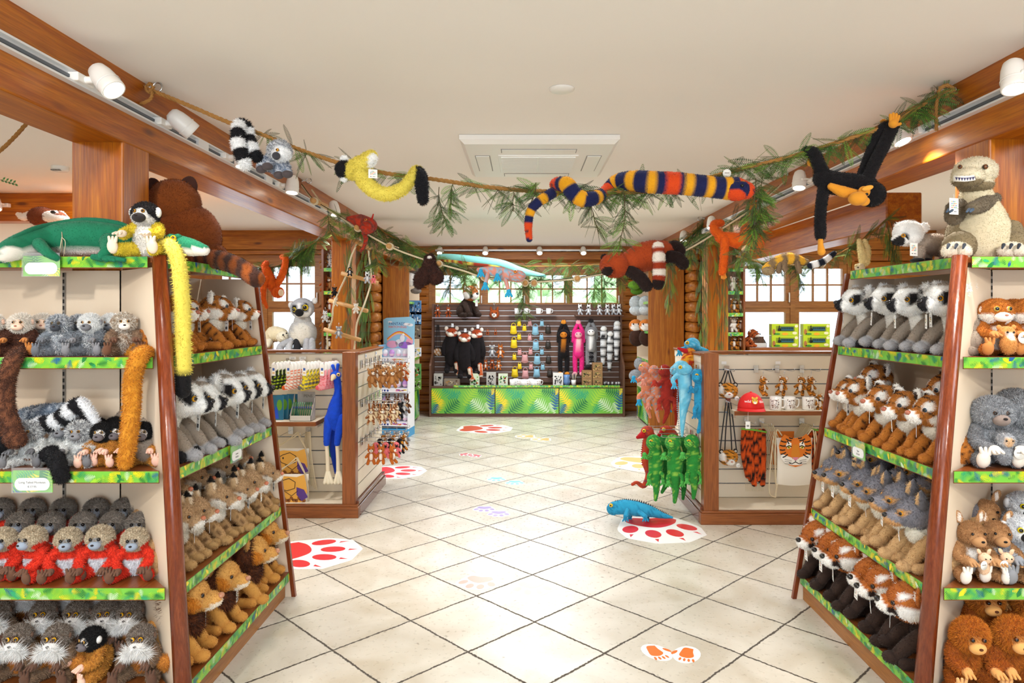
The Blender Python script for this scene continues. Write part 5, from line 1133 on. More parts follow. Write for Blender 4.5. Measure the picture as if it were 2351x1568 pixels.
mb = MB(); twist(mb, [P(2160, 214, D1-.02), P(2150, 240, D1-.03), P(2150, 300, D1-.03)], .009); twist(mb, [P(2190, 205, D1), P(2172, 196, D1-.02), P(2155, 208, D1-.01), P(2165, 226, D1), P(2180, 215, D1)], .011)
tag(mb.build('rope_end', ROPE), 'knotted end of the front rope hanging down on the right beam', 'rope')
def eyebolt(label, p, n, s=1.0):
    r = empty('eye_bolt', label, 'eye bolt', tuple(p)); n = Vector(n); t = [tuple(n*(.0)+Vector((n.y, n.x, 0))*0+Vector((.0, 0, 0)))]
    ring = [(n.x*(.022-.022*math.cos(a))*s, .0, .022*math.sin(a)*s) for a in np.linspace(0, 2*PI, 14)]
    MB().tube([(x, 0.0, z) for x, y, z in ring], .0042*s, 8).build('ring', CHROME, r); MB().tube([(0, 0, 0), tuple(-n*.06*s)], .004*s, 8, cap='flat').cyl(tuple(-n*.03*s), tuple(-n*.035*s), .012*s).build('shank', CHROME, r)
eyebolt('steel eye bolt holding the front rope on the left beam', (XL+.045, D1, P(330, 200, D1).z), (1, 0, 0)); eyebolt('steel eye bolt holding the front rope on the right beam', (XR-.045, D1, P(2195, 206, D1).z), (-1, 0, 0))
eyebolt('steel eye bolt holding the rope ladder on the left beam', (XL+.045, 5.65, P(690, 415, 5.65).z), (1, 0, 0)); eyebolt('steel eye bolt holding the rope ladder on the right beam', (XR-.045, 5.4, P(1815, 400, 5.4).z), (-1, 0, 0))
eyebolt('small eye bolt beyond the right beam spotlights holding the rear garland', (XR-.045, 7.87, 2.70), (-1, 0, 0))
# rope ladder strung across
D2 = 5.5; g2 = [(692, 425), (722, 462), (770, 492), (830, 530), (895, 566), (950, 588), (1008, 606), (1065, 622), (1112, 637), (1205, 648), (1225, 648), (1325, 640), (1445, 617), (1510, 602), (1580, 572), (1650, 530), (1740, 470), (1812, 408)]
r = empty('rope_ladder', 'cotton rope ladder with round rungs strung across between the beams', 'rope ladder', tuple(P(1200, 648, D2))); off = -r.location
pr_ = [[P(x, y, D2+(5.65-5.5)*(x < 800)) for x, y in g2], [P(x, y, D2)+Vector((0, .26, .012)) for x, y in g2]]
for q in pr_:
    mb = MB(); twist(mb, q, .0075); o = mb.build('rail_rope', COTTON, r); o.location = off
for (x, y) in ((722, 462), (822, 524), (895, 566), (1008, 606), (1112, 637), (1206, 650), (1226, 650), (1325, 640), (1446, 617), (1650, 530)):
    a = P(x, y, D2); o = MB().cyl(tuple(a-Vector((0, .06, 0))), tuple(a+Vector((0, .33, .012))), .019, 14).build('rung', RUNG, r); o.location = off
    mb = MB(); 
    for k in range(3): mb.tube([tuple(a+Vector((.024*math.cos(t), -.012+k*.012, .024*math.sin(t)))) for t in np.linspace(0, 2*PI, 10)], .0065, 6)
    o = mb.build('knot', COTTON, r); o.location = off
garland('fern_garland', 'fern garland wound along the rope ladder across the shop', 'garland', [P(x, y-3, D2+.12) for x, y in g2], .004, FERN[3], fern=((.12, .36, 80), (.36, .62, 56), (.62, .75, 24), (.75, .95, 60)),
        hang=((P(1040, 625, D2), .18, 14), (P(1062, 625, D2), .15, 12), (P(1205, 650, D2), .28, 16), (P(1300, 640, D2), .12, 9), (P(1365, 635, D2), .16, 12), (P(1385, 630, D2), .18, 12), (P(1420, 620, D2), .12, 9), (P(860, 555, D2), .2, 14), (P(752, 480, D2), .2, 14)), flen=.17, seed=8)
D3 = 8.0; g3 = [(845, 505), (880, 532), (930, 558), (1000, 588), (1080, 603), (1200, 611), (1350, 609), (1450, 597), (1540, 568), (1600, 528), (1625, 500)]
garland('fern_garland', 'rear fern garland under the back wall spotlights', 'garland', [P(x, y, D3) for x, y in g3], .008, fern=((.05, .95, 190),), hang=((P(1590, 540, 7.9), .3, 14),), flen=.22, seed=5)
mb = MB(); twist(mb, [P(560, 288, 3.6), P(700, 412, 5.0), P(850, 520, 6.6), P(960, 575, 7.9)], .006); tag(mb.build('rope', ROPE), 'thin rope running into the shop beside the left beam', 'rope') if 0 else None
# vines on the posts
def vine(label, x, y0, y1, d, w_, k, seed, flen=.18):
    r = empty('hanging_vine', label, 'garland', tuple(P(x, y0, d))); rr = random.Random(seed); mb = MB(); L_ = (y1-y0)*d/FPX; top = np.array(tuple(P(x, y0, d)))
    for i in range(k):
        t = rr.random(); p = top+np.array((rr.uniform(-w_, w_)*(1-.4*t), rr.uniform(-.05, .0), -t*L_)); frond(mb, p, (rr.uniform(-.5, .5), rr.uniform(-.5, 0), -1.2), flen*rr.uniform(.6, 1.1), .28, 11, .8, rr.choice((0, 0, 1, 2)), rr)
    for q in (-.4, .1, .5): mb.tube([top+np.array((w_*q, 0, 0)), top+np.array((w_*q*.8+.01, -.01, -L_*.5)), top+np.array((w_*q*.6, 0, -L_))], .003, 5, 3)
    o = mb.build('leaves', FERN, r); o.location = -r.location
vine('leafy vine hanging down the left post behind the rope ladder', 838, 545, 800, 7.22, .09, 110, 1); vine('leafy vine on the left post, left of the ladder rungs', 800, 560, 760, 7.24, .05, 46, 2)
vine('thick leafy vine hanging beside the right post', 1612, 545, 830, 7.7, .07, 120, 3); vine('leafy vine hanging on the face of the right post', 1655, 560, 800, 7.72, .09, 70, 4)
vine('short leafy vine above the tall cabinet right of the window', 1536, 590, 700, 7.8, .06, 40, 5); vine('leafy vine beside the right post near the narrow shelves', 1690, 560, 690, 7.8, .05, 40, 6); vine('leafy vine hanging behind the walking lemur plush', 2045, 510, 600, 4.55, .06, 50, 7, .13)
vine('leafy spray over the narrow shelves by the left window', 700, 548, 600, 6.3, .1, 60, 8, .18)
# rope ladder hanging down
r = empty('rope_ladder', 'hanging rope ladder with three wooden rungs at the left post', 'rope ladder', tuple(P(815, 555, 6.85))); off = -r.location
def dl(x, y): return P(x, y, 6.95 if y < 700 else 6.75)
for q in ([(818, 553), (806, 590), (795, 632), (780, 665), (766, 700), (762, 735), (752, 765), (752, 800), (746, 815)], [(838, 560), (848, 595), (852, 640), (846, 670), (834, 705), (820, 740), (816, 775), (812, 812)]):
    mb = MB(); twist(mb, [Vector((XL+.0, 6.97, 2.45))]+[dl(*p) for p in q], .009); o = mb.build('rail_rope', COTTON, r); o.location = off
for (a, b) in (((784, 627), (868, 650)), ((757, 690), (843, 714)), ((744, 756), (828, 781)), ((812, 552), (850, 572))):
    o = MB().cyl(tuple(dl(*a)), tuple(dl(*b)), .021, 14).build('rung', RUNG, r); o.location = off
# side garlands
garland('fern_garland', 'leafy garland on a rope by the left window', 'garland', [P(736, 548, 6.2), P(700, 572, 6.2), P(660, 600, 6.2), P(625, 614, 6.2), P(580, 612, 6.2)], .009, fern=((0, .5, 40), (.5, 1, 26)), flen=.17, seed=12)
garland('fern_garland', 'leafy garland on a rope by the right window', 'garland', [P(2040, 500, 4.6), P(2000, 535, 4.6), P(1950, 570, 4.6), P(1890, 598, 4.6), P(1820, 610, 4.6), P(1760, 606, 4.6), P(1690, 588, 4.6)], .008, fern=((0, .35, 22), (.3, .7, 26), (.65, 1, 40)), hang=((P(1830, 612, 4.6), .17, 14), (P(1740, 600, 4.6), .16, 14)), flen=.12, seed=13)
mb = MB(); twist(mb, [P(-30, 372, 3.7), P(20, 328, 3.7), P(62, 283, 3.7)], .011); tag(mb.build('rope', ROPE), 'thick twisted rope at the upper left frame edge', 'rope')
mb = MB(); rr = random.Random(3)
for i in range(9):
    p = P(2+i*4, 412+i*1.2, 3.7); d = Vector((.5, 0, .5 if i % 2 else -.4)).normalized()*.022; s_ = Vector((-d.z, 0, d.x))*.3; mb.add([tuple(p), tuple(p+d*.5+s_), tuple(p+d), tuple(p+d*.5-s_)], [(0, 1, 2, 3)], 0)
mb.tube([tuple(P(-30, 404, 3.7)), tuple(P(38, 424, 3.7))], .0012, 5, 3); tag(mb.build('leaf_sprig', FERN), 'small leaf sprig poking in at the left frame edge', 'leaf sprig')
# ---------------------------------------------------------------- plush hanging in the garlands
def arcpaint(path, fn):
    Q, _ = smoothpath([tuple(p) for p in path], [1]*len(path), 8); seg = np.linalg.norm(np.diff(Q, axis=0), axis=1); cum = np.concatenate([[0], np.cumsum(seg)])
    def f(Pn):
        out = np.empty((len(Pn), 3))
        for a in range(0, len(Pn), 4000):
            B = Pn[a:a+4000]; d = ((B[:, None]-Q[None])**2).sum(2); i = d.argmin(1); out[a:a+4000] = fn(cum[i]+((B-Q[i])*np.gradient(Q, axis=0)[i]).sum(1)/(np.linalg.norm(np.gradient(Q, axis=0)[i], axis=1)+1e-9), B)
        return out
    return f
NV, YL, OG = (np.array(H(k)) for k in ('1d2350', 'e9a81e', 'dc4c1c'))
def snakecol(s, B):
    u = (s/.36) % 1; C = np.tile(NV, (len(s), 1)); C[(u < .22)] = OG; C[((u > .30)&(u < .40))|((u > .56)&(u < .66))|((u > .82)&(u < .92))] = YL
    hx = (np.abs(np.sin(s*75))+np.abs(np.sin(B[:, 2]*75+s*37)) < .5)&(u < .22); C[hx] = np.array(H('3a1a2c')); return C
c = Cr('plush_snake', 'long plush snake banded navy, yellow and orange in the front garland', 'plush snake', tuple(P(1400, 430, D1)))
sp = [(1215, 549, D1-.05), (1213, 515, D1-.05), (1219, 484, D1-.05), (1236, 464, D1-.05), (1262, 447, D1-.02), (1284, 432, D1+.04), (1277, 424, D1), (1301, 424, D1-.06), (1316, 443, D1-.07), (1338, 457, D1-.07), (1362, 455, D1-.05), (1386, 445, D1+.02), (1402, 430, D1+.05), (1420, 418, D1+.03), (1455, 415, D1-.03), (1490, 418, D1-.06), (1553, 421, D1-.06), (1614, 427, D1-.06), (1658, 432, D1-.05), (1690, 434, D1-.05), (1712, 437, D1-.05)]
c.add('body', [c.tb(sp, [7, 9, 10, 11, 12, 12, 15, 18, 18, 18, 16, 14, 16, 19, 23, 25, 25, 24, 24, 27, 20], 18)], arcpaint([P(*p) for p in sp], snakecol), (22000, .006, .0022, .1, .7))
c.add('head', [c.el((1690, 436, D1-.06), (33, 25, 24))], Paint('1d2350', [c.reg((1682, 452, D1-.07), (30, 60, 14), 'dc4c1c'), c.reg((1690, 412, D1-.06), (34, 40, 8), 'e9a81e')]), (3500, .006, .0022))
c.eye((1704, 426, D1-.11), 4, (.3, -1, .3), None); roundtag(c.r, P(1669, 398, D1-.05)-c.r.location, (.2, 0, 0), .02)
c = Cr('plush_lemur', 'grey plush lemur with black and white ringed tail over the rope', 'plush lemur', tuple(P(635, 370, 3.2)))
tp = [(596, 365, 3.24), (584, 352, 3.2), (572, 318, 3.24), (566, 292, 3.26), (550, 288, 3.22), (546, 320, 3.18), (553, 350, 3.17), (562, 376, 3.17)]
c.add('tail', [c.tb(tp, [10, 12, 12, 12, 13, 14, 14, 13])], arcpaint([P(*p) for p in tp], lambda s, B: np.where(((s/.10) % 1 < .52)[:, None], np.array(H('141317')), np.array(H('f0f0f0')))), (6500, .016, .003))
c.add('body', [c.el((632, 372, 3.2), (26, 22, 26)), c.el((645, 385, 3.19), (22, 18, 18))], Paint('51617a', mix='c9ced6'), (4000, .010, .0026))
hd = c.add('head', [c.el((642, 347, 3.15), (27, 24, 25))], Paint('8f9299', [c.reg((648, 356, 3.10), (30, 36, 20), 'f4f4f4')], mix='dcdde0'), (4200, .012, .0026))
c.add('muzzle', [c.el((634, 358, 3.10), (9, 10, 9))], '3c3c42'); c.eye((637, 344, 3.10), 4, (-.3, -1, 0))
for (x, y, d) in ((600, 387, 3.12), (614, 380, 3.10), (640, 400, 3.13), (660, 398, 3.12)):
    c.add('limb', [c.tb([((x+636)/2, (y+372)/2, 3.17), (x, y-3, d+.01)], [12, 10])], Paint('6b7a90', mix='c9ced6'), (900, .009, .0025)); c.add('foot', [c.el((x, y+2, d), (12, 12, 9))], '4a4244')
c = Cr('plush_monkey', 'yellow plush monkey with black head and long curving yellow tail', 'plush monkey', tuple(P(840, 390, 3.22)))
c.add('head', [c.el((790, 389, 3.2), (20, 18, 20))], Paint('151416'), (2200, .009, .0026))
for y in (364, 410): c.add('ear', [c.el((790, y, 3.2), (8, 6, 7))], 'f2f2f0', (300, .008, .003))
c.add('body', [c.tb([(808, 392, 3.2), (830, 380, 3.18), (850, 362, 3.17)], [20, 22, 16])], Paint('e6d45c', [c.reg((856, 372, 3.12), (16, 40, 26), 'f7f6f2')], noise=.05), (3600, .012, .003))
tp = [(825, 385, 3.18), (835, 415, 3.16), (865, 440, 3.16), (895, 445, 3.17), (925, 432, 3.18), (948, 405, 3.2), (956, 392, 3.28), (966, 404, 3.2), (969, 430, 3.17), (971, 458, 3.17)]
c.add('tail', [c.tb(tp, [17, 17, 16, 15, 14, 12, 11, 13, 14, 12])], arcpaint([P(*p) for p in tp], lambda s, B: np.where((s > .47)[:, None], np.array(H('141318')), np.array(H('e6d45c')))), (8000, .012, .003))
c.add('arm', [c.tb([(845, 360, 3.2), (856, 352, 3.26)], [8, 7])], Paint('e6d45c'), (500, .01, .0025)); swing(c.r, P(856, 389, 3.12)-c.r.location, (0, 0, .3), .04, .04)
c = Cr('plush_monkey', 'black plush monkey with gold hands hanging from the front garland', 'plush monkey', tuple(P(1960, 420, 3.25)))
bk = Paint('131114', noise=.4); GD = 'd9912a'; fb = lambda n: (n, .008, .0026)
c.add('body', [c.tb([(1890, 410, 3.25), (1915, 420, 3.25), (1950, 422, 3.25), (1990, 425, 3.25)], [22, 26, 24, 22])], bk, fb(5000)); c.add('belly', [c.tb([(1908, 428, 3.19), (1935, 440, 3.185), (1965, 444, 3.19)], [8, 13, 9])], GD, (700, .004, .002))
hd = c.add('head', [c.el((2002, 446, 3.22), (29, 27, 28))], bk, fb(3200)); c.add('face', [c.el((1984, 440, 3.16), (14, 8, 13)), c.el((1984, 462, 3.16), (13, 8, 11))], GD); c.add('muzzle', [c.el((1969, 456, 3.14), (21, 18, 16))], GD); c.add('ear', [c.el((1992, 432, 3.14), (14, 4, 6), (0, -.3, 0))], 'e3a13c')
c.eye((1990, 446, 3.125), 3.5, (-.3, -1, 0), None)
c.add('arm', [c.tb([(1985, 425, 3.24), (2005, 380, 3.25), (2030, 330, 3.27), (2048, 290, 3.29)], [14, 14, 14, 15])], bk, fb(3600)); c.add('arm', [c.tb([(1975, 415, 3.28), (1995, 365, 3.3), (2010, 325, 3.31), (2030, 292, 3.31)], [12, 13, 13, 12])], bk, fb(2600))
def hand5(c, x, y, d, dx, dy, col=GD, s=1.0, nm='hand'):
    pv = (-dy, dx); sh = [c.el((x+dx*7*s, y+dy*7*s, d), 11*s)]
    for k, (o_, ln) in enumerate(((-9, 15), (-3.2, 19), (3.2, 19), (9, 15))): sh.append(c.tb([(x+dx*12*s+pv[0]*o_*s*.8, y+dy*12*s+pv[1]*o_*s*.8, d), (x+dx*(12+ln)*s+pv[0]*o_*s*1.2, y+dy*(12+ln)*s+pv[1]*o_*s*1.2, d-.01)], [4.2*s, 3.6*s]))
    sh.append(c.tb([(x+dx*2*s, y+dy*2*s, d), (x+pv[0]*17*s+dx*9*s, y+pv[1]*17*s+dy*9*s, d)], [4.5*s, 3.8*s])); c.add(nm, sh, col)
hand5(c, 2050, 290, 3.24, .15, -.95, s=.95); hand5(c, 2030, 292, 3.36, -.1, -.9, s=.6)
c.add('leg', [c.tb([(1893, 408, 3.25), (1880, 378, 3.25), (1868, 352, 3.27), (1851, 347, 3.33)], [16, 14, 13, 11])], bk, fb(3000)); c.add('foot', [c.el((1860, 372, 3.3), (7, 8, 10))], GD)
c.add('leg', [c.tb([(1893, 425, 3.24), (1887, 460, 3.22), (1883, 500, 3.21), (1884, 540, 3.21)], [13, 12, 12, 12])], bk, fb(3400)); c.add('foot', [c.tb([(1884, 542, 3.21), (1884, 562, 3.2), (1886, 578, 3.19)], [6, 6, 9])], GD)
# in the ladder garland
c = Cr('plush_red_panda', 'big red panda plush draped over the rope ladder, striped tail hanging', 'plush red panda', tuple(P(1470, 600, 5.4)))
RP = Paint('a8431a', noise=.1); fr = lambda n: (n, .011, .0035)
c.add('body', [c.tb([(1440, 606, 5.4), (1470, 592, 5.4), (1500, 585, 5.4), (1518, 580, 5.42)], [26, 33, 34, 28])], RP, fr(6500))
c.add('head', [c.el((1411, 609, 5.36), (34, 30, 29)), c.el((1396, 618, 5.3), (16, 18, 14))], Paint('a8431a', [c.reg((1394, 622, 5.28), (13, 30, 11), '241512')], noise=.1), fr(4200))
c.add('ear', [c.el((1388, 592, 5.4), (9, 5, 9))], Paint('241512'), fr(300))
tp = [(1511, 568, 5.28), (1513, 600, 5.26), (1513, 630, 5.26), (1511, 652, 5.26)]
def rpt(s, B):
    C = np.where(((s/.112) % 1 < .5)[:, None], np.array(H('a33a1c')), np.array(H('efe6da'))); C[s > .26] = np.array(H('241613')); return C
c.add('tail', [c.tb(tp, [13, 14, 14, 13])], arcpaint([P(*p) for p in tp], lambda s, B: rpt(s, B)), fr(3600))
for q in ([(1448, 622, 5.34), (1470, 638, 5.3), (1484, 656, 5.28)], [(1528, 588, 5.36), (1555, 592, 5.34), (1568, 605, 5.32)], [(1530, 578, 5.44), (1548, 566, 5.46), (1560, 575, 5.46)]): c.add('leg', [c.tb(q, [14, 14, 14])], Paint('241613', noise=.2), fr(1800))
c = Cr('plush_orangutan', 'orange plush monkey clinging to the rope ladder by the right post', 'plush monkey', tuple(P(1690, 550, 5.3)))
OR_ = Paint('e2641a', noise=.12)
c.add('body', [c.tb([(1655, 545, 5.3), (1690, 552, 5.3), (1735, 560, 5.3)], [13, 17, 18])], OR_, fr(3400)); c.add('arm', [c.tb([(1660, 545, 5.28), (1642, 530, 5.3), (1640, 515, 5.34), (1655, 512, 5.38)], [10, 10, 9, 8])], OR_, fr(1600))
c.add('arm', [c.tb([(1664, 550, 5.26), (1663, 580, 5.25), (1658, 625, 5.25)], [9, 9, 8])], OR_, fr(2000)); hand5(c, 1660, 625, 5.25, .15, .95, 'e8963a', .5)
c.add('leg', [c.tb([(1708, 548, 5.28), (1712, 525, 5.28), (1728, 510, 5.3), (1738, 498, 5.32)], [10, 10, 8, 7])], OR_, fr(1700)); c.add('leg', [c.tb([(1725, 545, 5.32), (1728, 500, 5.32), (1730, 460, 5.3)], [9, 8, 7])], OR_, fr(1500))
c.add('head', [c.el((1722, 568, 5.24), (17, 16, 15))], OR_, fr(1400)); c.add('face', [c.el((1712, 572, 5.19), (10, 6, 9))], 'efc8a0')
c = Cr('plush_gecko', 'pink and blue plush gecko with blue hands on the rope ladder', 'plush gecko', tuple(P(1160, 630, 5.4)))
GK = lambda: Paint('d98f7c', stripe=(spots(26, .55), '8fb4c9'), noise=.1)
c.add('body', [c.tb([(1100, 620, 5.42), (1125, 622, 5.4), (1155, 628, 5.38), (1185, 634, 5.36)], [6, 11, 14, 12])], GK(), (2600, .004, .003)); c.add('head', [c.el((1188, 634, 5.33), (19, 15, 14))], GK(), (1200, .004, .003))
for (a, b) in (((1120, 630, 5.38), (1114, 652, 5.34)), ((1160, 640, 5.36), (1168, 668, 5.33)), ((1112, 622, 5.4), (1104, 622, 5.36)), ((1150, 625, 5.34), (1142, 632, 5.32))):
    c.add('leg', [c.tb([a, b], [5, 4])], GK(), (300, .003, .003)); c.add('hand', [c.tb([b, (b[0]+dx, b[1]+12, b[2])], [3.4, 2.6]) for dx in (-7, 0, 7)]+[c.el(b, 5)], '2aa0cf')
c.eye((1183, 624, 5.26), 4, (0, -1, .6), 'e7872a')
tp = [(1010, 590, 7.9), (1040, 592, 7.85), (1090, 598, 7.82), (1150, 606, 7.82), (1195, 622, 7.85), (1250, 634, 7.9)]
c = Cr('plush_snake', 'teal plush snake with a rust patterned belly in the rear garland', 'plush snake', tuple(P(1130, 606, 7.85)))
c.add('body', [c.tb(tp, [7, 9, 10, 10, 9, 4])], Paint('7fc4bd', noise=.05), (4000, .004, .004)); c.add('belly', [c.tb([(a, b+7, d-.015) for a, b, d in tp[:5]], [3, 5, 5.5, 5, 3])], Paint('8f2f1c', stripe=(bands((1, 0, 0), .06, .35), 'c9c052')))
c = Cr('shaggy_plush', 'dark brown shaggy plush draped over the rope ladder on the left', 'plush animal', tuple(P(980, 630, 5.5)))
c.add('body', [c.tb([(987, 595, 5.46), (986, 615, 5.42), (1000, 635, 5.4)], [12, 16, 18]), c.tb([(988, 622, 5.42), (968, 640, 5.4), (962, 650, 5.4)], [18, 18, 12])], Paint('3c2018', noise=.3), (7000, .02, .004)); c.add('nose', [c.el((986, 592, 5.42), (6, 5, 5))], 'efeae4')
c = Cr('plush_chameleon', 'red speckled plush chameleon on the rope ladder near the left post', 'plush chameleon', tuple(P(830, 515, 5.5)))
CH = lambda: Paint('b3341c', stripe=(spots(30, .5), '7a3a30'), noise=.3)
c.add('body', [c.tb([(800, 502, 5.5), (825, 508, 5.5), (848, 518, 5.48)], [6, 17, 18])], CH(), (3000, .004, .003)); c.add('head', [c.el((843, 522, 5.42), (16, 15, 16))], CH(), (1200, .004, .003)); c.add('crest', [c.tb([(852, 510, 5.45), (857, 492, 5.45)], [3, 1.4])], 'b3241c')
c.add('tail', [c.tb([(836, 535, 5.48), (840, 550, 5.46), (835, 568, 5.46), (828, 576, 5.46)], [6, 5, 4, 3])], CH(), (600, .003, .003)); c.eye((840, 505, 5.42), 3.5, (0, -1, .3), 'e7872a')
# by the windows
c = Cr('plush_monkey', 'orange plush monkey hanging upside down by the left window', 'plush monkey', tuple(P(625, 640, 6.1)))
c.add('body', [c.tb([(612, 620, 6.1), (618, 640, 6.1), (628, 658, 6.1)], [9, 13, 12])], OR_, fr(2400)); c.add('head', [c.el((638, 671, 6.06), (14, 12, 13))], OR_, fr(1400)); c.add('face', [c.el((645, 672, 6.02), (6, 5, 8))], 'f2d9b8')
c.add('arm', [c.tb([(634, 655, 6.1), (646, 635, 6.12), (654, 610, 6.16), (655, 594, 6.18), (648, 590, 6.22)], [8, 8, 7, 7, 6])], OR_, fr(1700)); c.add('arm', [c.tb([(612, 640, 6.06), (606, 660, 6.05), (605, 685, 6.05), (612, 705, 6.05)], [7, 6, 5, 3])], OR_, fr(1500))
c.add('leg', [c.tb([(612, 625, 6.1), (608, 610, 6.12), (612, 604, 6.2)], [8, 7, 6])], OR_, fr(900))
c = Cr('plush_lizard', 'yellow and brown spotted plush lizard in the garland by the right window', 'plush lizard', tuple(P(1800, 605, 4.55)))
c.add('body', [c.tb([(1762, 618, 4.52), (1785, 600, 4.52), (1815, 593, 4.54), (1850, 601, 4.56)], [12, 12, 13, 7])], lambda Pn: np.where((((Pn[:, 0])/.085) % 1 < .5)[:, None], np.array(H('8a7354')), np.array(H('eab53a'))), (3200, .007, .003))
c.add('head', [c.el((1764, 622, 4.5), (14, 12, 10))], Paint('a08a68', noise=.3), (1200, .006, .003))
for q in ([(1790, 605, 4.5), (1788, 622, 4.47)], [(1830, 603, 4.52), (1835, 622, 4.5)], [(1800, 600, 4.5), (1802, 618, 4.47)]): c.add('leg', [c.tb(q, [6, 6])], Paint('8a7358', noise=.4), (600, .006, .003))
c = Cr('banded_tail_plush', 'black and white banded plush tail in the garland by the right window', 'plush animal', tuple(P(1890, 595, 4.5)))
tp = [(1862, 609, 4.52), (1890, 600, 4.5), (1914, 582, 4.5)]; c.add('tail', [c.tb(tp, [8, 8, 6])], arcpaint([P(*p) for p in tp], lambda s, B: np.where(((s/.09) % 1 < .5)[:, None], np.array(H('f2f2f2')), np.array(H('1d2230')))), (1600, .005, .003))
c = Cr('hanging_plush', 'cream fluffy plush hanging by its hands from the right window garland', 'plush animal', tuple(P(1981, 585, 4.5)))
c.add('body', [c.tb([(1972, 552, 4.52), (1978, 575, 4.48), (1984, 600, 4.48)], [4, 8, 10]), c.tb([(1985, 552, 4.5), (1990, 575, 4.48), (1986, 600, 4.48)], [4, 8, 10])], Paint('efe0a8', noise=.1), (3000, .010, .003)); c.add('head', [c.el((1974, 614, 4.46), (10, 9, 9))], Paint('efe6c8', noise=.1), (900, .008, .003)); bead(c.add('ear', [c.el((1966, 610, 4.46), 4)], 'e0d2a0'), tuple(P(1970, 614, 4.42)), .005)
# ================================================================ SMALL HANGING PLUSH
def mini(name, cat, base, face=None, belly=None, ear=None, ears='round', size=.13, stripe=None, fur=700, limb=None, muz=None, ringc=True, extra=None):
    """little hanging plush, top loop at z=0, hanging down by size"""
    r = empty(name, None, cat); k = size/.13; f = (fur, .005*k, .0022*k, .3, .8); S = k
    def e(c, rr): return ell(np.array(c)*S, np.array(rr)*S, None, 14, 10)
    st = (stripe, '20150f') if stripe and not isinstance(stripe, tuple) else stripe
    soft('body', [e((0, 0, -.082), (.024, .021, .032))]+[tube([(s*.018*S, -.005*S, -.065*S), (s*.034*S, -.018*S, -.082*S)], [.009*S, .008*S], 8) for s in (-1, 1)]+[tube([(s*.015*S, -.004*S, -.105*S), (s*.022*S, -.022*S, -.125*S)], [.011*S, .010*S], 8) for s in (-1, 1)],
         Paint(base, [((0, -.02*S, -.082*S), (.014*S, .02*S, .022*S), belly or base)], stripe=st), r, FUR, f)
    h = soft('head', [e((0, -.004, -.034), (.025, .022, .022)), e((0, -.024, -.04), (.012, .013, .010))]+([e((s*.022, 0, -.015), (.009, .005, .010)) for s in (-1, 1)] if ears == 'round' else [tube([(s*.014*S, 0, -.018*S), (s*.018*S, 0, .002*S)], [.008*S, .003*S], 7) for s in (-1, 1)] if ears == 'point' else [tube([(s*.01*S, 0, -.018*S), (s*.014*S, 0, .018*S)], [.007*S, .006*S], 7) for s in (-1, 1)] if ears == 'long' else []),
         Paint(face or base, [((0, -.033*S, -.041*S), (.014*S, .012*S, .011*S), muz or 'efe6d8')]+([((s*.022*S, -.004*S, -.015*S), (.007*S, .01*S, .008*S), ear) for s in (-1, 1)] if ear else []), stripe=st), r, FUR, (int(fur*.7),)+f[1:])
    soft('eyes', [ell((s*.010*S, -.024*S, -.028*S), .0034*S, None, 8, 6) for s in (-1, 1)], '0c0909', h, EYE_M); soft('nose', [ell((0, -.038*S, -.037*S), .0035*S, None, 8, 6)], '1a1110', h, EYE_M)
    MB().tube([(0, 0, -.014*S), (0, 0, .012*S), (0.004*S, 0, .02*S), (0, 0, .028*S), (-.004*S, 0, .02*S), (0, 0, .012*S)], .0012*S, 5).build('loop', CHROME, r)
    return r
def hook(label, p, d, L_=.25, group='chrome hooks on the slatted walls', up=(0, 0, 1)):
    """slat-wall prong: back plate, slanted wire, tip"""
    r = empty('display_hook', label, 'display hook', tuple(p), group=group); d = Vector(d); s_ = Vector((-d.y, d.x, 0))
    a = d*.004; M = Matrix.Translation(a)
    mb = MB().prism([tuple(a+s_*.02+Vector((0, 0, -.03))), tuple(a-s_*.02+Vector((0, 0, -.03))), tuple(a-s_*.02+Vector((0, 0, .03))), tuple(a+s_*.02+Vector((0, 0, .03)))], tuple(d*.004)); mb.build('back_plate', CHROME, r)
    MB().tube([tuple(a), tuple(d*L_*.5+Vector((0, 0, .0))), tuple(d*L_), tuple(d*(L_+.012)+Vector((0, 0, .02)))], .0028, 6).build('prong', CHROME, r)
    return r
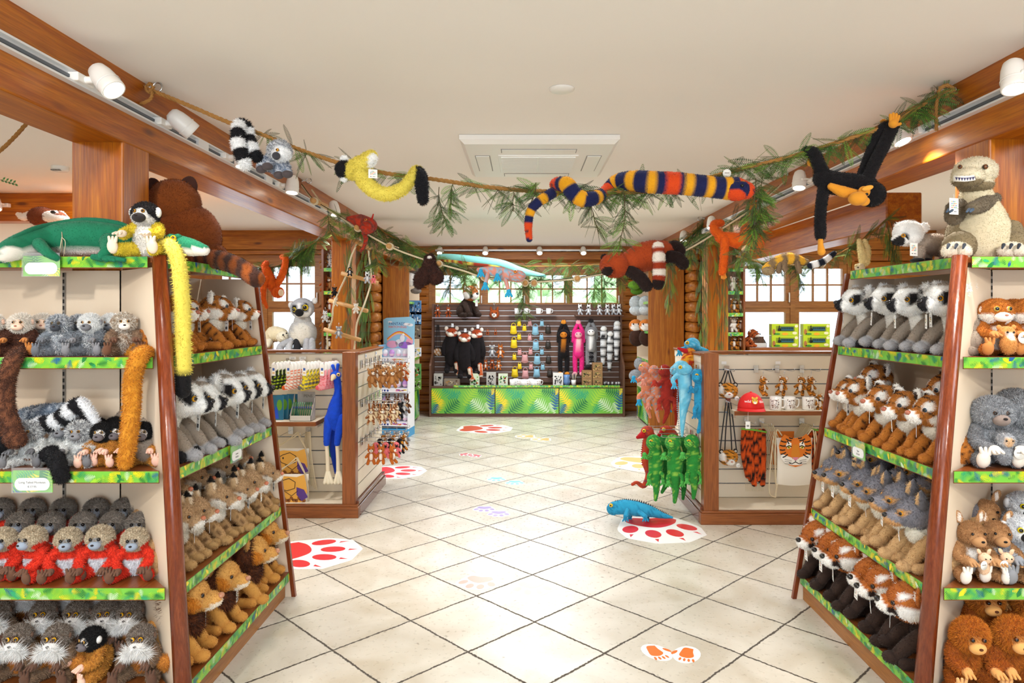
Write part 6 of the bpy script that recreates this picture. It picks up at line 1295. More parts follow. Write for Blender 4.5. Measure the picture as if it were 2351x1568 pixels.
MN = {
 'bear': Proto(mini('keyring_plush', 'keyring plush', 'a8703a', belly='b98450', ear='c99a68')), 'kang': Proto(mini('keyring_plush', 'keyring plush', '9c6a3a', belly='efe6d6', ears='long')),
 'cream': Proto(mini('keyring_plush', 'keyring plush', 'efe8da', ear='d9b8a0')), 'fox': Proto(mini('keyring_plush', 'keyring plush', 'b8581e', belly='f2ece2', ears='point')),
 'giraffe': Proto(mini('keyring_plush', 'keyring plush', 'ecd8b0', ears='long', stripe=(spots(38, .45), '8a4a1e'))), 'black': Proto(mini('keyring_plush', 'keyring plush', '1b191b', muz='3a3634')),
 'grey': Proto(mini('keyring_plush', 'keyring plush', 'a9a9ac', belly='e6e6e6', ear='d8b0a8')), 'brown': Proto(mini('keyring_plush', 'keyring plush', '6a4026', belly='c99a6a', ears='long')),
 'squir': Proto(mini('keyring_plush', 'keyring plush', 'bc6420', belly='f4eadc', ears='point', size=.15)), 'flam': Proto(mini('keyring_plush', 'keyring plush', 'f07f86', ears=None, muz='2a2020')),
 'peng': Proto(mini('keyring_plush', 'keyring plush', '17171b', belly='f6f6f4', ears=None, muz='e8a030')), 'tiger': Proto(mini('keyring_plush', 'keyring plush', 'd98a2c', belly='f3ece0', stripe=bands((0, .4, .9), .014, .35, 0, .002), ear='f3ece0')),
 'koala': Proto(mini('keyring_plush', 'keyring plush', '9b9ca0', belly='f0f0f0', ear='f0f0f0', ears='round')), 'lemur': Proto(mini('keyring_plush', 'keyring plush', 'b9bbc0', face='f0f0f0', belly='f5f5f5', ears='point', muz='201e20')),
 'whitet': Proto(mini('keyring_plush', 'keyring plush', 'eeeeec', stripe=bands((0, .4, .9), .016, .3, 0, .002), ears='point')), 'rpanda': Proto(mini('keyring_plush', 'keyring plush', 'a84e1c', belly='2a1a14', ears='point', muz='f6f2ec')),
}
NM = {'bear': 'brown bear', 'kang': 'tan kangaroo', 'cream': 'cream', 'fox': 'rust and white fox', 'giraffe': 'spotted giraffe', 'black': 'black', 'grey': 'grey', 'brown': 'dark brown', 'squir': 'orange squirrel', 'flam': 'pink flamingo', 'peng': 'black and white penguin', 'tiger': 'striped tiger', 'koala': 'grey koala'}
rr = random.Random(5); XA = -1.318
POS = ['on the hook nearest the post', 'on the second hook from the post', 'on the third hook from the post', 'on the fourth hook from the post', 'on the hook farthest from the post']
rows = [('top', 1.165, ['bear', 'bear', 'kang', 'cream', 'fox'], 1.15), ('middle', .845, ['giraffe', 'giraffe', 'black', 'grey', 'brown'], 1.05), ('lowest', .535, ['squir', 'flam', 'peng', 'tiger', 'koala'], 1.05)]
alt = {('top', 0): ['bear', 'bear', 'bear'], ('top', 1): ['kang', 'bear', 'bear'], ('top', 2): ['kang', 'cream', 'bear'], ('top', 3): ['cream', 'cream', 'fox'], ('top', 4): ['cream', 'fox', 'cream']}
for rn, z, kinds, sc_ in rows:
    for i, kd in enumerate(kinds):
        y = 5.60+i*.17; hook('chrome hook on the left unit aisle side, %s row, %s' % (rn, POS[i].replace('on the hook ', '').replace('on the ', '')), (XA, y, z+.03), (1, 0, 0), .27)
        ks = alt.get((rn, i), [kd]*3)
        for j in range(3):
            k2 = ks[j]
            MN[k2].place('%s keyring plush, %s row, %s' % (NM[k2], rn, POS[i]), (XA+.08+j*.085, y+rr.uniform(-.01, .01), z+.004+.0), (0, 0, rr.uniform(-.2, 1.1)), sc_*rr.uniform(.95, 1.1), 'keyring plushes on the %s row, %s' % (rn, POS[i]))
# header labels on the side
for i, x in enumerate((5.75, 6.15)):
    o = MB().box((XA+.002, x-.02, 1.235), (XA+.004, x+.02, 1.27)).box((XA+.004, x-.012, 1.245), (XA+.0045, x+.012, 1.262), 1).build('price_label', [PAPER, mat('label_blue', '7a8fc0', .6)])
    tag(o, 'small price label on the header of the left unit, %s the post' % ('nearer' if i == 0 else 'farther from'), 'price label')
# socks
def sock(c1, c2, pat):
    r = empty('sock', None, 'sock'); outline = [(-.03, 0), (.03, 0), (.028, -.09), (.03, -.13), (.012, -.16), (-.05, -.165), (-.062, -.145), (-.05, -.12), (-.03, -.10)]
    n = len(outline); V = [(x, -.004, z) for x, z in outline]+[(x, .004, z) for x, z in outline]
    def sub(V, F): return V, F
    pts = [(0, 0, -.0), (0, 0, -.05), (0, 0, -.1), (-.008, 0, -.135), (-.03, 0, -.148), (-.05, 0, -.152)]
    soft('knit', [tube(pts, [.030, .029, .029, .03, .024, .016], 14, 6, True, .28)], Paint(c1, [((0, 0, 0), (.05, .05, .028), 'f4f2ee'), ((-.055, 0, -.155), (.02, .05, .02), c2)], stripe=(pat, c2)), r, FELT)
    mb = MB().box((-.017, -.0135, -.065), (.017, -.0125, .012)); mb.cbox((0, -.0137, -.02), (.018, .0004, .018), 3).cbox((.0, -.0137, -.045), (.02, .0004, .006), 4); mb.build('paper_band', TAGM, r)
    return r
SK = [('lime and black', 'c8e82a', '1c2a18', spots(40, .45), 621), ('orange, black and white', 'f2efe8', 'e8641c', bands((.3, 0, 1), .022, .4, 0, .006), 655), ('yellow and grey', 'f4df2a', '6a6a66', spots(34, .6), 692), ('pink and white', 'f0a0a8', 'e8606c', spots(50, .7), 733)]
for nm, c1, c2, pt, x in SK:
    pr0 = Proto(sock(c1, c2, pt)); p = P(x, 843, 5.45)
    hook('chrome hook holding the %s socks' % nm, (p.x+.03, 5.785, p.z+.02), (0, -1, 0), .30)
    for j in range(5):
        pr0.place('pair of %s socks, %s on its hook' % (nm, ['frontmost', 'second', 'third', 'fourth', 'hindmost'][j]), (p.x+.02+j*.012, 5.49+j*.05, p.z+.004), (0, 0, -.35), 1.15, '%s socks on one hook' % nm)
for x in (612, 672, 695):
    p = P(x+0, 822, 5.78); o = MB().box((p.x-.028, 5.776, p.z-.012), (p.x+.028, 5.779, p.z+.012)).box((p.x-.015, 5.7755, p.z-.002), (p.x+.015, 5.776, p.z+.001), 1).build('price_label', [PAPER, INK]); tag(o, 'small white price label above the socks, %s' % {612: 'above the lime pairs', 672: 'above the orange and yellow pairs', 695: 'right of the middle'}[x], 'price label')
# shelf in the left bay
def bracketshelf(label, x0, x1, yb, depth, z, th=.03):
    r = empty('bracket_shelf', label, 'shelf', ((x0+x1)/2, yb-depth/2, z)); o = MB().box((x0, yb-depth, z-th), (x1, yb-.002, z)).box((x0-.001, yb-depth-.008, z-th-.002), (x1+.001, yb-depth, z+.001), 1).box((x1, yb-depth, z-th-.002), (x1+.006, yb-.002, z+.001), 1).build('board', [CREAM2, MATS['cherry_x']], r); o.location = -r.location
    o = MB().box((x0+.05, yb-.12, z-th-.05), (x0+.07, yb-.002, z-th)).box((x1-.07, yb-.12, z-th-.05), (x1-.05, yb-.002, z-th)).build('bracket', CHROME, r); o.location = -r.location
    return r
ZS = .745; bracketshelf('short cream shelf with wooden edge under the socks', -2.5, P(724, 970, 5.45).x, 5.79, .34, ZS)
PK = mat('peacock_cover', '1c6a8c', .35)
for i in range(4):
    p = P(642+i*8, 968, 5.60); x = p.x; r = empty('notebook', 'notebook with a blue and green peacock cover, %s in its row' % ['leftmost', 'second from left', 'third from left', 'rightmost'][i], 'notebook', (x, 5.56+i*.035, ZS+.001), .0, 'peacock notebooks on the shelf')
    MB().box((-.045, -.004, 0), (.045, .004, .195)).build('pages', PAPER, r)
    mb = MB().box((-.047, -.0055, -.0), (.047, -.004, .198)); mb.add([(-.03, -.006, .01), (.01, -.006, .01), (-.005, -.006, .11), (-.02, -.006, .10)], [(0, 1, 2, 3)], 1)
    mb.add([(.015+.022*math.cos(a), -.006, .12+.045*math.sin(a)) for a in np.linspace(0, 2*PI, 13)[:-1]], [tuple(range(12))], 2); mb.build('cover', [PK, mat('cover_blue', '1a4fd0', .35), mat('cover_green', '5f9a2a', .35)], r)
p = P(693, 968, 5.52); r = empty('pen_display', 'grey card display box of green peacock pens marked PENS', 'pen display', (p.x, 5.54, ZS+.001))
MB().prism([(-.085, -.06, 0), (.085, -.06, 0), (.085, -.06, .045), (-.085, -.06, .045)], (0, .003, 0)).prism([(-.085, -.06, 0), (-.085, .06, 0), (-.085, .06, .21), (-.085, .03, .14), (-.085, -.06, .045)], (.003, 0, 0)).prism([(.085, -.06, 0), (.085, .06, 0), (.085, .06, .21), (.085, .03, .14), (.085, -.06, .045)], (-.003, 0, 0)).box((-.085, -.06, 0), (.085, .06, .003)).build('card_box', mat('card_light', 'cbc8c0', .6), r)
MB().box((-.055, .045, .12), (.085, .05, .225)).build('header_card', GREY, r); text('PENS', .032, (.03, .0445, .19), (PI/2, 0, 0), INK, r)
for i in range(9):
    o = MB().tube([(-.07+i*.0175, -.045, .02), (-.07+i*.0175, -.0, .145)], .0055, 8, 0, cap='flat').cyl((-.07+i*.0175, -.018, .095), (-.07+i*.0175, -.012, .112), .0062, 8, 1).build('pen', [mat('pen_green', '2d6a3c', .3), mat('pen_blue', '1b3f7a', .3)], r)
p = P(626, 960, 5.6); r = empty('mug', 'white mug with an orange and black print at the shelf end', 'mug', (p.x, 5.6, ZS+.001))
def mugparts(r, printc=None, s=1.0, hx=1):
    MB().lathe([(0, .003), (.036*s, .003), (.038*s, .0), (.040*s, .004), (.040*s, .092*s), (.037*s, .092*s), (.036*s, .01)], seg=24).build('cup', mat('mug_white', 'f6f4f0', .15), r)
    MB().tube([(hx*.038*s, 0, .075*s), (hx*.062*s, 0, .072*s), (hx*.066*s, 0, .045*s), (hx*.055*s, 0, .02*s), (hx*.038*s, 0, .018*s)], .005*s, 8).build('handle', mat('mug_white', 'f6f4f0', .15), r)
    if printc:
        mb = MB(); r_ = random.Random(3)
        for i in range(60):
            a = r_.uniform(-2.3, -.75); z = r_.uniform(.012, .07)*s; w_ = r_.uniform(.05, .16); h = r_.uniform(.004, .010)*s; q = .0405*s
            mb.add([(q*math.cos(a), q*math.sin(a), z), (q*math.cos(a+w_), q*math.sin(a+w_), z+h*.3), (q*math.cos(a+w_*.8), q*math.sin(a+w_*.8), z+h), (q*math.cos(a-w_*.2), q*math.sin(a-w_*.2), z+h*.7)], [(0, 1, 2, 3)], i % len(printc))
        mb.build('print', [mat('print_'+c, c, .3) for c in printc], r)
mugparts(r, ('e8641c', '2a2220', 'c8b9a8'))
# giraffe drawstring bags
GIR = [mat('canvas', 'efe9dd', .8, bump=.2, bscale=400), mat('giraffe_yellow', 'e9ae4a', .7), mat('giraffe_brown', '8a5220', .7), mat('line_black', '1c1714', .7), mat('tongue_violet', '5a3a8c', .7)]
def disc(mb, c, rx, rz, y, m, n=16, rot=0):
    mb.add([(c[0]+rx*math.cos(a)*math.cos(rot)-rz*math.sin(a)*math.sin(rot), y, c[1]+rx*math.cos(a)*math.sin(rot)+rz*math.sin(a)*math.cos(rot)) for a in np.linspace(0, 2*PI, n+1)[:-1]], [tuple(range(n))], m)
def line(mb, pts, w_, y, m):
    for (a, b) in zip(pts[:-1], pts[1:]):
        a = np.array(a, float); b = np.array(b, float); d = b-a; d /= np.linalg.norm(d)+1e-9; n_ = np.array((-d[1], d[0]))*w_; mb.add([(a[0]-n_[0], y, a[1]-n_[1]), (b[0]-n_[0], y, b[1]-n_[1]), (b[0]+n_[0], y, b[1]+n_[1]), (a[0]+n_[0], y, a[1]+n_[1])], [(0, 1, 2, 3)], m)
def pouch(w_, h_, th=.018):
    """soft bag lying in the xz plane, front face at y<0; bulged sheet"""
    n = 10; V = []; F = []
    for sd in (-1, 1):
        for i in range(n+1):
            for j in range(n+1):
                u, v = i/n*2-1, j/n*2-1; b = (1-u**4)*(1-v**4); x = u*w_/2*(1-.06*(1-v*v)); z = -h_*(1-(v+1)/2)-.015*(1-u*u)*(v < -.9); V.append((x, sd*th*b**.6, z))
    for s_ in (0, 1):
        o = s_*(n+1)**2
        for i in range(n):
            for j in range(n): a = o+i*(n+1)+j; q = (a, a+n+1, a+n+2, a+1); F.append(q if s_ else q[::-1])
    return np.array(V), F
def giraffebag(label, loc, rz):
    r = empty('drawstring_bag', label, 'drawstring bag', loc, rz, 'giraffe drawstring bags on one hook'); w_, h_ = .30, .26
    V, F = pouch(w_, h_, .022); MB().add(V, F, 0, True).build('pouch', GIR, r)
    mb = MB(); y = -.0235
    mb.add([(-.14, y, -.03), (-.05, y, -.012), (.06, y, -.02), (.12, y, .0), (.135, y, -.06), (.145, y, -.14), (.12, y, -.21), (.03, y, -.24), (-.08, y, -.23), (-.14, y, -.15)], [tuple(range(10))], 1); y -= .001
    rr2 = random.Random(1)
    for i in range(13): disc(mb, (-.12+.02*i, -.20+.012*math.sin(i*2)), .012, .018, y, 2, 7, i)
    for i in range(4): disc(mb, (-.13, -.06-i*.03), .008, .012, y, 3, 6, i)
    y -= .0006; line(mb, [(-.06, -.05), (.0, -.03), (.05, -.06), (.045, -.11), (-.02, -.13), (-.07, -.11), (-.09, -.07), (-.06, -.05)], .0025, y, 3); line(mb, [(-.04, -.13), (.02, -.17), (.07, -.13)], .0022, y, 3); disc(mb, (-.055, -.075), .006, .009, y, 3)
    mb.add([(.06, y, -.10), (.12, y, -.12), (.15, y, -.18), (.10, y, -.21), (.06, y, -.16)], [(0, 1, 2, 3, 4)], 4)
    mb.build('giraffe_print', GIR, r)
    for s in (-1, 1):
        mb = MB(); mb.tube([(s*w_*.46, 0, -h_+.01), (s*w_*.5, -.01, -h_*.5), (s*w_*.42, -.01, 0.0), (.06, -.0, .12+s*.01)], .0045, 6); mb.tube([(s*w_*.42, -.005, -.01), (s*w_*.2+.03, -.01, .06), (.05, 0, .13)], .004, 6); mb.build('cord', COTTON, r)
    return r
p = P(663, 1032, 5.55); giraffebag('giraffe print drawstring bag, the upper of the two', (p.x, 5.60, p.z), .0); p = P(666, 1088, 5.5); giraffebag('giraffe print drawstring bag, the lower of the two', (p.x, 5.50, p.z), .0)
p = P(660, 992, 5.7); hook('chrome hook above the giraffe bags', (p.x, 5.785, p.z), (0, -1, 0), .3)
r = empty('drawstring_bundle', 'white cords of further drawstring bags beside the giraffe bags', 'cords', tuple(P(706, 995, 5.7)))
for i in range(8):
    a = P(702+i*1.5, 992, 5.74-.02*i); o = MB().tube([tuple(a), tuple(a+Vector((-.012+.004*i, -.02, -.2))), tuple(a+Vector((.0+.008*i, -.01, -.40-.01*i)))], .0042, 6).build('cord', COTTON, r); o.location = -r.location
hook('chrome hook holding the white cords', tuple(P(708, 990, 5.785)), (0, -1, 0), .2)
# peacock
c = Cr('plush_peacock', 'long-legged royal blue plush peacock hanging beside the left post', 'plush peacock', tuple(P(768, 950, 5.6)))
BL = Paint('1a4fd6', noise=.12); f2 = lambda n: (n, .005, .0028, .3, .8)
c.add('body', [c.tb([(774, 872, 5.56), (776, 900, 5.56), (771, 930, 5.56), (768, 955, 5.56), (770, 975, 5.56)], [8, 8, 15, 19, 14])], BL, f2(5000))
hd = c.add('head', [c.el((771, 862, 5.55), (12, 11, 11))], Paint('1f57dc'), f2(900)); c.add('beak', [c.tb([(766, 865, 5.52), (762, 872, 5.5)], [7, 3])], 'ecd9b4'); c.add('crest', [c.tb([(768, 852, 5.55), (764, 840, 5.55)], [3, 4]), c.tb([(774, 852, 5.55), (776, 838, 5.55)], [3, 4])], '1a4fd6')
c.eye((777, 860, 5.50), 4.5, (.2, -1, 0), 'e6c987')
for (x0, x1) in ((752, 750), (778, 774)): c.add('leg', [c.tb([(x0+4, 960, 5.55), (x0, 990, 5.54), (x1, 1018, 5.54)], [11, 9, 7])], BL, f2(1300)); c.add('shin', [c.tb([(x1, 1020, 5.54), (x1+2, 1050, 5.54), (x1+3, 1082, 5.54)], [4.5, 4.5, 5])], 'efe2c6'); c.add('foot', [c.tb([(x1+3, 1082, 5.54), (x1+3+dx, 1108, 5.52)], [5, 4.5]) for dx in (-7, 1, 9)], 'efe6cc')
c.add('tail', [c.tb([(768, 960, 5.62), (768, 1030, 5.62), (772, 1085, 5.62)], [9, 11, 4])], Paint('1238a8', noise=.1), f2(1800)); c.add('tail_feathers', [c.tb([(758, 985, 5.64), (758, 1030, 5.64), (764, 1052, 5.64)], [6, 8, 3])], Paint('1f8a3c', noise=.1), f2(700))
p = P(775, 845, 5.785); hook('chrome hook behind the peacock crest', tuple(p), (0, -1, 0), .2)
# ---------------------------------------------------------------- right unit: reptiles on the aisle side
def rept(name, label, cat, body, rads, col, col2, limbs, hands=None, head=None, eye=None, spines=None, belly=None, D=5.6, fr_=(1600, .004, .003)):
    c = Cr(name, label, cat, tuple(P(*body[0]))); pt = lambda: Paint(col, stripe=(spots(42, .66), col2), noise=.1)
    c.add('body', [c.tb(body, rads)], pt(), (fr_[0]*2, *fr_[1:]))
    if head: c.add('head', [c.el(head[0], head[1])]+([c.el(head[2], head[3])] if len(head) > 2 else []), pt(), fr_)
    for q in limbs:
        c.add('leg', [c.tb(q, [6, 5, 4.5][:len(q)])], pt(), (300, .004, .003)); e = q[-1]; c.add('foot', [c.el(e, 5)]+[c.tb([e, (e[0]+dx, e[1]+10, e[2]-.01)], [2.6, 1.8]) for dx in (-6, 0, 6)], hands or col)
    if eye: c.eye(eye, 4.5, (-.4, -1, .1), 'f0c020')
    if spines:
        mb = MB(); pts, side, cs = spines; Q, _ = smoothpath([tuple(P(*p_)) for p_ in pts], [1]*len(pts), 6)
        for a, b in zip(Q[:-1], Q[1:]): m_ = (a+b)/2+np.array((side*.014, 0, .004)); mb.add([a, b, m_, a+(0, .003, 0), b+(0, .003, 0)], [(0, 1, 2), (4, 3, 2)], 0)
        o = mb.build('spines', mat('spine_'+cs, cs, .7), c.r); o.location = c.off
    return c
def hung(x, y0, y1, D, col, col2, lab, w_=15, hands=None, tailcurl=0, eyeon=True, s=1, spine=None, name='plush_chameleon', cat='plush chameleon', belly=None):
    H_ = y1-y0; body = [(x, y0+H_*.12, D), (x+2, y0+H_*.28, D), (x+3, y0+H_*.45, D), (x+1, y0+H_*.62, D), (x+4, y0+H_*.8, D), (x+2+tailcurl, y1, D)]
    limbs = [[(x-6, y0+H_*.27, D-.02), (x-18*s, y0+H_*.33, D-.06), (x-26*s, y0+H_*.28, D-.08)], [(x+8, y0+H_*.3, D-.02), (x+22*s, y0+H_*.34, D-.06), (x+26*s, y0+H_*.27, D-.08)], [(x+4, y0+H_*.55, D-.02), (x+20*s, y0+H_*.6, D-.06), (x+22*s, y0+H_*.7, D-.08)], [(x-4, y0+H_*.55, D-.02), (x-14*s, y0+H_*.62, D-.04), (x-14*s, y0+H_*.7, D-.06)]]
    return rept(name, lab, cat, body, [w_*.7, w_, w_*1.1, w_*.9, w_*.5, w_*.25], col, col2, limbs, hands, [(x-2, y0+H_*.09, D-.02), (w_*1.1, w_*1.0, w_*1.15), (x-8, y0+H_*.11, D-.06), (w_*.7, w_*.8, w_*.6)], (x-9*s, y0+H_*.07, D-.02-w_*.0036) if eyeon else None, ([(x+w_*.9, y0+6, D), (x+w_*1.15, y0+H_*.3, D), (x+w_*1.1, y0+H_*.5, D)], 1, spine) if spine else None)
hung(1481, 832, 958, 5.95, 'dc8a66', '9fb0bc', 'pink and pale blue gecko plush with blue hands, leftmost in the upper row', 11, '2aa0cf', 10)
hung(1503, 838, 968, 5.85, 'dc8a66', '9fb0bc', 'pink and pale blue gecko plush behind the red one', 10, 'd98f7c', 8, False)
hung(1528, 840, 970, 5.72, '9c2a20', 'b33424', 'dark red plush chameleon in the upper row', 13, 'b33424', -6)
hung(1549, 842, 975, 5.8, 'b3341c', '8a3a4a', 'red and violet speckled plush chameleon in the upper row', 9, '2aa0cf', 0, False)
hung(1607, 852, 992, 5.36, '2f9cc8', '1f86b4', 'blue iguana plush nearest the right post, upper row', 15, '1f7fae', -6, True, .8, '5a6a72', 'plush_iguana', 'plush iguana')
c = rept('plush_iguana', 'pale blue iguana plush with grey spines and long tail, upper row', 'plush iguana', [(1550, 850, 5.5), (1565, 845, 5.45), (1572, 870, 5.42), (1573, 910, 5.42), (1568, 950, 5.42), (1566, 1000, 5.42)], [12, 18, 16, 14, 8, 3], '6cbfdc', '9ad6e8', [[(1556, 860, 5.42), (1545, 872, 5.38), (1548, 882, 5.36)], [(1582, 850, 5.42), (1592, 856, 5.38), (1596, 852, 5.36)]], '4aa9cf', [(1572, 848, 5.38), (17, 14, 13)], (1562, 843, 5.31), ([(1540, 872, 5.45), (1545, 850, 5.45), (1560, 836, 5.45)], -1, '8a98a2'))
mb = MB(); Q, _ = smoothpath([tuple(P(*q)) for q in [(1558, 880, 5.42), (1556, 920, 5.42), (1558, 960, 5.42), (1562, 1000, 5.42)]], [1]*4, 8)
for a, b in zip(Q[:-1], Q[1:]): mb.add([a, b, (a+b)/2+np.array((-.012, 0, 0)), (a+b)/2+np.array((0, .004, 0))], [(0, 1, 2), (0, 2, 3)])
o = mb.build('spines', MATS['spine_8a98a2'], c.r); o.location = c.off
for (x, y1, D, lab, w_) in ((1503, 1147, 5.62, 'green chameleon plush, leftmost of the lower row', 16), (1547, 1152, 5.48, 'green chameleon plush, middle of the lower row', 17), (1590, 1143, 5.40, 'green chameleon plush nearest the right post, lower row', 16)):
    c = hung(x, 1003, y1, D, '2f8f3a', '8cc04a', lab, w_, '4fae4c', 0, True, .9); c.add('crest', [c.tb([(x+10, 1012, D+.01), (x+18, 1040, D+.02), (x+16, 1080, D+.01)], [3, 5, 4], 8, .5)], 'd9d87a')
hung(1528, 1003, 1130, 5.72, '267a30', '4a9a40', 'darker green chameleon plush behind the front three', 14, '3f9a45', -10, False); hung(1566, 1002, 1145, 5.62, '267a30', '4a9a40', 'darker green chameleon plush seen between the middle and right ones', 13, '3f9a45', 0, False)
c = rept('plush_parrot', 'red and violet speckled plush with red beak above the green chameleons', 'plush parrot', [(1492, 1000, 5.85), (1486, 1020, 5.85), (1484, 1060, 5.85), (1490, 1090, 5.85), (1478, 1115, 5.85), (1462, 1108, 5.85), (1452, 1112, 5.85)], [12, 11, 10, 8, 6, 4, 3.5], 'c2472a', '8a3c48', [], None, [(1486, 992, 5.82), (15, 14, 14)], (1479, 989, 5.77), ([(1478, 1010, 5.84), (1474, 1040, 5.84), (1476, 1070, 5.84)], -1, 'b3241c'))
c.add('beak', [c.tb([(1476, 998, 5.8), (1464, 1004, 5.8)], [9, 4])], 'b3141c')
c = rept('plush_parrot', 'second red and violet speckled plush, seen over the green ones', 'plush parrot', [(1532, 992, 5.9), (1545, 1000, 5.9), (1550, 1030, 5.9)], [10, 12, 10], 'c2472a', '8a3c48', [], None, [(1530, 990, 5.88), (16, 13, 13)], (1524, 986, 5.82)); c.add('beak', [c.tb([(1520, 994, 5.86), (1512, 1000, 5.86)], [7, 4])], 'b3141c')
for i, y in enumerate((5.42, 5.6, 5.78, 5.96)):
    hook('chrome hook holding reptiles, upper row, %s from the post' % ORD[i], (1.38, y, 1.6-(852-722)*y/FPX+.02), (-1, 0, 0), .27); hook('chrome hook holding reptiles, lower row, %s from the post' % ORD[i], (1.38, y, .60+.03), (-1, 0, 0), .27)
# iguana on the top rail, speckled plush hanging under it, iguana on the floor
c = rept('plush_iguana', 'blue iguana plush lying on the top rail of the right unit', 'plush iguana', [(1588, 795, 5.75), (1590, 792, 5.85), (1600, 796, 6.0)], [15, 17, 8], '4cb4da', '8ad0ea', [[(1578, 800, 5.72), (1566, 802, 5.7), (1560, 806, 5.68)], [(1600, 798, 5.72), (1615, 803, 5.68), (1622, 806, 5.66)]], '3aa6d0', [(1586, 790, 5.66), (15, 14, 11)], (1578, 787, 5.60), ([(1580, 778, 5.7), (1590, 776, 5.75)], 1, '8a98a2'))
c = Cr('plush_chameleon', 'red speckled plush with red beak hanging just under the top iguana', 'plush chameleon', tuple(P(1580, 825, 5.6))); c.add('body', [c.tb([(1584, 812, 5.62), (1580, 830, 5.6), (1578, 850, 5.6)], [14, 17, 12])], Paint('b3341c', stripe=(spots(30, .5), 'e8a02a'), noise=.3), (2200, .004, .003)); c.add('beak', [c.tb([(1574, 806, 5.56), (1558, 800, 5.56)], [6, 3])], 'b3141c')
D = 5.3; c = rept('plush_iguana', 'blue iguana plush with black spines lying on the red paw print', 'plush iguana', [(1412, 1166, D), (1435, 1164, D), (1462, 1168, D), (1492, 1174, D), (1520, 1183, D), (1543, 1188, D)], [15, 17, 17, 13, 7, 2.5], '2f9cc4', '1f7fa8', [[(1440, 1172, D-.06), (1436, 1186, D-.1)], [(1468, 1176, D-.06), (1482, 1186, D-.1)], [(1448, 1176, D+.05), (1446, 1186, D+.06)], [(1480, 1176, D+.05), (1486, 1186, D+.05)]], '1f86b0', [(1408, 1168, D-.01), (15, 14, 14)], (1403, 1160, D-.055), None, fr_=(2600, .004, .003))
mb = MB(); Q, _ = smoothpath([tuple(P(*q)) for q in [(1410, 1152, D), (1440, 1148, D), (1475, 1153, D), (1510, 1170, D), (1535, 1183, D)]], [1]*5, 7)
for a, b in zip(Q[:-1], Q[1:]): m_ = (a+b)/2+np.array((.004, 0, .016)); mb.add([a-(0, 0, .01), b-(0, 0, .01), m_, (a+b)/2+(0, .004, -.01)], [(0, 1, 2), (0, 2, 3)])
o = mb.build('spines', mat('spine_black', '23262a', .7), c.r); o.location = c.off
# ---------------------------------------------------------------- right unit front bay
TGC = [mat('tiger_orange', 'e0781a', .75), mat('tiger_black', '17120f', .75), mat('tiger_white', 'f6f2ea', .75), mat('tiger_pink', 'e08aa0', .7), mat('tiger_eye', 'e8d82a', .4), mat('tiger_nose', 'd9861e', .75)]
STR = mat('black_strap', '17161a', .6)
def tigerbag(label, x, y, d, rot, strap_y):
    r = empty('tiger_shoulder_bag', label, 'shoulder bag', tuple(P(x, y, d)), rot)
    def paint(Pn): return Paint('dd9430', [((0, -.06, -.035), (.035, .05, .03), 'f7f2ea'), ((-.06, -.03, .01), (.028, .07, .035), 'f7f2ea'), ((.02, -.07, .03), (.02, .03, .012), 'f7f2ea')], stripe=(bands((.3, 0, 1), .024, .22, 0, .006), '3a2413'), noise=.08)(Pn)
    soft('body', [ell((0, 0, 0), (.078, .05, .06), None, 22, 14), ell((0, -.045, -.028), (.035, .02, .024), None, 14, 8)], paint, r, FUR, (3600, .007, .003)); 
    for s in (-1, 1): soft('ear', [ell((s*.058, 0, .048), (.019, .008, .018), None, 12, 8)], Paint('221a14', [((s*.058, -.008, .048), (.01, .01, .01), 'f0e8dc')]), r, FUR, (300, .006, .003)); eyeball(r, (s*.03, -.052, -.002), .008, (s*.2, -1, 0), 'c9b08a')
    soft('nose', [ell((0, -.066, -.022), (.010, .006, .006), None, 10, 6)], 'c98a7a', r, FELT)
    h = (y-strap_y)*d/FPX
    for a, b in ((-.07, -.02), (-.03, .0), (.03, .004), (.07, .02)): MB().tube([(a, 0, .04), (a*.7, 0, h*.5), (b, 0, h)], [.005]*3, 5).build('strap', STR, r)
    roundtag(r, (.06, -.05, -.055), (0, 0, 0), .018)
tigerbag('tiger head shoulder bag, the upper of the two beside the right post', 1671, 897, 5.45, -.1, 852); tigerbag('tiger head shoulder bag, the lower of the two with long straps', 1672, 1050, 5.4, .15, 925)
hook('chrome hook holding the upper tiger head bag', tuple(P(1668, 848, 5.61)), (0, -1, 0), .2); hook('chrome hook holding the lower tiger head bag', tuple(P(1671, 922, 5.61)), (0, -1, 0), .26)
tk = mini('tiger_keyring_plush', 'keyring plush', 'd98a2c', belly='f3ece0', stripe=bands((0, .4, .9), .014, .35, 0, .002), ear='f3ece0', size=.155, fur=1500); TK = Proto(tk)
for i, (x, lab) in enumerate(((1752, 'leftmost'), (1800, 'middle'), (1843, 'left one of the pair'), (1862, 'right one of the pair'))):
    TK.place('striped tiger keyring plush above the mugs, %s' % lab, tuple(P(x, 862, 5.42)), (.0, .15, [.8, -.7, -.6, .6][i]), 1.0, 'tiger keyring plushes above the mugs')
for x, l_ in ((1735, 'left'), (1783, 'middle'), (1840, 'right')): p = P(x, 847, 5.61); hook('chrome hook above the mugs, %s of three' % l_, tuple(p), (.25, -.97, 0), .22)
ZR = 1.6-(944-722)*5.30/FPX; bracketshelf('short cream shelf with wooden edge carrying the cap and mugs', P(1686, 950, 5.3).x, 2.9, 5.61, .31, ZR)
for i, x in enumerate((1783, 1815, 1858)):
    p = P(x, 942, 5.36); r = empty('mug', 'white mug with brown tiger print, %s of three on the shelf' % ['left', 'middle', 'right'][i], 'mug', (p.x, 5.38, ZR+.001), [-.6, 0, 0][i], 'white mugs beside the red cap'); mugparts(r, ('3a2a28', '7a5a52', 'b79a86'), 1.12)
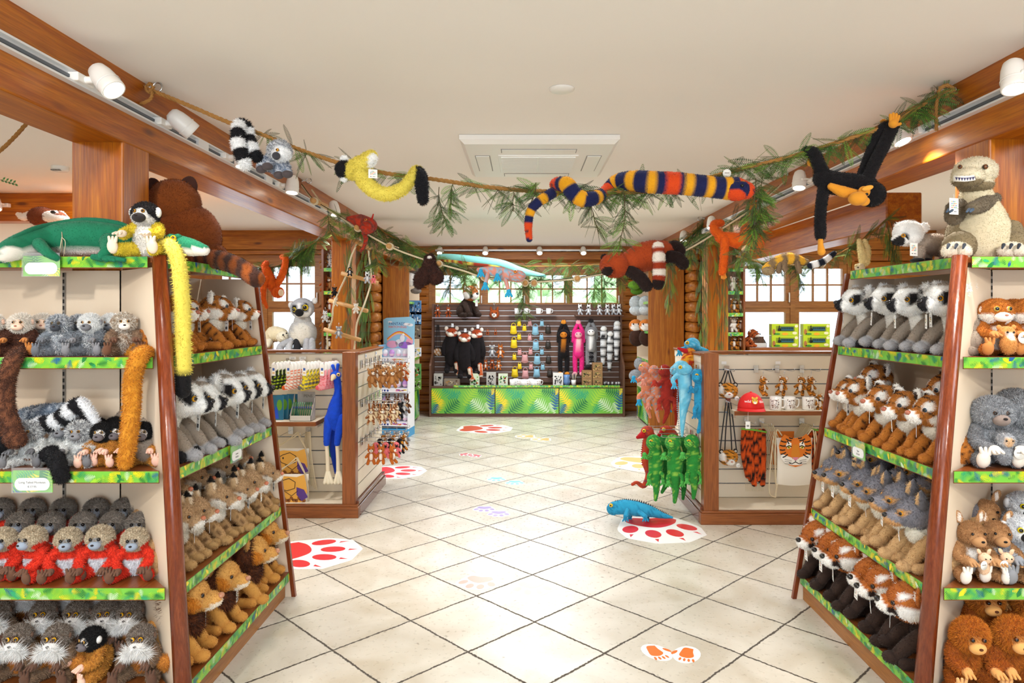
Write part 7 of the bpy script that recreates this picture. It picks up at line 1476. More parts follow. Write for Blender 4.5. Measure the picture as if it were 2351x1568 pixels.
p = P(1880, 935, 5.4); r = MN['tiger'].place('small striped plush at the shelf end behind the slanting board', (p.x, 5.4, ZR+.13), .2)
r = empty('baseball_cap', 'red baseball cap with a big cat face and white lettering', 'cap', tuple(P(1724, 942, 5.30))[:2]+(ZR+.001,), -.12)
RED_ = mat('cap_red', 'd81f1c', .75, bump=.2, bscale=500)
mb = MB(); V, F = ell((0, 0, .0), (.10, .10, .125), None, 28, 16); V[:, 2] = np.maximum(V[:, 2], 0)+.02; mb.add(V, F, 0, True); mb.ell((0, 0, .147), (.009, .009, .005)); mb.build('crown', RED_, r)
mb = MB(); n = 18; V = []; F = []
for i in range(n+1):
    a = PI+PI*i/n; ca, sa = math.cos(a), math.sin(a)
    for (k, dz) in ((.098, .022), (.15, .018-.0), ): V.append((ca*(.098 if k < .1 else .105), sa*(.098 if k < .1 else .165), .028 if k < .1 else .006+.012*abs(sa)))
    for (k, dz) in ((.098, .022), (.15, .018)): V.append((ca*(.098 if k < .1 else .105), sa*(.098 if k < .1 else .165), (.028 if k < .1 else .006+.012*abs(sa))-.004))
for i in range(n): a = i*4; b = a+4; F += [(a, a+1, b+1, b), (a+2, b+2, b+3, a+3), (a+1, a+3, b+3, b+1)]
mb.add(V, F, 0, True); mb.build('peak', RED_, r)
mb = MB(); T = Matrix.Translation((.01, -.097, .09))@Matrix.Rotation(-.35, 4, 'X'); q = MB(); disc(q, (0, 0), .022, .026, 0, 0); disc(q, (-.016, .024), .007, .008, -.0002, 0); disc(q, (.016, .024), .007, .008, -.0002, 0); disc(q, (0, -.013), .012, .010, -.0006, 1); disc(q, (-.008, .005), .004, .003, -.0006, 2); disc(q, (.008, .005), .004, .003, -.0006, 2); disc(q, (0, -.007), .004, .003, -.001, 2)
for i in range(-3, 4): disc(q, (i*.006, .018-abs(i)*.002), .0015, .003, -.0006, 2)
o = q.build('cat_emblem', [mat('emblem_gold', 'e8b93a', .6), TGC[2], TGC[1]], r); o.matrix_local = T
t_ = text('wild', .03, (-.042, -.093, .085), (1.25, 0, -.4), PAPER, r); t_ = text('life', .03, (.058, -.087, .083), (1.25, 0, .5), PAPER, r)
mb = MB().tube([(-.04, -.1, .01), (-.05, -.14, -.02), (-.05, -.14, -.06)], .0012, 5); mb.box((-.068, -.142, -.115), (-.034, -.1405, -.06)).box((-.06, -.1425, -.10), (-.042, -.142, -.085), 1); mb.build('swing_tag', [PAPER, GREY], r)
# scarves
def scarf(label, x, y0, y1, d, w_, n):
    r = empty('scarf_bundle', label, 'scarf bundle', tuple(P(x, y0, d))); pt = (bands((.12, 0, 1), .05, .38, 0, .01), '1a1310'); L_ = (y1-y0)*d/FPX
    for i in range(n):
        xo = (i-(n-1)/2)*w_/n; soft('scarf', [tube([(xo, 0, 0), (xo+.006*math.sin(i*2), -.01*(i % 2), -L_*.4), (xo*.7+.01, -.01*(i % 3), -L_*(.8+.2*((i*7) % 3)/3))], [w_/n*.62, w_/n*.72, w_/n*.7], 10, 6, True, .8)], Paint('d4541a', stripe=(bands((.12, .2*i, 1), .045+.004*(i % 3), .4, i*.02, .01), '1a1310'), noise=.1), r, FUR, (900, .005, .003))
    MB().tube([(-w_*.5, -.01, .02), (0, -.012, .012), (w_*.5, -.01, -.005)], .008, 8).build('hanger', mat('hanger_green', '78b83a', .4), r)
    mb = MB(); 
    for i in range(12): x_ = (i/11-.5)*w_*.7; mb.tube([(x_, -.01, -L_*.93), (x_+.004, -.012, -L_-.03)], .0018, 4)
    mb.build('fringe', COTTON, r)
scarf('bundle of orange and black tiger striped scarves left of the drawstring bag', 1730, 990, 1118, 5.45, .19, 6); scarf('second bundle of tiger striped scarves partly behind the slanting board', 1873, 990, 1090, 5.5, .13, 4)
p = P(1714, 965, 5.61); hook('chrome hook holding the tiger scarves', tuple(p), (0, -1, 0), .2)
r = empty('drawstring_bag', 'white drawstring bag with a large tiger face', 'drawstring bag', tuple(P(1824, 1005, 5.36))); w_, h_ = .285, .36
V, F = pouch(w_, h_, .016); MB().add(V, F, 0, True).build('pouch', GIR[0], r)
mb = MB(); y = -.019
face = [(-.11, .0), (-.085, .03), (-.055, .012), (0, .0), (.055, .012), (.085, .035), (.12, .0), (.13, -.06), (.12, -.12), (.09, -.17), (.05, -.21), (0, -.225), (-.05, -.21), (-.09, -.17), (-.12, -.12), (-.13, -.06)]
mb.add([(a, y, b) for a, b in face], [tuple(range(16))], 0)
for s in (-1, 1):
    y1_ = y-.001; mb.add([(s*a, y1_, b) for a, b in ((.03, -.04), (.06, -.02), (.075, -.06), (.06, -.085), (.035, -.075))], [(0, 1, 2, 3, 4) if s < 0 else (4, 3, 2, 1, 0)], 2)
    mb.add([(s*a, y1_, b) for a, b in ((.02, -.155), (.06, -.14), (.11, -.12), (.115, -.155), (.08, -.195), (.03, -.21), (0, -.21), (0, -.17))], [tuple(range(8)) if s < 0 else tuple(range(8))[::-1]], 2)
    disc(mb, (s*.052, -.072), .012, .009, y-.002, 4); disc(mb, (s*.052, -.072), .005, .006, y-.0025, 1)
    line(mb, [(s*.03, -.066), (s*.05, -.057), (s*.072, -.07)], .004, y-.002, 1)
    for (a, b, c_, d_) in ((.02, -.0, .05, .004), (.03, -.02, .075, -.005), (.07, -.03, .115, -.02), (.075, -.06, .122, -.055), (.08, -.09, .122, -.09), (.075, -.11, .115, -.125), (.06, -.125, .10, -.15), (.05, -.045, .062, -.02)): line(mb, [(s*a, b), (s*(a+c_)/2, (b+d_)/2-.004), (s*c_, d_)], .0045, y-.0015, 1)
    for k in range(3): line(mb, [(s*.03, -.175-.012*k), (s*.085, -.165-.016*k)], .0014, y-.002, 1)
    line(mb, [(0, -.185), (s*.03, -.20), (s*.05, -.19)], .003, y-.002, 1)
mb.add([(a, y-.0012, b) for a, b in ((-.022, -.05), (.022, -.05), (.035, -.13), (.025, -.16), (-.025, -.16), (-.035, -.13))], [tuple(range(6))], 5); mb.add([(a, y-.002, b) for a, b in ((-.026, -.148), (.026, -.148), (.008, -.172), (-.008, -.172))], [(0, 1, 2, 3)], 3)
line(mb, [(0, -.17), (0, -.187)], .0025, y-.002, 1); mb.build('tiger_print', TGC, r)
for s in (-1, 1):
    mb = MB(); mb.tube([(s*.10, 0, .02), (s*.135, -.005, .065), (s*.15, -.01, .02), (s*.155, -.012, -.15), (s*.15, -.01, -.34), (s*.14, -.01, -.37)], .0055, 7); mb.tube([(s*.14, -.01, -.36), (s*.15, -.01, -.44), (s*.155-.0, -.01, -.46), (s*.2, -.01, -.42), (s*.19, -.01, -.2), (s*.16, -.01, .05)], .005, 7); mb.build('cord', COTTON, r)
for x in (1748, 1840):
    r = empty('drawstring_bundle', 'loose white cords of bags %s of the tiger bag' % ('left' if x == 1748 else 'above and right'), 'cords', tuple(P(x, 972, 5.5))); 
    for i in range(9): a = Vector((i*.008, -.02*i*.5, -.0)); MB().tube([tuple(a), tuple(a+Vector((.03+.004*i, -.0, -.16))), tuple(a+Vector((.04+.006*i, 0, -.38+.01*(i % 3))))] if x == 1748 else [tuple(a), tuple(a+Vector((-.04-.004*i, 0, -.08))), tuple(a+Vector((-.02*i*.3-.06, 0, -.12)))], .0042, 6).build('cord', COTTON, r)
    hook('chrome hook with white cords %s the tiger bag' % ('left of' if x == 1748 else 'above'), tuple(P(x, 968, 5.61)), (0, -1, 0), .22)
o = MB(); V, F = pouch(.2, .26, .014); o.add(V, F, 0, True); o = o.build('drawstring_bag', TGC[0], loc=tuple(P(1795, 990, 5.5))); tag(o, 'plain orange bag mostly hidden behind the tiger bag', 'drawstring bag')
for x in (1662, 1786): p = P(x, 833, 5.60); o = MB().box((p.x-.02, 5.598, p.z-.012), (p.x+.02, 5.601, p.z+.012)).build('price_label', PAPER); tag(o, 'small white price label on the right unit, %s' % ('near the post' if x == 1662 else 'above the middle hook'), 'price label')
# ================================================================ BACK CABINET GOODS
YW_ = 11.115; B = lambda x, y, d=YW_: P(x, y, d)
def sittiny(kind, label, loc, rz=0, sc=1.0, group=None):
    """small sitting plush made from the hanging kinds, set down on a surface"""
    return MN[kind].place(label, (loc[0], loc[1], loc[2]+.132*sc), rz, sc, group)
def ledge(label, x0, x1, y, depth, m, th=.02):
    a = B(x0, y); b = B(x1, y); r = tag(MB().box((a.x, YW_-depth, a.z-th), (b.x, YW_+.012, a.z)).build('wall_ledge', m, bevel=.003), label, 'shelf'); return a.z
ACR = mat('acrylic_shelf', 'b9a9b4', .15, alpha=.6)
zl = ledge('clear ledge with red pandas on the dark slatted wall', 997, 1103, 728, .26, ACR); zm = ledge('short ledge of mugs high on the dark slatted wall', 1168, 1276, 721, .16, 'dark_x'); zr = ledge('dark ledge of small lemurs, right end of the slatted wall', 1319, 1428, 723, .2, 'dark_x')
for x, l_ in ((1007, 'left'), (1031, 'right')): sittiny('rpanda', 'small red panda plush on the clear ledge, %s one' % l_, (B(x, 0).x, 11.0, zl), .1, 1.25, 'small red pandas on the clear ledge')
rp = redp(); rp.name = 'plush_red_panda'; rp['label'] = 'large seated red panda plush at the end of the clear ledge'; rp.location = (B(1078, 0).x-.03, 10.93, zl); rp.rotation_euler = (0, 0, .75); rp.scale = (1.45, 1.45, 1.62)
r = mini('head_shaped_bag', 'plush head bag', 'a84e1c', belly='a84e1c', ears='point', muz='f6f2ec'); [bpy.data.objects.remove(o) for o in list(r.children) if o.name.startswith('body')]; r['label'] = 'red panda head shaped plush pinned to the slatted wall'; r.location = B(1135, 706); r.scale = (3.2, 3, 3.2)
for i, x in enumerate((1187, 1207, 1236, 1259)):
    r = empty('mug', 'white mug on the high ledge, %s from left' % ORD[i], 'mug', (B(x, 0).x, 11.03, zm+.001), 0, 'white mugs on the high ledge'); mugparts(r, None, 1.0)
for i, (x, rz) in enumerate(((1330, .3), (1350, -.4), (1374, .2), (1392, 0), (1406, .2), (1418, -.1))):
    sittiny('lemur', 'small white and grey lemur plush on the dark ledge, %s from left' % ORD[i], (B(x, 0).x, 11.0-.03*(i % 2), zr), rz, 1.3, 'small lemurs on the dark ledge')
# red panda backpacks
bp_ = Cr('plush_backpack', None, 'plush backpack', tuple(P(1039, 760, 11.0))); q = bp_
q.add('body', [q.tb([(1039, 778, 11), (1039, 805, 11), (1039, 828, 11)], [15, 17, 15])], Paint('1a1517', noise=.3), (2500, .012, .005))
h = q.add('head', [q.el((1039, 765, 10.97), (14, 12, 12)), q.el((1036, 768, 10.9), (6, 6, 5))], Paint('a8421c', [q.reg((1036, 769, 10.88), (7, 12, 6), 'f4ecdf'), q.reg((1028, 764, 10.9), (4, 14, 4), 'f4ecdf'), q.reg((1050, 764, 10.9), (4, 14, 4), 'f4ecdf')]), (1500, .008, .004))
for s in (-1, 1):
    q.add('ear', [q.el((1039+s*12, 754, 10.98), (4.5, 3, 5))], 'efe4d6'); q.add('arm', [q.tb([(1039+s*13, 782, 10.98), (1039+s*19, 800, 10.95), (1039+s*18, 812, 10.95)], [5, 5, 5])], Paint('1a1517', noise=.3), (500, .012, .005))
    q.add('leg', [q.tb([(1039+s*8, 828, 10.98), (1039+s*10, 848, 10.95), (1039+s*11, 852, 10.9)], [6, 6, 5.5])], Paint('1a1517', noise=.3), (500, .012, .005)); bead(q.r, tuple(P(1036+s*5, 762, 10.875)-q.r.location), .008)
q.add('tail', [q.tb([(1050, 835, 10.93), (1054, 858, 10.9)], [5.5, 5])], lambda Pn: np.where((((Pn[:, 2])/.055) % 1 < .5)[:, None], np.array(H('c2551f')), np.array(H('efe4d2'))), (500, .01, .004))
BPP = Proto(bp_.r)
for (x, y, l_, rz) in ((1037, 760, 'left', 0), (1066, 772, 'middle, lowest', .1), (1096, 763, 'right', -.4)): p = P(x, y, 11.0-.07*(x == 1066)); BPP.place('black plush backpack with red panda head, %s of the three' % l_, tuple(p), (0, 0, rz), 1.0, 'red panda backpacks'); hook('chrome hook of the %s backpack' % l_.split(',')[0], (p.x, YW_+.01, p.z+.09), (0, -1, 0), .12)
r = empty('shoulder_bag', 'small striped head bag on long black straps at the left end', 'shoulder bag', tuple(B(1006, 808))); soft('body', [ell((0, -.04, 0), (.08, .045, .06), None, 14, 10)], Paint('b0701e', stripe=(bands((1, 0, .6), .05, .4), 'f0e8dc')), r, FUR, (1200, .008, .004))
for a in (-.05, -.02, .02, .05): MB().tube([(a, -.04, .04), (a*.3, -.03, .44)], .005, 5).build('strap', STR, r)
# bags
def handbag(c, cname, s=1.0):
    r = empty('mini_bag', None, 'bag'); m = mat('bag_'+cname, c, .55); mb = MB(); V, F = pouch(.085, .085, .022); V[:, 0] *= 1-.22*(V[:, 2]+.085)/.085; mb.add(V, F, 0, True); mb.build('body', m, r)
    MB().tube([(-.022, 0, -.004), (-.02, 0, .022), (0, 0, .032), (.02, 0, .022), (.022, 0, -.004)], .0035, 6).build('handle', m, r); MB().box((-.02, -.024, -.05), (.02, -.0225, -.03)).build('pocket', mat('bag_patch_'+cname, '3a3632' if cname == 'black' else c, .8), r); return r
BG = {'yellow': Proto(handbag('f2cf1c', 'yellow')), 'pink': Proto(handbag('dba0a0', 'pink')), 'blue': Proto(handbag('8dbfd6', 'blue')), 'black': Proto(handbag('2c241c', 'black'))}
POSB = {'yellow': [(1179, 746, 2), (1192, 735, 1), (1204, 746, 1.1), (1180, 778, 2), (1192, 766, 1), (1181, 812, 1.1), (1193, 833, 1), (1182, 845, 2)], 'pink': [(1216, 735, 1), (1216, 768, 1), (1193, 801, 1), (1218, 800, 1), (1205, 812, 2), (1219, 834, 1), (1206, 848, 2)],
        'blue': [(1229, 748, 2), (1244, 735, 1.1), (1230, 783, 2), (1243, 767, 1.1), (1233, 815, 2), (1244, 800, 1.1), (1232, 845, 2), (1246, 835, 1.1)], 'black': [(1258, 748, 1.7), (1258, 783, 1.7), (1259, 817, 1.7), (1262, 848, 1.7)]}
for cn, L_ in POSB.items():
    for i, (x, y, k) in enumerate(L_):
        BG[cn].place('%s %s bag on the dark slatted wall, %s of its colour from the top left' % ('large' if k == 2 else 'small', cn, ORD[i]), (B(x, 0).x, YW_-.05, B(0, y+2).z), 0, k*.68 if k > 1.5 else .85, '%s bags on the dark slatted wall' % cn); 
# long hanging monkeys
def longm(label, x, y0, y1, col, face, belly, hand, tailst=None):
    c = Cr('hanging_monkey_plush', label, 'plush monkey', tuple(P(x, y0, 11.02))); H_ = y1-y0; D = 11.02; pt = Paint(col, noise=.15); F_ = (900, .01, .004)
    c.add('body', [c.tb([(x, y0+H_*.33, D), (x, y0+H_*.58, D)], [12, 13])], Paint(col, [c.reg((x, y0+H_*.45, D-.08), (9, 14, 16), belly)], noise=.1), F_); c.add('head', [c.el((x, y0+H_*.24, D-.03), (13, 11, 12))], pt, F_); c.add('face', [c.el((x, y0+H_*.25, D-.10), (8, 4, 7))], face)
    for s in (-1, 1):
        c.add('arm', [c.tb([(x+s*11, y0+H_*.36, D), (x+s*10, y0+H_*.2, D), (x+s*3, y0+H_*.06, D)], [5, 4.5, 4])], pt, F_); c.add('hand', [c.el((x+s*2, y0+H_*.02, D), (4, 4, 6))], hand); c.add('leg', [c.tb([(x+s*7, y0+H_*.58, D), (x+s*8, y0+H_*.76, D), (x+s*7, y0+H_*.93, D)], [6, 5.5, 5])], pt, F_); c.add('foot', [c.el((x+s*8, y0+H_*.97, D-.03), (6, 6, 5))], hand); bead(c.r, tuple(P(x+s*4, y0+H_*.23, D-.135)-c.r.location), .008)
    if tailst: c.add('tail', [c.tb([(x, y0+H_*.58, D-.03), (x+1, y0+H_*.88, D-.05)], [5, 5])], lambda Pn: np.where((((Pn[:, 2])/.075) % 1 < .5)[:, None], np.array(H('17161a')), np.array(H(tailst))), F_)
longm('black hanging monkey plush with orange hands on the slatted wall', 1294, 738, 862, '171416', 'c9781e', 'c9781e', 'd98a28'); longm('bright pink hanging monkey plush on the slatted wall', 1328, 738, 862, 'ea2f86', 'f5b0b8', 'f6c9c4', 'f0a0ae'); longm('grey hanging lemur plush with striped tail on the slatted wall', 1357, 736, 845, '8a8a8c', 'f2f2f0', 'f0efec', '2a282a', 'efefef')
for i, (x, y0, y1) in enumerate(((1386, 758, 838), (1401, 770, 848), (1417, 746, 825))):
    c = Cr('striped_plush_tail', 'black and white striped hanging tail plush, %s of three' % ['left', 'middle', 'right'][i], 'plush tail', tuple(P(x, y0, 11.03))); c.add('body', [c.tb([(x, y0, 11.03), (x-1, (y0+y1)/2, 11.0), (x-2, y1, 11.0)], [8, 7, 4])], lambda Pn: np.where((((Pn[:, 2])/.07) % 1 < .5)[:, None], np.array(H('17161a')), np.array(H('efefef'))), (1600, .012, .004)); c.add('head', [c.el((x, y0-3, 11.0), (7, 6, 6))], 'f2f2ee', (300, .01, .004))
for i, (x, y, k, s_) in enumerate(((1120, 756, 'rpanda', .7), (1138, 756, 'rpanda', .7), (1130, 790, 'koala', 1.5), (1149, 790, 'squir', 1.4), (1115, 825, 'fox', 1.25), (1130, 824, 'rpanda', 1.2), (1145, 825, 'squir', 1.1))):
    MN[k].place('small hanging plush right of the backpacks, %s counted from the top' % ORD[i], (B(x, 0).x, YW_-.06, B(0, y).z), .1, s_, 'small plush right of the backpacks')
# counter goods
ZK = .476; KY = 10.86
def cbox(name, label, x, w_, h_, d_, cols, y=KY, z=ZK, parts=6, group=None):
    r = empty(name, label, 'box', (P(x, 0, y).x, y, z), 0, group); MB().box((-w_/2, -d_/2, 0), (w_/2, d_/2, h_)).build('carton', mat('carton_'+cols[0], cols[0], .5), r, bevel=.002); mb = MB(); q = random.Random(int(x))
    for i in range(parts*3):
        a = q.uniform(-w_*.42, w_*.3); b = q.uniform(h_*.1, h_*.75); mb.cbox((a+w_*.06, -d_/2-.001, b), (w_*q.uniform(.06, .2), .001, h_*q.uniform(.05, .2)), i % (len(cols)-1))
    mb.build('print', [mat('carton_'+c, c, .5) for c in cols[1:]], r); return r
cbox('card_display', 'grey card display of pens at the left end of the counter', 1007, .14, .19, .1, ('bdb9b2', '6e6c68', '2a2826')); cbox('card_display', 'low open box of small brown plush on the counter', 1038, .25, .11, .12, ('8a7a68', 'b98a50', '5a3a24', 'd9c9a8'))
cbox('picture_book', 'green and white jungle picture book left on the counter', 1090, .15, .19, .02, ('d9e6c8', '2e7d3a', '7fbf4a', '1c1c1c', 'e8641c')); cbox('card_display', 'grey card display of pens in the middle of the counter', 1128, .15, .21, .1, ('bdb9b2', '6e6c68', '2a2826')); cbox('picture_book', 'green and white jungle picture book beside the mugs', 1155, .15, .19, .02, ('dfe8d0', '2e7d3a', 'e8641c', '7fbf4a', '1c1c1c'))
for i, x in enumerate((1176, 1191, 1203, 1213, 1225, 1236, 1184, 1219)):
    r = empty('mug', 'cream mug on the green edged counter, %s' % ('back row' if i > 5 else ORD[i]+' from left'), 'mug', (P(x, 0, KY).x, KY+(.12 if i > 5 else 0), ZK), 0, 'cream mugs on the counter'); mugparts(r, ('b98a50', '6e6c68') if i % 2 else None, 1.05)
cbox('card_display', 'white card display of pens beside the blue vase', 1281, .16, .2, .1, ('e6e4de', '8a8a88', '3a3a3a'))
def vase(label, x, c, prof): o = MB().lathe(prof, seg=18).build('vase', mat('vase_'+c, c, .25), loc=(P(x, 0, KY).x, KY, ZK)); tag(o, label, 'vase')
vase('blue vase shaped pot on the counter', 1301, '6a8fc0', [(0, .0), (.04, 0), (.06, .06), (.045, .12), (.055, .17), (.045, .165), (.035, .12)]); r = empty('pen_pot', 'white pot of patterned pens on the counter', 'pot', (P(1317, 0, KY).x, KY, ZK)); MB().lathe([(0, .002), (.035, 0), (.04, .09), (.036, .09), (.03, .01)], seg=16).build('pot', WHITE, r)
for i in range(9): MB().cyl((0, 0, .02), (.05*math.cos(i*.7), .04*math.sin(i*.7), .19), .006, 6).build('pen', mat('pen_%d' % (i % 2), ('c9b9a0', '3a3a44')[i % 2], .5), r)
for i, (x, k) in enumerate(((1347, 0), (1347, 1), (1371, 0), (1371, 1), (1371, 2))): cbox('gift_box', 'patterned brown gift box, %s stack, %s' % ('left' if x == 1347 else 'right', ['bottom', 'middle', 'top'][k]), x, .155, .12, .14, ('9a7448', '4a3a24', 'd9b06a', '6a7a34'), z=ZK+k*.121, group='patterned gift boxes')
for i, x in enumerate((1388, 1397, 1406, 1415, 1421, 1393)):
    r = empty('snow_globe', 'small glass globe at the right counter end, %s' % ('in the back' if i == 5 else ORD[i]+' from left'), 'snow globe', (P(x, 0, KY).x, KY+(.1 if i == 5 else 0), ZK), 0, 'glass globes on the counter'); MB().lathe([(0, 0), (.03, 0), (.027, .018), (0, .018)], seg=14).build('base', BLACK, r); MB().ell((0, 0, .04), .028).build('globe', GLASS, r); soft('figure', [ell((0, 0, .035), (.014, .014, .018), None, 8, 6)], 'efeeea', r)
# ================================================================ ALCOVE CABINETS, NARROW SHELVES, LEDGES
def blobs(name, label, cat, shapes, cols, fur=(1500, .012, .005), grp=None):
    c = Cr(name, label, cat, tuple(P(*shapes[0][0]))); 
    if grp: c.r['group'] = grp
    for i, (p_, r_) in enumerate(shapes): c.add(['head', 'body', 'leg', 'leg', 'arm'][min(i, 4)], [c.el(p_, r_)], Paint(cols[min(i, len(cols)-1)], noise=.15), fur)
    return c
blobs('plush_seal', 'grey and white speckled plush on the top shelf of the left tall cabinet', 'plush animal', [((948, 618, 10.3), (14, 12, 12)), ((944, 640, 10.3), (10, 12, 18)), ((955, 668, 10.2), (12, 10, 6))], ['6a625c', 'efece8', '8a827a'])
def card(name, label, x, y, w_, h_, d, cols, th=.03, grp=None):
    p = P(x, y, d); r = empty(name, label, 'package', tuple(p), 0, grp); k = d/FPX; w_ *= k; h_ *= k; MB().box((-w_/2, -th/2, -h_), (w_/2, th/2, 0)).build('pack', mat('pack_'+cols[0], cols[0], .35), r); mb = MB(); q = random.Random(int(x*3+y))
    for i in range(8): mb.cbox((q.uniform(-.3, .3)*w_, -th/2-.001, -q.uniform(.15, .85)*h_), (w_*q.uniform(.1, .35), .001, h_*q.uniform(.06, .2)), i % (len(cols)-1))
    mb.build('print', [mat('pack_'+c, c, .4) for c in cols[1:]], r)
for j, (y0, h_, cols, cn) in enumerate(((690, 32, ('4a7fb4', '1c3a66', 'e9f0f4', '2a2a34'), 'blue'), (716, 30, ('5a8fc0', '203a60', 'e6ecf0'), 'blue'), (744, 34, ('7a6a5a', '2a2624', 'c9b9a0'), 'brown'), (798, 20, ('e9eef2', '2aa0cf', 'efd25a'), 'white'), (835, 34, ('5a9a4a', 'e8641c', '2a4a2a', 'e9e0c8'), 'green'), (870, 24, ('6aa03a', '3a2a20', 'e6e0d0'), 'green'))):
    for i in range(4): card('toy_package', '%s toy package in the left tall cabinet, %s shelf row, %s' % (cn, ORD[j], ORD[i]), 942+i*6.5, y0, 11, h_, 10.45-i*.17, cols, grp='toy packages in the left tall cabinet, %s row' % ORD[j])
blobs('plush_frog', 'green plush on the top shelf of the right tall cabinet', 'plush frog', [((1456, 655, 10.2), (14, 12, 10)), ((1462, 668, 10.3), (14, 12, 8))], ['6a9a2c', '5a8a24'], grp=None)
for i, (x, l_) in enumerate(((1460, 'left'), (1482, 'right'))): blobs('plush_seal', 'grey speckled seal plush in the right tall cabinet, %s one' % l_, 'plush seal', [((x, 695, 10.3-.2*i), (15, 12, 16)), ((x+2, 712, 10.3-.2*i), (17, 14, 12))], ['b9bfc0', 'c4c9ca'], grp='grey seal plushes')
for i, (x, l_) in enumerate(((1460, 'left'), (1483, 'right'))):
    D = 10.25-.25*i; c = Cr('plush_husky', 'brown and white husky plush in the right tall cabinet, %s one' % l_, 'plush husky', tuple(P(x, 790, D))); c.add('head', [c.el((x, 748, D), (16, 12, 15))], Paint('c9752c', [c.reg((x, 752, D-.08), (12, 12, 10), 'f4f0ea')], noise=.1), (1500, .01, .004)); c.add('body', [c.el((x+2, 775, D), (18, 14, 20))], Paint('3a2218', noise=.2), (1500, .01, .004))
    for s in (-1, 1): bead(c.r, tuple(P(x+s*6, 744, D-.085)-c.r.location), .012)
blobs('plush_elephant', 'grey plush low in the right tall cabinet behind the geckos', 'plush elephant', [((1468, 835, 10.2), (12, 10, 14)), ((1462, 862, 10.2), (18, 12, 14))], ['a4a6aa', '9a9ca0'])
for s, xs, nm in ((-1, (744, 757), 'left'), (1, (1685, 1700), 'right')):
    kinds = ['whitet', 'tiger', 'kang', 'fox', 'bear'] if s < 0 else ['tiger', 'cream', 'tiger', 'cream', 'fox']
    for j, z in enumerate((1.15, 1.375, 1.62, 1.895, 2.185) if s < 0 else (1.15, 1.375, 1.62, 1.895)):
        for i, x in enumerate(xs): p = P(x, 0, 8.72); sittiny([kinds[j], 'tiger' if s > 0 else kinds[(j+1) % 5]][i], 'small plush in the narrow %s shelves, %s shelf from below, %s' % (nm, ORD[j], ('left', 'right')[i]), (p.x, 8.74, z+.002), .15*s, 1.5, 'small plush in the narrow %s shelves' % nm)
# left ledge: big lemur and cream dog
D = 8.62; ZL = 1.152; c = Cr('plush_lemur', 'very large yellow-eyed grey lemur plush on the left window ledge', 'plush lemur', (P(695, 0, D).x, D, ZL))
c.add('body', [c.el((695, 765, D+.0), (32, 26, 34)), c.el((695, 738, D), (20, 18, 20))], Paint('b9b8b4', [c.reg((690, 768, D-.14), (24, 30, 26), 'd9d4c6')], noise=.06), (4000, .012, .005)); h = c.add('head', [c.el((694, 708, D-.02), (27, 23, 24))], Paint('b4b5b8', [c.reg((690, 715, D-.12), (23, 24, 18), 'f2f1ee'), c.reg((700, 707, D-.13), (10, 20, 11), '171517'), c.reg((677, 711, D-.12), (8, 20, 11), '171517')], noise=.05), (3800, .009, .005))
c.add('nose', [c.el((687, 718, D-.15), (10, 9, 9))], '171517'); c.eye((701, 706, D-.115), 7, (.1, -1, 0), 'f0d21c', pr=.8); c.eye((677, 711, D-.118), 6, (-.3, -1, 0), 'f0d21c', pr=.8)
for x in (668, 722): c.add('ear', [c.el((x, 700 if x < 700 else 690, D), (6, 4, 7))], 'e9e8e4', (400, .01, .005))
for (x, cc) in ((645, 'aeb0b3'), (664, 'c4c6c8'), (682, '2a2a2e'), (704, 'b4b5b8'), (716, 'b4b5b8')): c.add('limb', [c.tb([(max(x, 668), 782, D-.1), (x, 795, 8.52), (x-2, 812, 8.50)], [7, 8, 9])], Paint(cc, noise=.1), (700, .012, .005))
c = Cr('plush_dog', 'cream plush dog lying on the left window ledge', 'plush dog', (P(635, 0, 8.7).x, 8.7, ZL)); c.add('body', [c.tb([(610, 785, 8.8), (628, 768, 8.8), (645, 768, 8.75)], [10, 19, 16])], Paint('efe3c0', noise=.06), (2400, .01, .005)); c.add('head', [c.el((650, 774, 8.62), (15, 13, 13))], Paint('f2ead2', noise=.06), (1500, .01, .005)); c.add('leg', [c.tb([(618, 785, 8.7), (614, 793, 8.62)], [8, 7])], 'efe6cc', (300, .01, .005)); bead(c.r, tuple(P(650, 769, 8.53)-c.r.location), .012); bead(c.r, tuple(P(658, 765, 8.55)-c.r.location), .012)
# right ledge
ZL = 1.191; D = 8.68; r = sitter('plush tiger', 1.0, 'a8501c', 'f2ece0', 'a8501c', 'a8501c', ('round', 'f3eee6', '3a2417', 1.0), ('a8501c', None, 1), (1500, .008, .003), ((.03, .008, .0075), '3b2f2a'), headregs=[((0, -.12, .2), (.03, .04, .026), 'f5f0e8'), ((.05, -.06, .2), (.03, .05, .03), 'f5f0e8')], stripe=(bands((0, .75, .65), .034, .2, .004, .003), '2a1810')); r['label'] = 'small tiger plush seated on the right window ledge'; r.location = (P(1719, 0, D).x, D, ZL); r.rotation_euler = (0, 0, .9); r.scale = (.78,)*3
r = empty('card_display', 'grey card display of small books on the right window ledge', 'card display', (P(1741, 0, D).x, D, ZL)); MB().prism([(-.08, -.07, 0), (-.08, .07, 0), (-.08, .07, .13), (-.08, -.07, .05)], (.004, 0, 0)).prism([(.076, -.07, 0), (.076, .07, 0), (.076, .07, .13), (.076, -.07, .05)], (.004, 0, 0)).box((-.08, -.07, 0), (.08, -.066, .05)).build('card_box', MATS['card_light'], r); MB().box((-.08, .066, .0), (.02, .07, .2)).build('header_card', GREY, r)
for i in range(8): MB().box((-.07+i*.017, -.03, .03), (-.06+i*.017, .05, .13)).build('booklet', mat('booklet_brown', '6a4a34', .6), r)
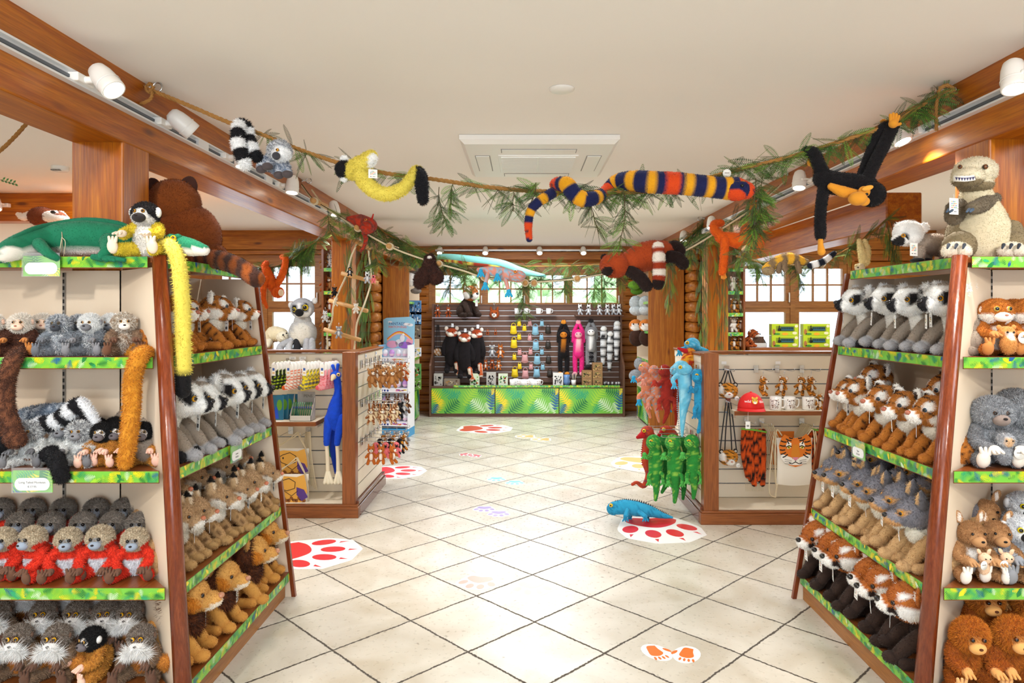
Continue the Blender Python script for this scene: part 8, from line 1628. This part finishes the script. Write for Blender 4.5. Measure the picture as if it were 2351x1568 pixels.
for i, x in enumerate((1756, 1761, 1766, 1832, 1836)): o = MB().box((-.012, -.05, 0), (.012, .05, .15)).build('clear_case', GLASS, loc=(P(x, 0, D).x, D, ZL)); tag(o, 'clear plastic case on the right window ledge, %s' % (ORD[i]+' from left'), 'case', 'clear cases on the right ledge')
for i, (x, k) in enumerate(((1799, 0), (1799, 1), (1871, 0), (1871, 1))):
    D = 8.66; w_, h_ = .335, .145; r = empty('train_set_box', 'green and yellow boxed toy train set, %s stack, %s' % ('left' if x == 1799 else 'right', ('bottom', 'top')[k]), 'toy box', (P(x, 0, D).x, D, ZL+k*.147), 0, 'boxed toy train sets on the right ledge')
    MB().box((-w_/2, -.05, 0), (w_/2, .05, h_)).build('carton', mat('carton_lime', 'b4c81e', .35), r, bevel=.002); MB().box((-w_*.34, -.0515, h_*.35), (w_*.36, -.05, h_*.80)).build('window_tray', mat('tray_olive', '7a8a14', .4), r)
    mb = MB().box((-w_*.16, -.066, h_*.42), (w_*.30, -.0516, h_*.72))
    for j in range(7): mb.cbox((-w_*.12+j*w_*.065, -.067, h_*.62), (w_*.04, .004, h_*.14), 1)
    mb.cyl((-w_*.22, -.062, h_*.5), (-w_*.22, -.052, h_*.5), .018, 12, 1).cyl((-w_*.22, -.06, h_*.5), (-w_*.22, -.06, h_*.85), .006, 8, 1); mb.build('toy_train', [mat('train_teal', '1f5a66', .35), mat('train_black', '1c2426', .35)], r)
    mb = MB(); disc(mb, (.0, h_*.12), w_*.12, h_*.12, -.0522, 0); disc(mb, (w_*.42, h_*.8), w_*.06, h_*.13, -.0522, 1); disc(mb, (-w_*.42, h_*.3), w_*.06, h_*.25, -.0522, 2); disc(mb, (w_*.36, h_*.2), w_*.09, h_*.12, -.0522, 1); disc(mb, (-w_*.3, h_*.12), w_*.12, h_*.09, -.0522, 3); mb.build('print', [mat('carton_orange', 'e8a01c', .4), mat('carton_cream', 'e9e0b0', .4), mat('carton_brown', 'a86a34', .4), mat('carton_green', '3f8a2a', .4)], r)
# fantasy egg stand
D = 9.08; r = empty('toy_display_stand', 'tall pastel display stand of fantasy hatching eggs with unicorn header', 'display stand', (P(911, 0, D).x, D, 0), -.12); W_ = .40; E_ = [mat('stand_white', 'e9eaf0', .5), mat('stand_sky', '8fc9e6', .5), mat('stand_pink', 'f0a8c4', .5), mat('stand_blue', '3f9ad0', .5), mat('stand_red', 'e8502c', .5), mat('stand_yellow', 'f4d83a', .5), mat('stand_navy', '2a3f8c', .5), mat('stand_violet', 'a06ad0', .5)]
mb = MB().box((-W_/2, -.15, 0), (W_/2, .15, .11), 3); mb.box((-W_/2, .13, .11), (W_/2, .15, 1.22), 0)
for s in (-1, 1): a, b = sorted((s*W_/2, s*(W_/2-.012))); mb.box((a, -.15, .11), (b, .15, 1.2), 1 if s < 0 else 0)
mb.build('body', E_, r)
for i, z in enumerate((.2, .42, .64, .86, 1.04)):
    sh = MB().box((-W_/2+.012, -.16, z-.012), (W_/2-.012, .13, z)).box((-W_/2+.01, -.165, z-.055), (W_/2-.01, -.16, z+.0)).build('shelf', E_[0], r); mb = MB(); q = random.Random(i)
    for j in range(16): mb.cbox((q.uniform(-.0, .17), -.166, z-.028+q.uniform(-.012, .012)), (q.uniform(.015, .05), .001, q.uniform(.006, .014)), q.choice((2, 4, 5, 7)))
    for j in range(3): mb.cbox((-.15+j*.04, -.166, z-.03), (.022, .001, .026), 6)
    mb.build('printed_band', E_, sh)
    for j in range(4): o = soft('egg', [ell((-.135+j*.09, -.07, z+.052), (.037, .037, .05), None, 14, 10)], Paint(['e9e6ee', 'c48fd4', 'd9dde6', 'e6e2ea'][(i+j) % 4], [((-.135+j*.09, -.07, z+.03), (.04, .04, .02), 'f0c8dc')]), r, SHINY)
mb = MB(); mb.prism([(-W_/2-.02, .12, 1.15), (W_/2, .12, 1.15), (W_/2+.01, .12, 1.52), (W_/2-.05, .12, 1.57), (-W_/2+.02, .12, 1.555), (-W_/2-.025, .12, 1.53)], (0, .01, 0), 1); y = .119
for (x, z, a, b, m_) in ((.1, 1.47, .05, .018, 0), (.15, 1.46, .04, .02, 0), (-.13, 1.5, .03, .012, 0), (-.1, 1.2, .08, .05, 2), (.08, 1.19, .10, .045, 7), (0, 1.22, .06, .05, 0), (.14, 1.24, .05, .05, 2)): disc(mb, (x, z), a, b, y, m_)
for k, m_ in enumerate((4, 5, 2)):
    line(mb, [(-.17+.34*t/10, 1.27+.10*math.sin(PI*t/10)-.014*k) for t in range(11)], .007, y-.0005*(k+1), m_)
mb.ell((.04, .112, 1.28), (.035, .006, .05), m=0).ell((.055, .108, 1.33), (.02, .006, .018), m=0).tube([(.06, .108, 1.345), (.068, .108, 1.385)], [.004, .001], 6, 5); mb.build('header_board', E_, r)
text('FANTASY', .052, (-.035, .118, 1.475), (PI/2, 0, 0), E_[6], r); text('HATCH EGG', .044, (-.025, .118, 1.432), (PI/2, 0, 0), E_[4], r)
# ================================================================ PAW PRINTS ON THE FLOOR
def fl(x, y): p = PF(x, y); return (p.x, p.y)
def decal(label, outline, pads, col, z=.0012, group=None, edge='f4f3f0'):
    """thin floor sticker; outline and pads are lists of floor points"""
    r = empty('floor_sticker', label, 'floor sticker', (outline[0][0], outline[0][1], 0), 0, group); mb = MB(); mb.prism([(x, y, 0.0002) for x, y in (outline if area2(outline) > 0 else outline[::-1])], (0, 0, z)); o = mb.build('backing', mat('sticker_'+edge, edge, .3), r); o.location = -r.location
    for pd in pads:
        if area2(pd) < 0: pd = pd[::-1]
        o = MB().prism([(x, y, z) for x, y in pd], (0, 0, .0008)).build('pad', mat('sticker_'+col, col, .3), r); o.location = -r.location
def area2(p): return sum(p[i][0]*p[(i+1) % len(p)][1]-p[(i+1) % len(p)][0]*p[i][1] for i in range(len(p)))
def oval(cx, cy, a, b, rot=0, n=18, sh=0): return [(cx+a*math.cos(t)*math.cos(rot)-b*math.sin(t)*math.sin(rot), cy+a*math.cos(t)*math.sin(rot)+b*math.sin(t)*math.cos(rot)) for t in np.linspace(0, 2*PI, n+1)[:-1]]
def paw(label, cx, cy, s, rot, col, claws=True, toes=4, group=None, edge='f4f3f0', thin=False):
    """paw: heel toward -y, toes toward +y before rotation"""
    def T(p): return [(cx+s*(x*math.cos(rot)-y*math.sin(rot)), cy+s*(x*math.sin(rot)+y*math.cos(rot))) for x, y in p]
    heel = [(-.30, -.12), (-.20, -.24), (0, -.20), (.20, -.24), (.30, -.12), (.24, .0), (.12, .10), (0, .14), (-.12, .10), (-.24, .0)]; Hs, _ = smoothpath([(a, b, 0) for a, b in heel+[heel[0]]], [1]*11, 4); heel = [(a[0], a[1]) for a in Hs[:-1]]
    tx = [(-.32, .16, .5), (-.12, .34, .12), (.12, .34, -.12), (.32, .16, -.5)]; pads = [T(heel)]+[T(oval(x, y, .085, .13, a)) for x, y, a in tx]
    if claws: pads += [T([(x-.02+.1*(x), y+.17), (x+.025+.1*x, y+.17), (x*1.22, y+.26)]) for x, y, a in tx]
    pts = []
    for t in np.linspace(0, 2*PI, 49)[:-1]:
        d = (math.cos(t), math.sin(t)); pts.append((d, max(max(x*d[0]+y*d[1] for x, y in [(px, py)]) for pd in [heel]+[oval(x, y, .085, .13, a) for x, y, a in tx]+([[(x*1.22, y+.26)] for x, y, a in tx] if claws else []) for (px, py) in pd)))
    out = []
    k = len(pts)
    for i in range(k):
        (d, h) = pts[i]; (d2, h2) = pts[(i+1) % k]; h += .05; h2 += .05; det = d[0]*d2[1]-d[1]*d2[0]; out.append(((h*d2[1]-h2*d[1])/det, (d[0]*h2-d2[0]*h)/det))
    Hs, _ = smoothpath([(a, b, 0) for a, b in out+[out[0]]], [1]*(len(out)+1), 2); out = [(a[0], a[1]) for a in Hs[:-1]]
    decal(label, T(out), pads, col, group=group, edge=edge)
x, y = fl(1502, 1203); paw('large red paw print sticker under the blue iguana on the floor', x, y, .68, PI+.12, 'd92a34')
x, y = fl(715, 1270); paw('large red paw print sticker half under the left shelf unit', x-.10, y+.02, .64, -PI/2-.1, 'd92a34')
x, y = fl(1110, 984); paw('large red paw print sticker before the back cabinet', x-.12, y, .80, -PI/2-.1, 'd0303a')
x, y = fl(900, 1082); paw('large red paw print sticker beside the left slatted unit', x-.06, y, .62, -PI/2-.2, 'd92a34')
x, y = fl(1450, 1058); paw('large tan paw print sticker under the hanging reptiles', x+.12, y, .78, PI, 'dcb878')
for (x, y, s, rot, col, lab, g) in ((1100, 1333, .20, PI-.2, 'c99a88', 'pale pink paw print sticker, left of the near pair', 'near pale paw stickers'), (1220, 1345, .20, PI+.1, 'cfa898', 'pale pink paw print sticker, right of the near pair', 'near pale paw stickers'), (1112, 1167, .15, PI, '9a86c4', 'violet paw print sticker, left of the pair', 'violet paw stickers'), (1145, 1178, .15, PI, 'a08ccc', 'violet paw print sticker, right of the pair', 'violet paw stickers'),
                             (1140, 1099, .15, PI, '6cc0c8', 'turquoise paw print sticker, left of the pair', 'turquoise paw stickers'), (1182, 1107, .15, PI, '6cc0c8', 'turquoise paw print sticker, right of the pair', 'turquoise paw stickers'), (1067, 1043, .13, PI+.6, 'd8586a', 'small rose paw print sticker, left of the pair', 'rose paw stickers'), (1093, 1046, .13, PI-.6, 'd8586a', 'small rose paw print sticker, right of the pair', 'rose paw stickers'), (1212, 1002, .24, PI/2, 'dcb878', 'small tan paw print sticker, left of the pair', 'tan paw stickers'), (1248, 1009, .24, PI/2, 'dcb878', 'small tan paw print sticker, right of the pair', 'tan paw stickers')):
    a, b = fl(x, y); paw(lab, a, b, s*1.35, rot, col, claws=False, group=g)
for (x, y, m_, lab) in ((1505, 1497, 1, 'orange handlike footprint sticker, left of the pair'), (1578, 1502, -1, 'orange handlike footprint sticker, right of the pair')):
    a, b = fl(x, y); rot = PI+.5*m_*.6
    def T(p): return [(a+.1*(u*math.cos(rot)-v*math.sin(rot)), b+.1*(u*math.sin(rot)+v*math.cos(rot))) for u, v in p]
    sole = [(-.25, -.55), (.15, -.6), (.3, -.2), (.35, .25), (0, .4), (-.3, .2), (-.25, -.2)]; Hs, _ = smoothpath([(u, v, 0) for u, v in sole+[sole[0]]], [1]*8, 4); toes = [oval(-.3+.2*i, .62-.04*abs(i-1.5), .06, .14, .1*(1.5-i)) for i in range(4)]+[oval(-.6*m_, -.0, .09, .24, .5*m_)]
    decal(lab, T([(u, v) for u, v in oval(-.03*m_, .05, .62, .86, .25*m_, 24)]), [T([(q[0], q[1]) for q in Hs[:-1]])]+[T(t) for t in toes], 'e8701c', group='orange footprint stickers')
# hanging toys on the small ladder
for i, (x, y, k, s_, lab) in enumerate(((806, 622, 'peng', .75, 'small black and orange bird plush on the top ladder rung'), (846, 634, 'lemur', .9, 'small lemur plush on the top ladder rung'), (860, 640, 'flam', .7, 'small pink plush on the top ladder rung'), (771, 668, 'black', .8, 'small dark grey plush on the ladder rope'), (774, 692, 'cream', .7, 'small white bird plush on the second ladder rung'), (820, 705, 'cream', .8, 'small white plush with tag on the second ladder rung'), (750, 722, 'whitet', .9, 'small spotted dog plush on the left ladder rope'), (781, 757, 'koala', .95, 'small grey wolf plush on the lowest ladder rung'))):
    p = dl(x, y-3); MN[k].place(lab, (p.x, p.y-.05, p.z+.03), .2, s_, 'small plush on the hanging ladder')
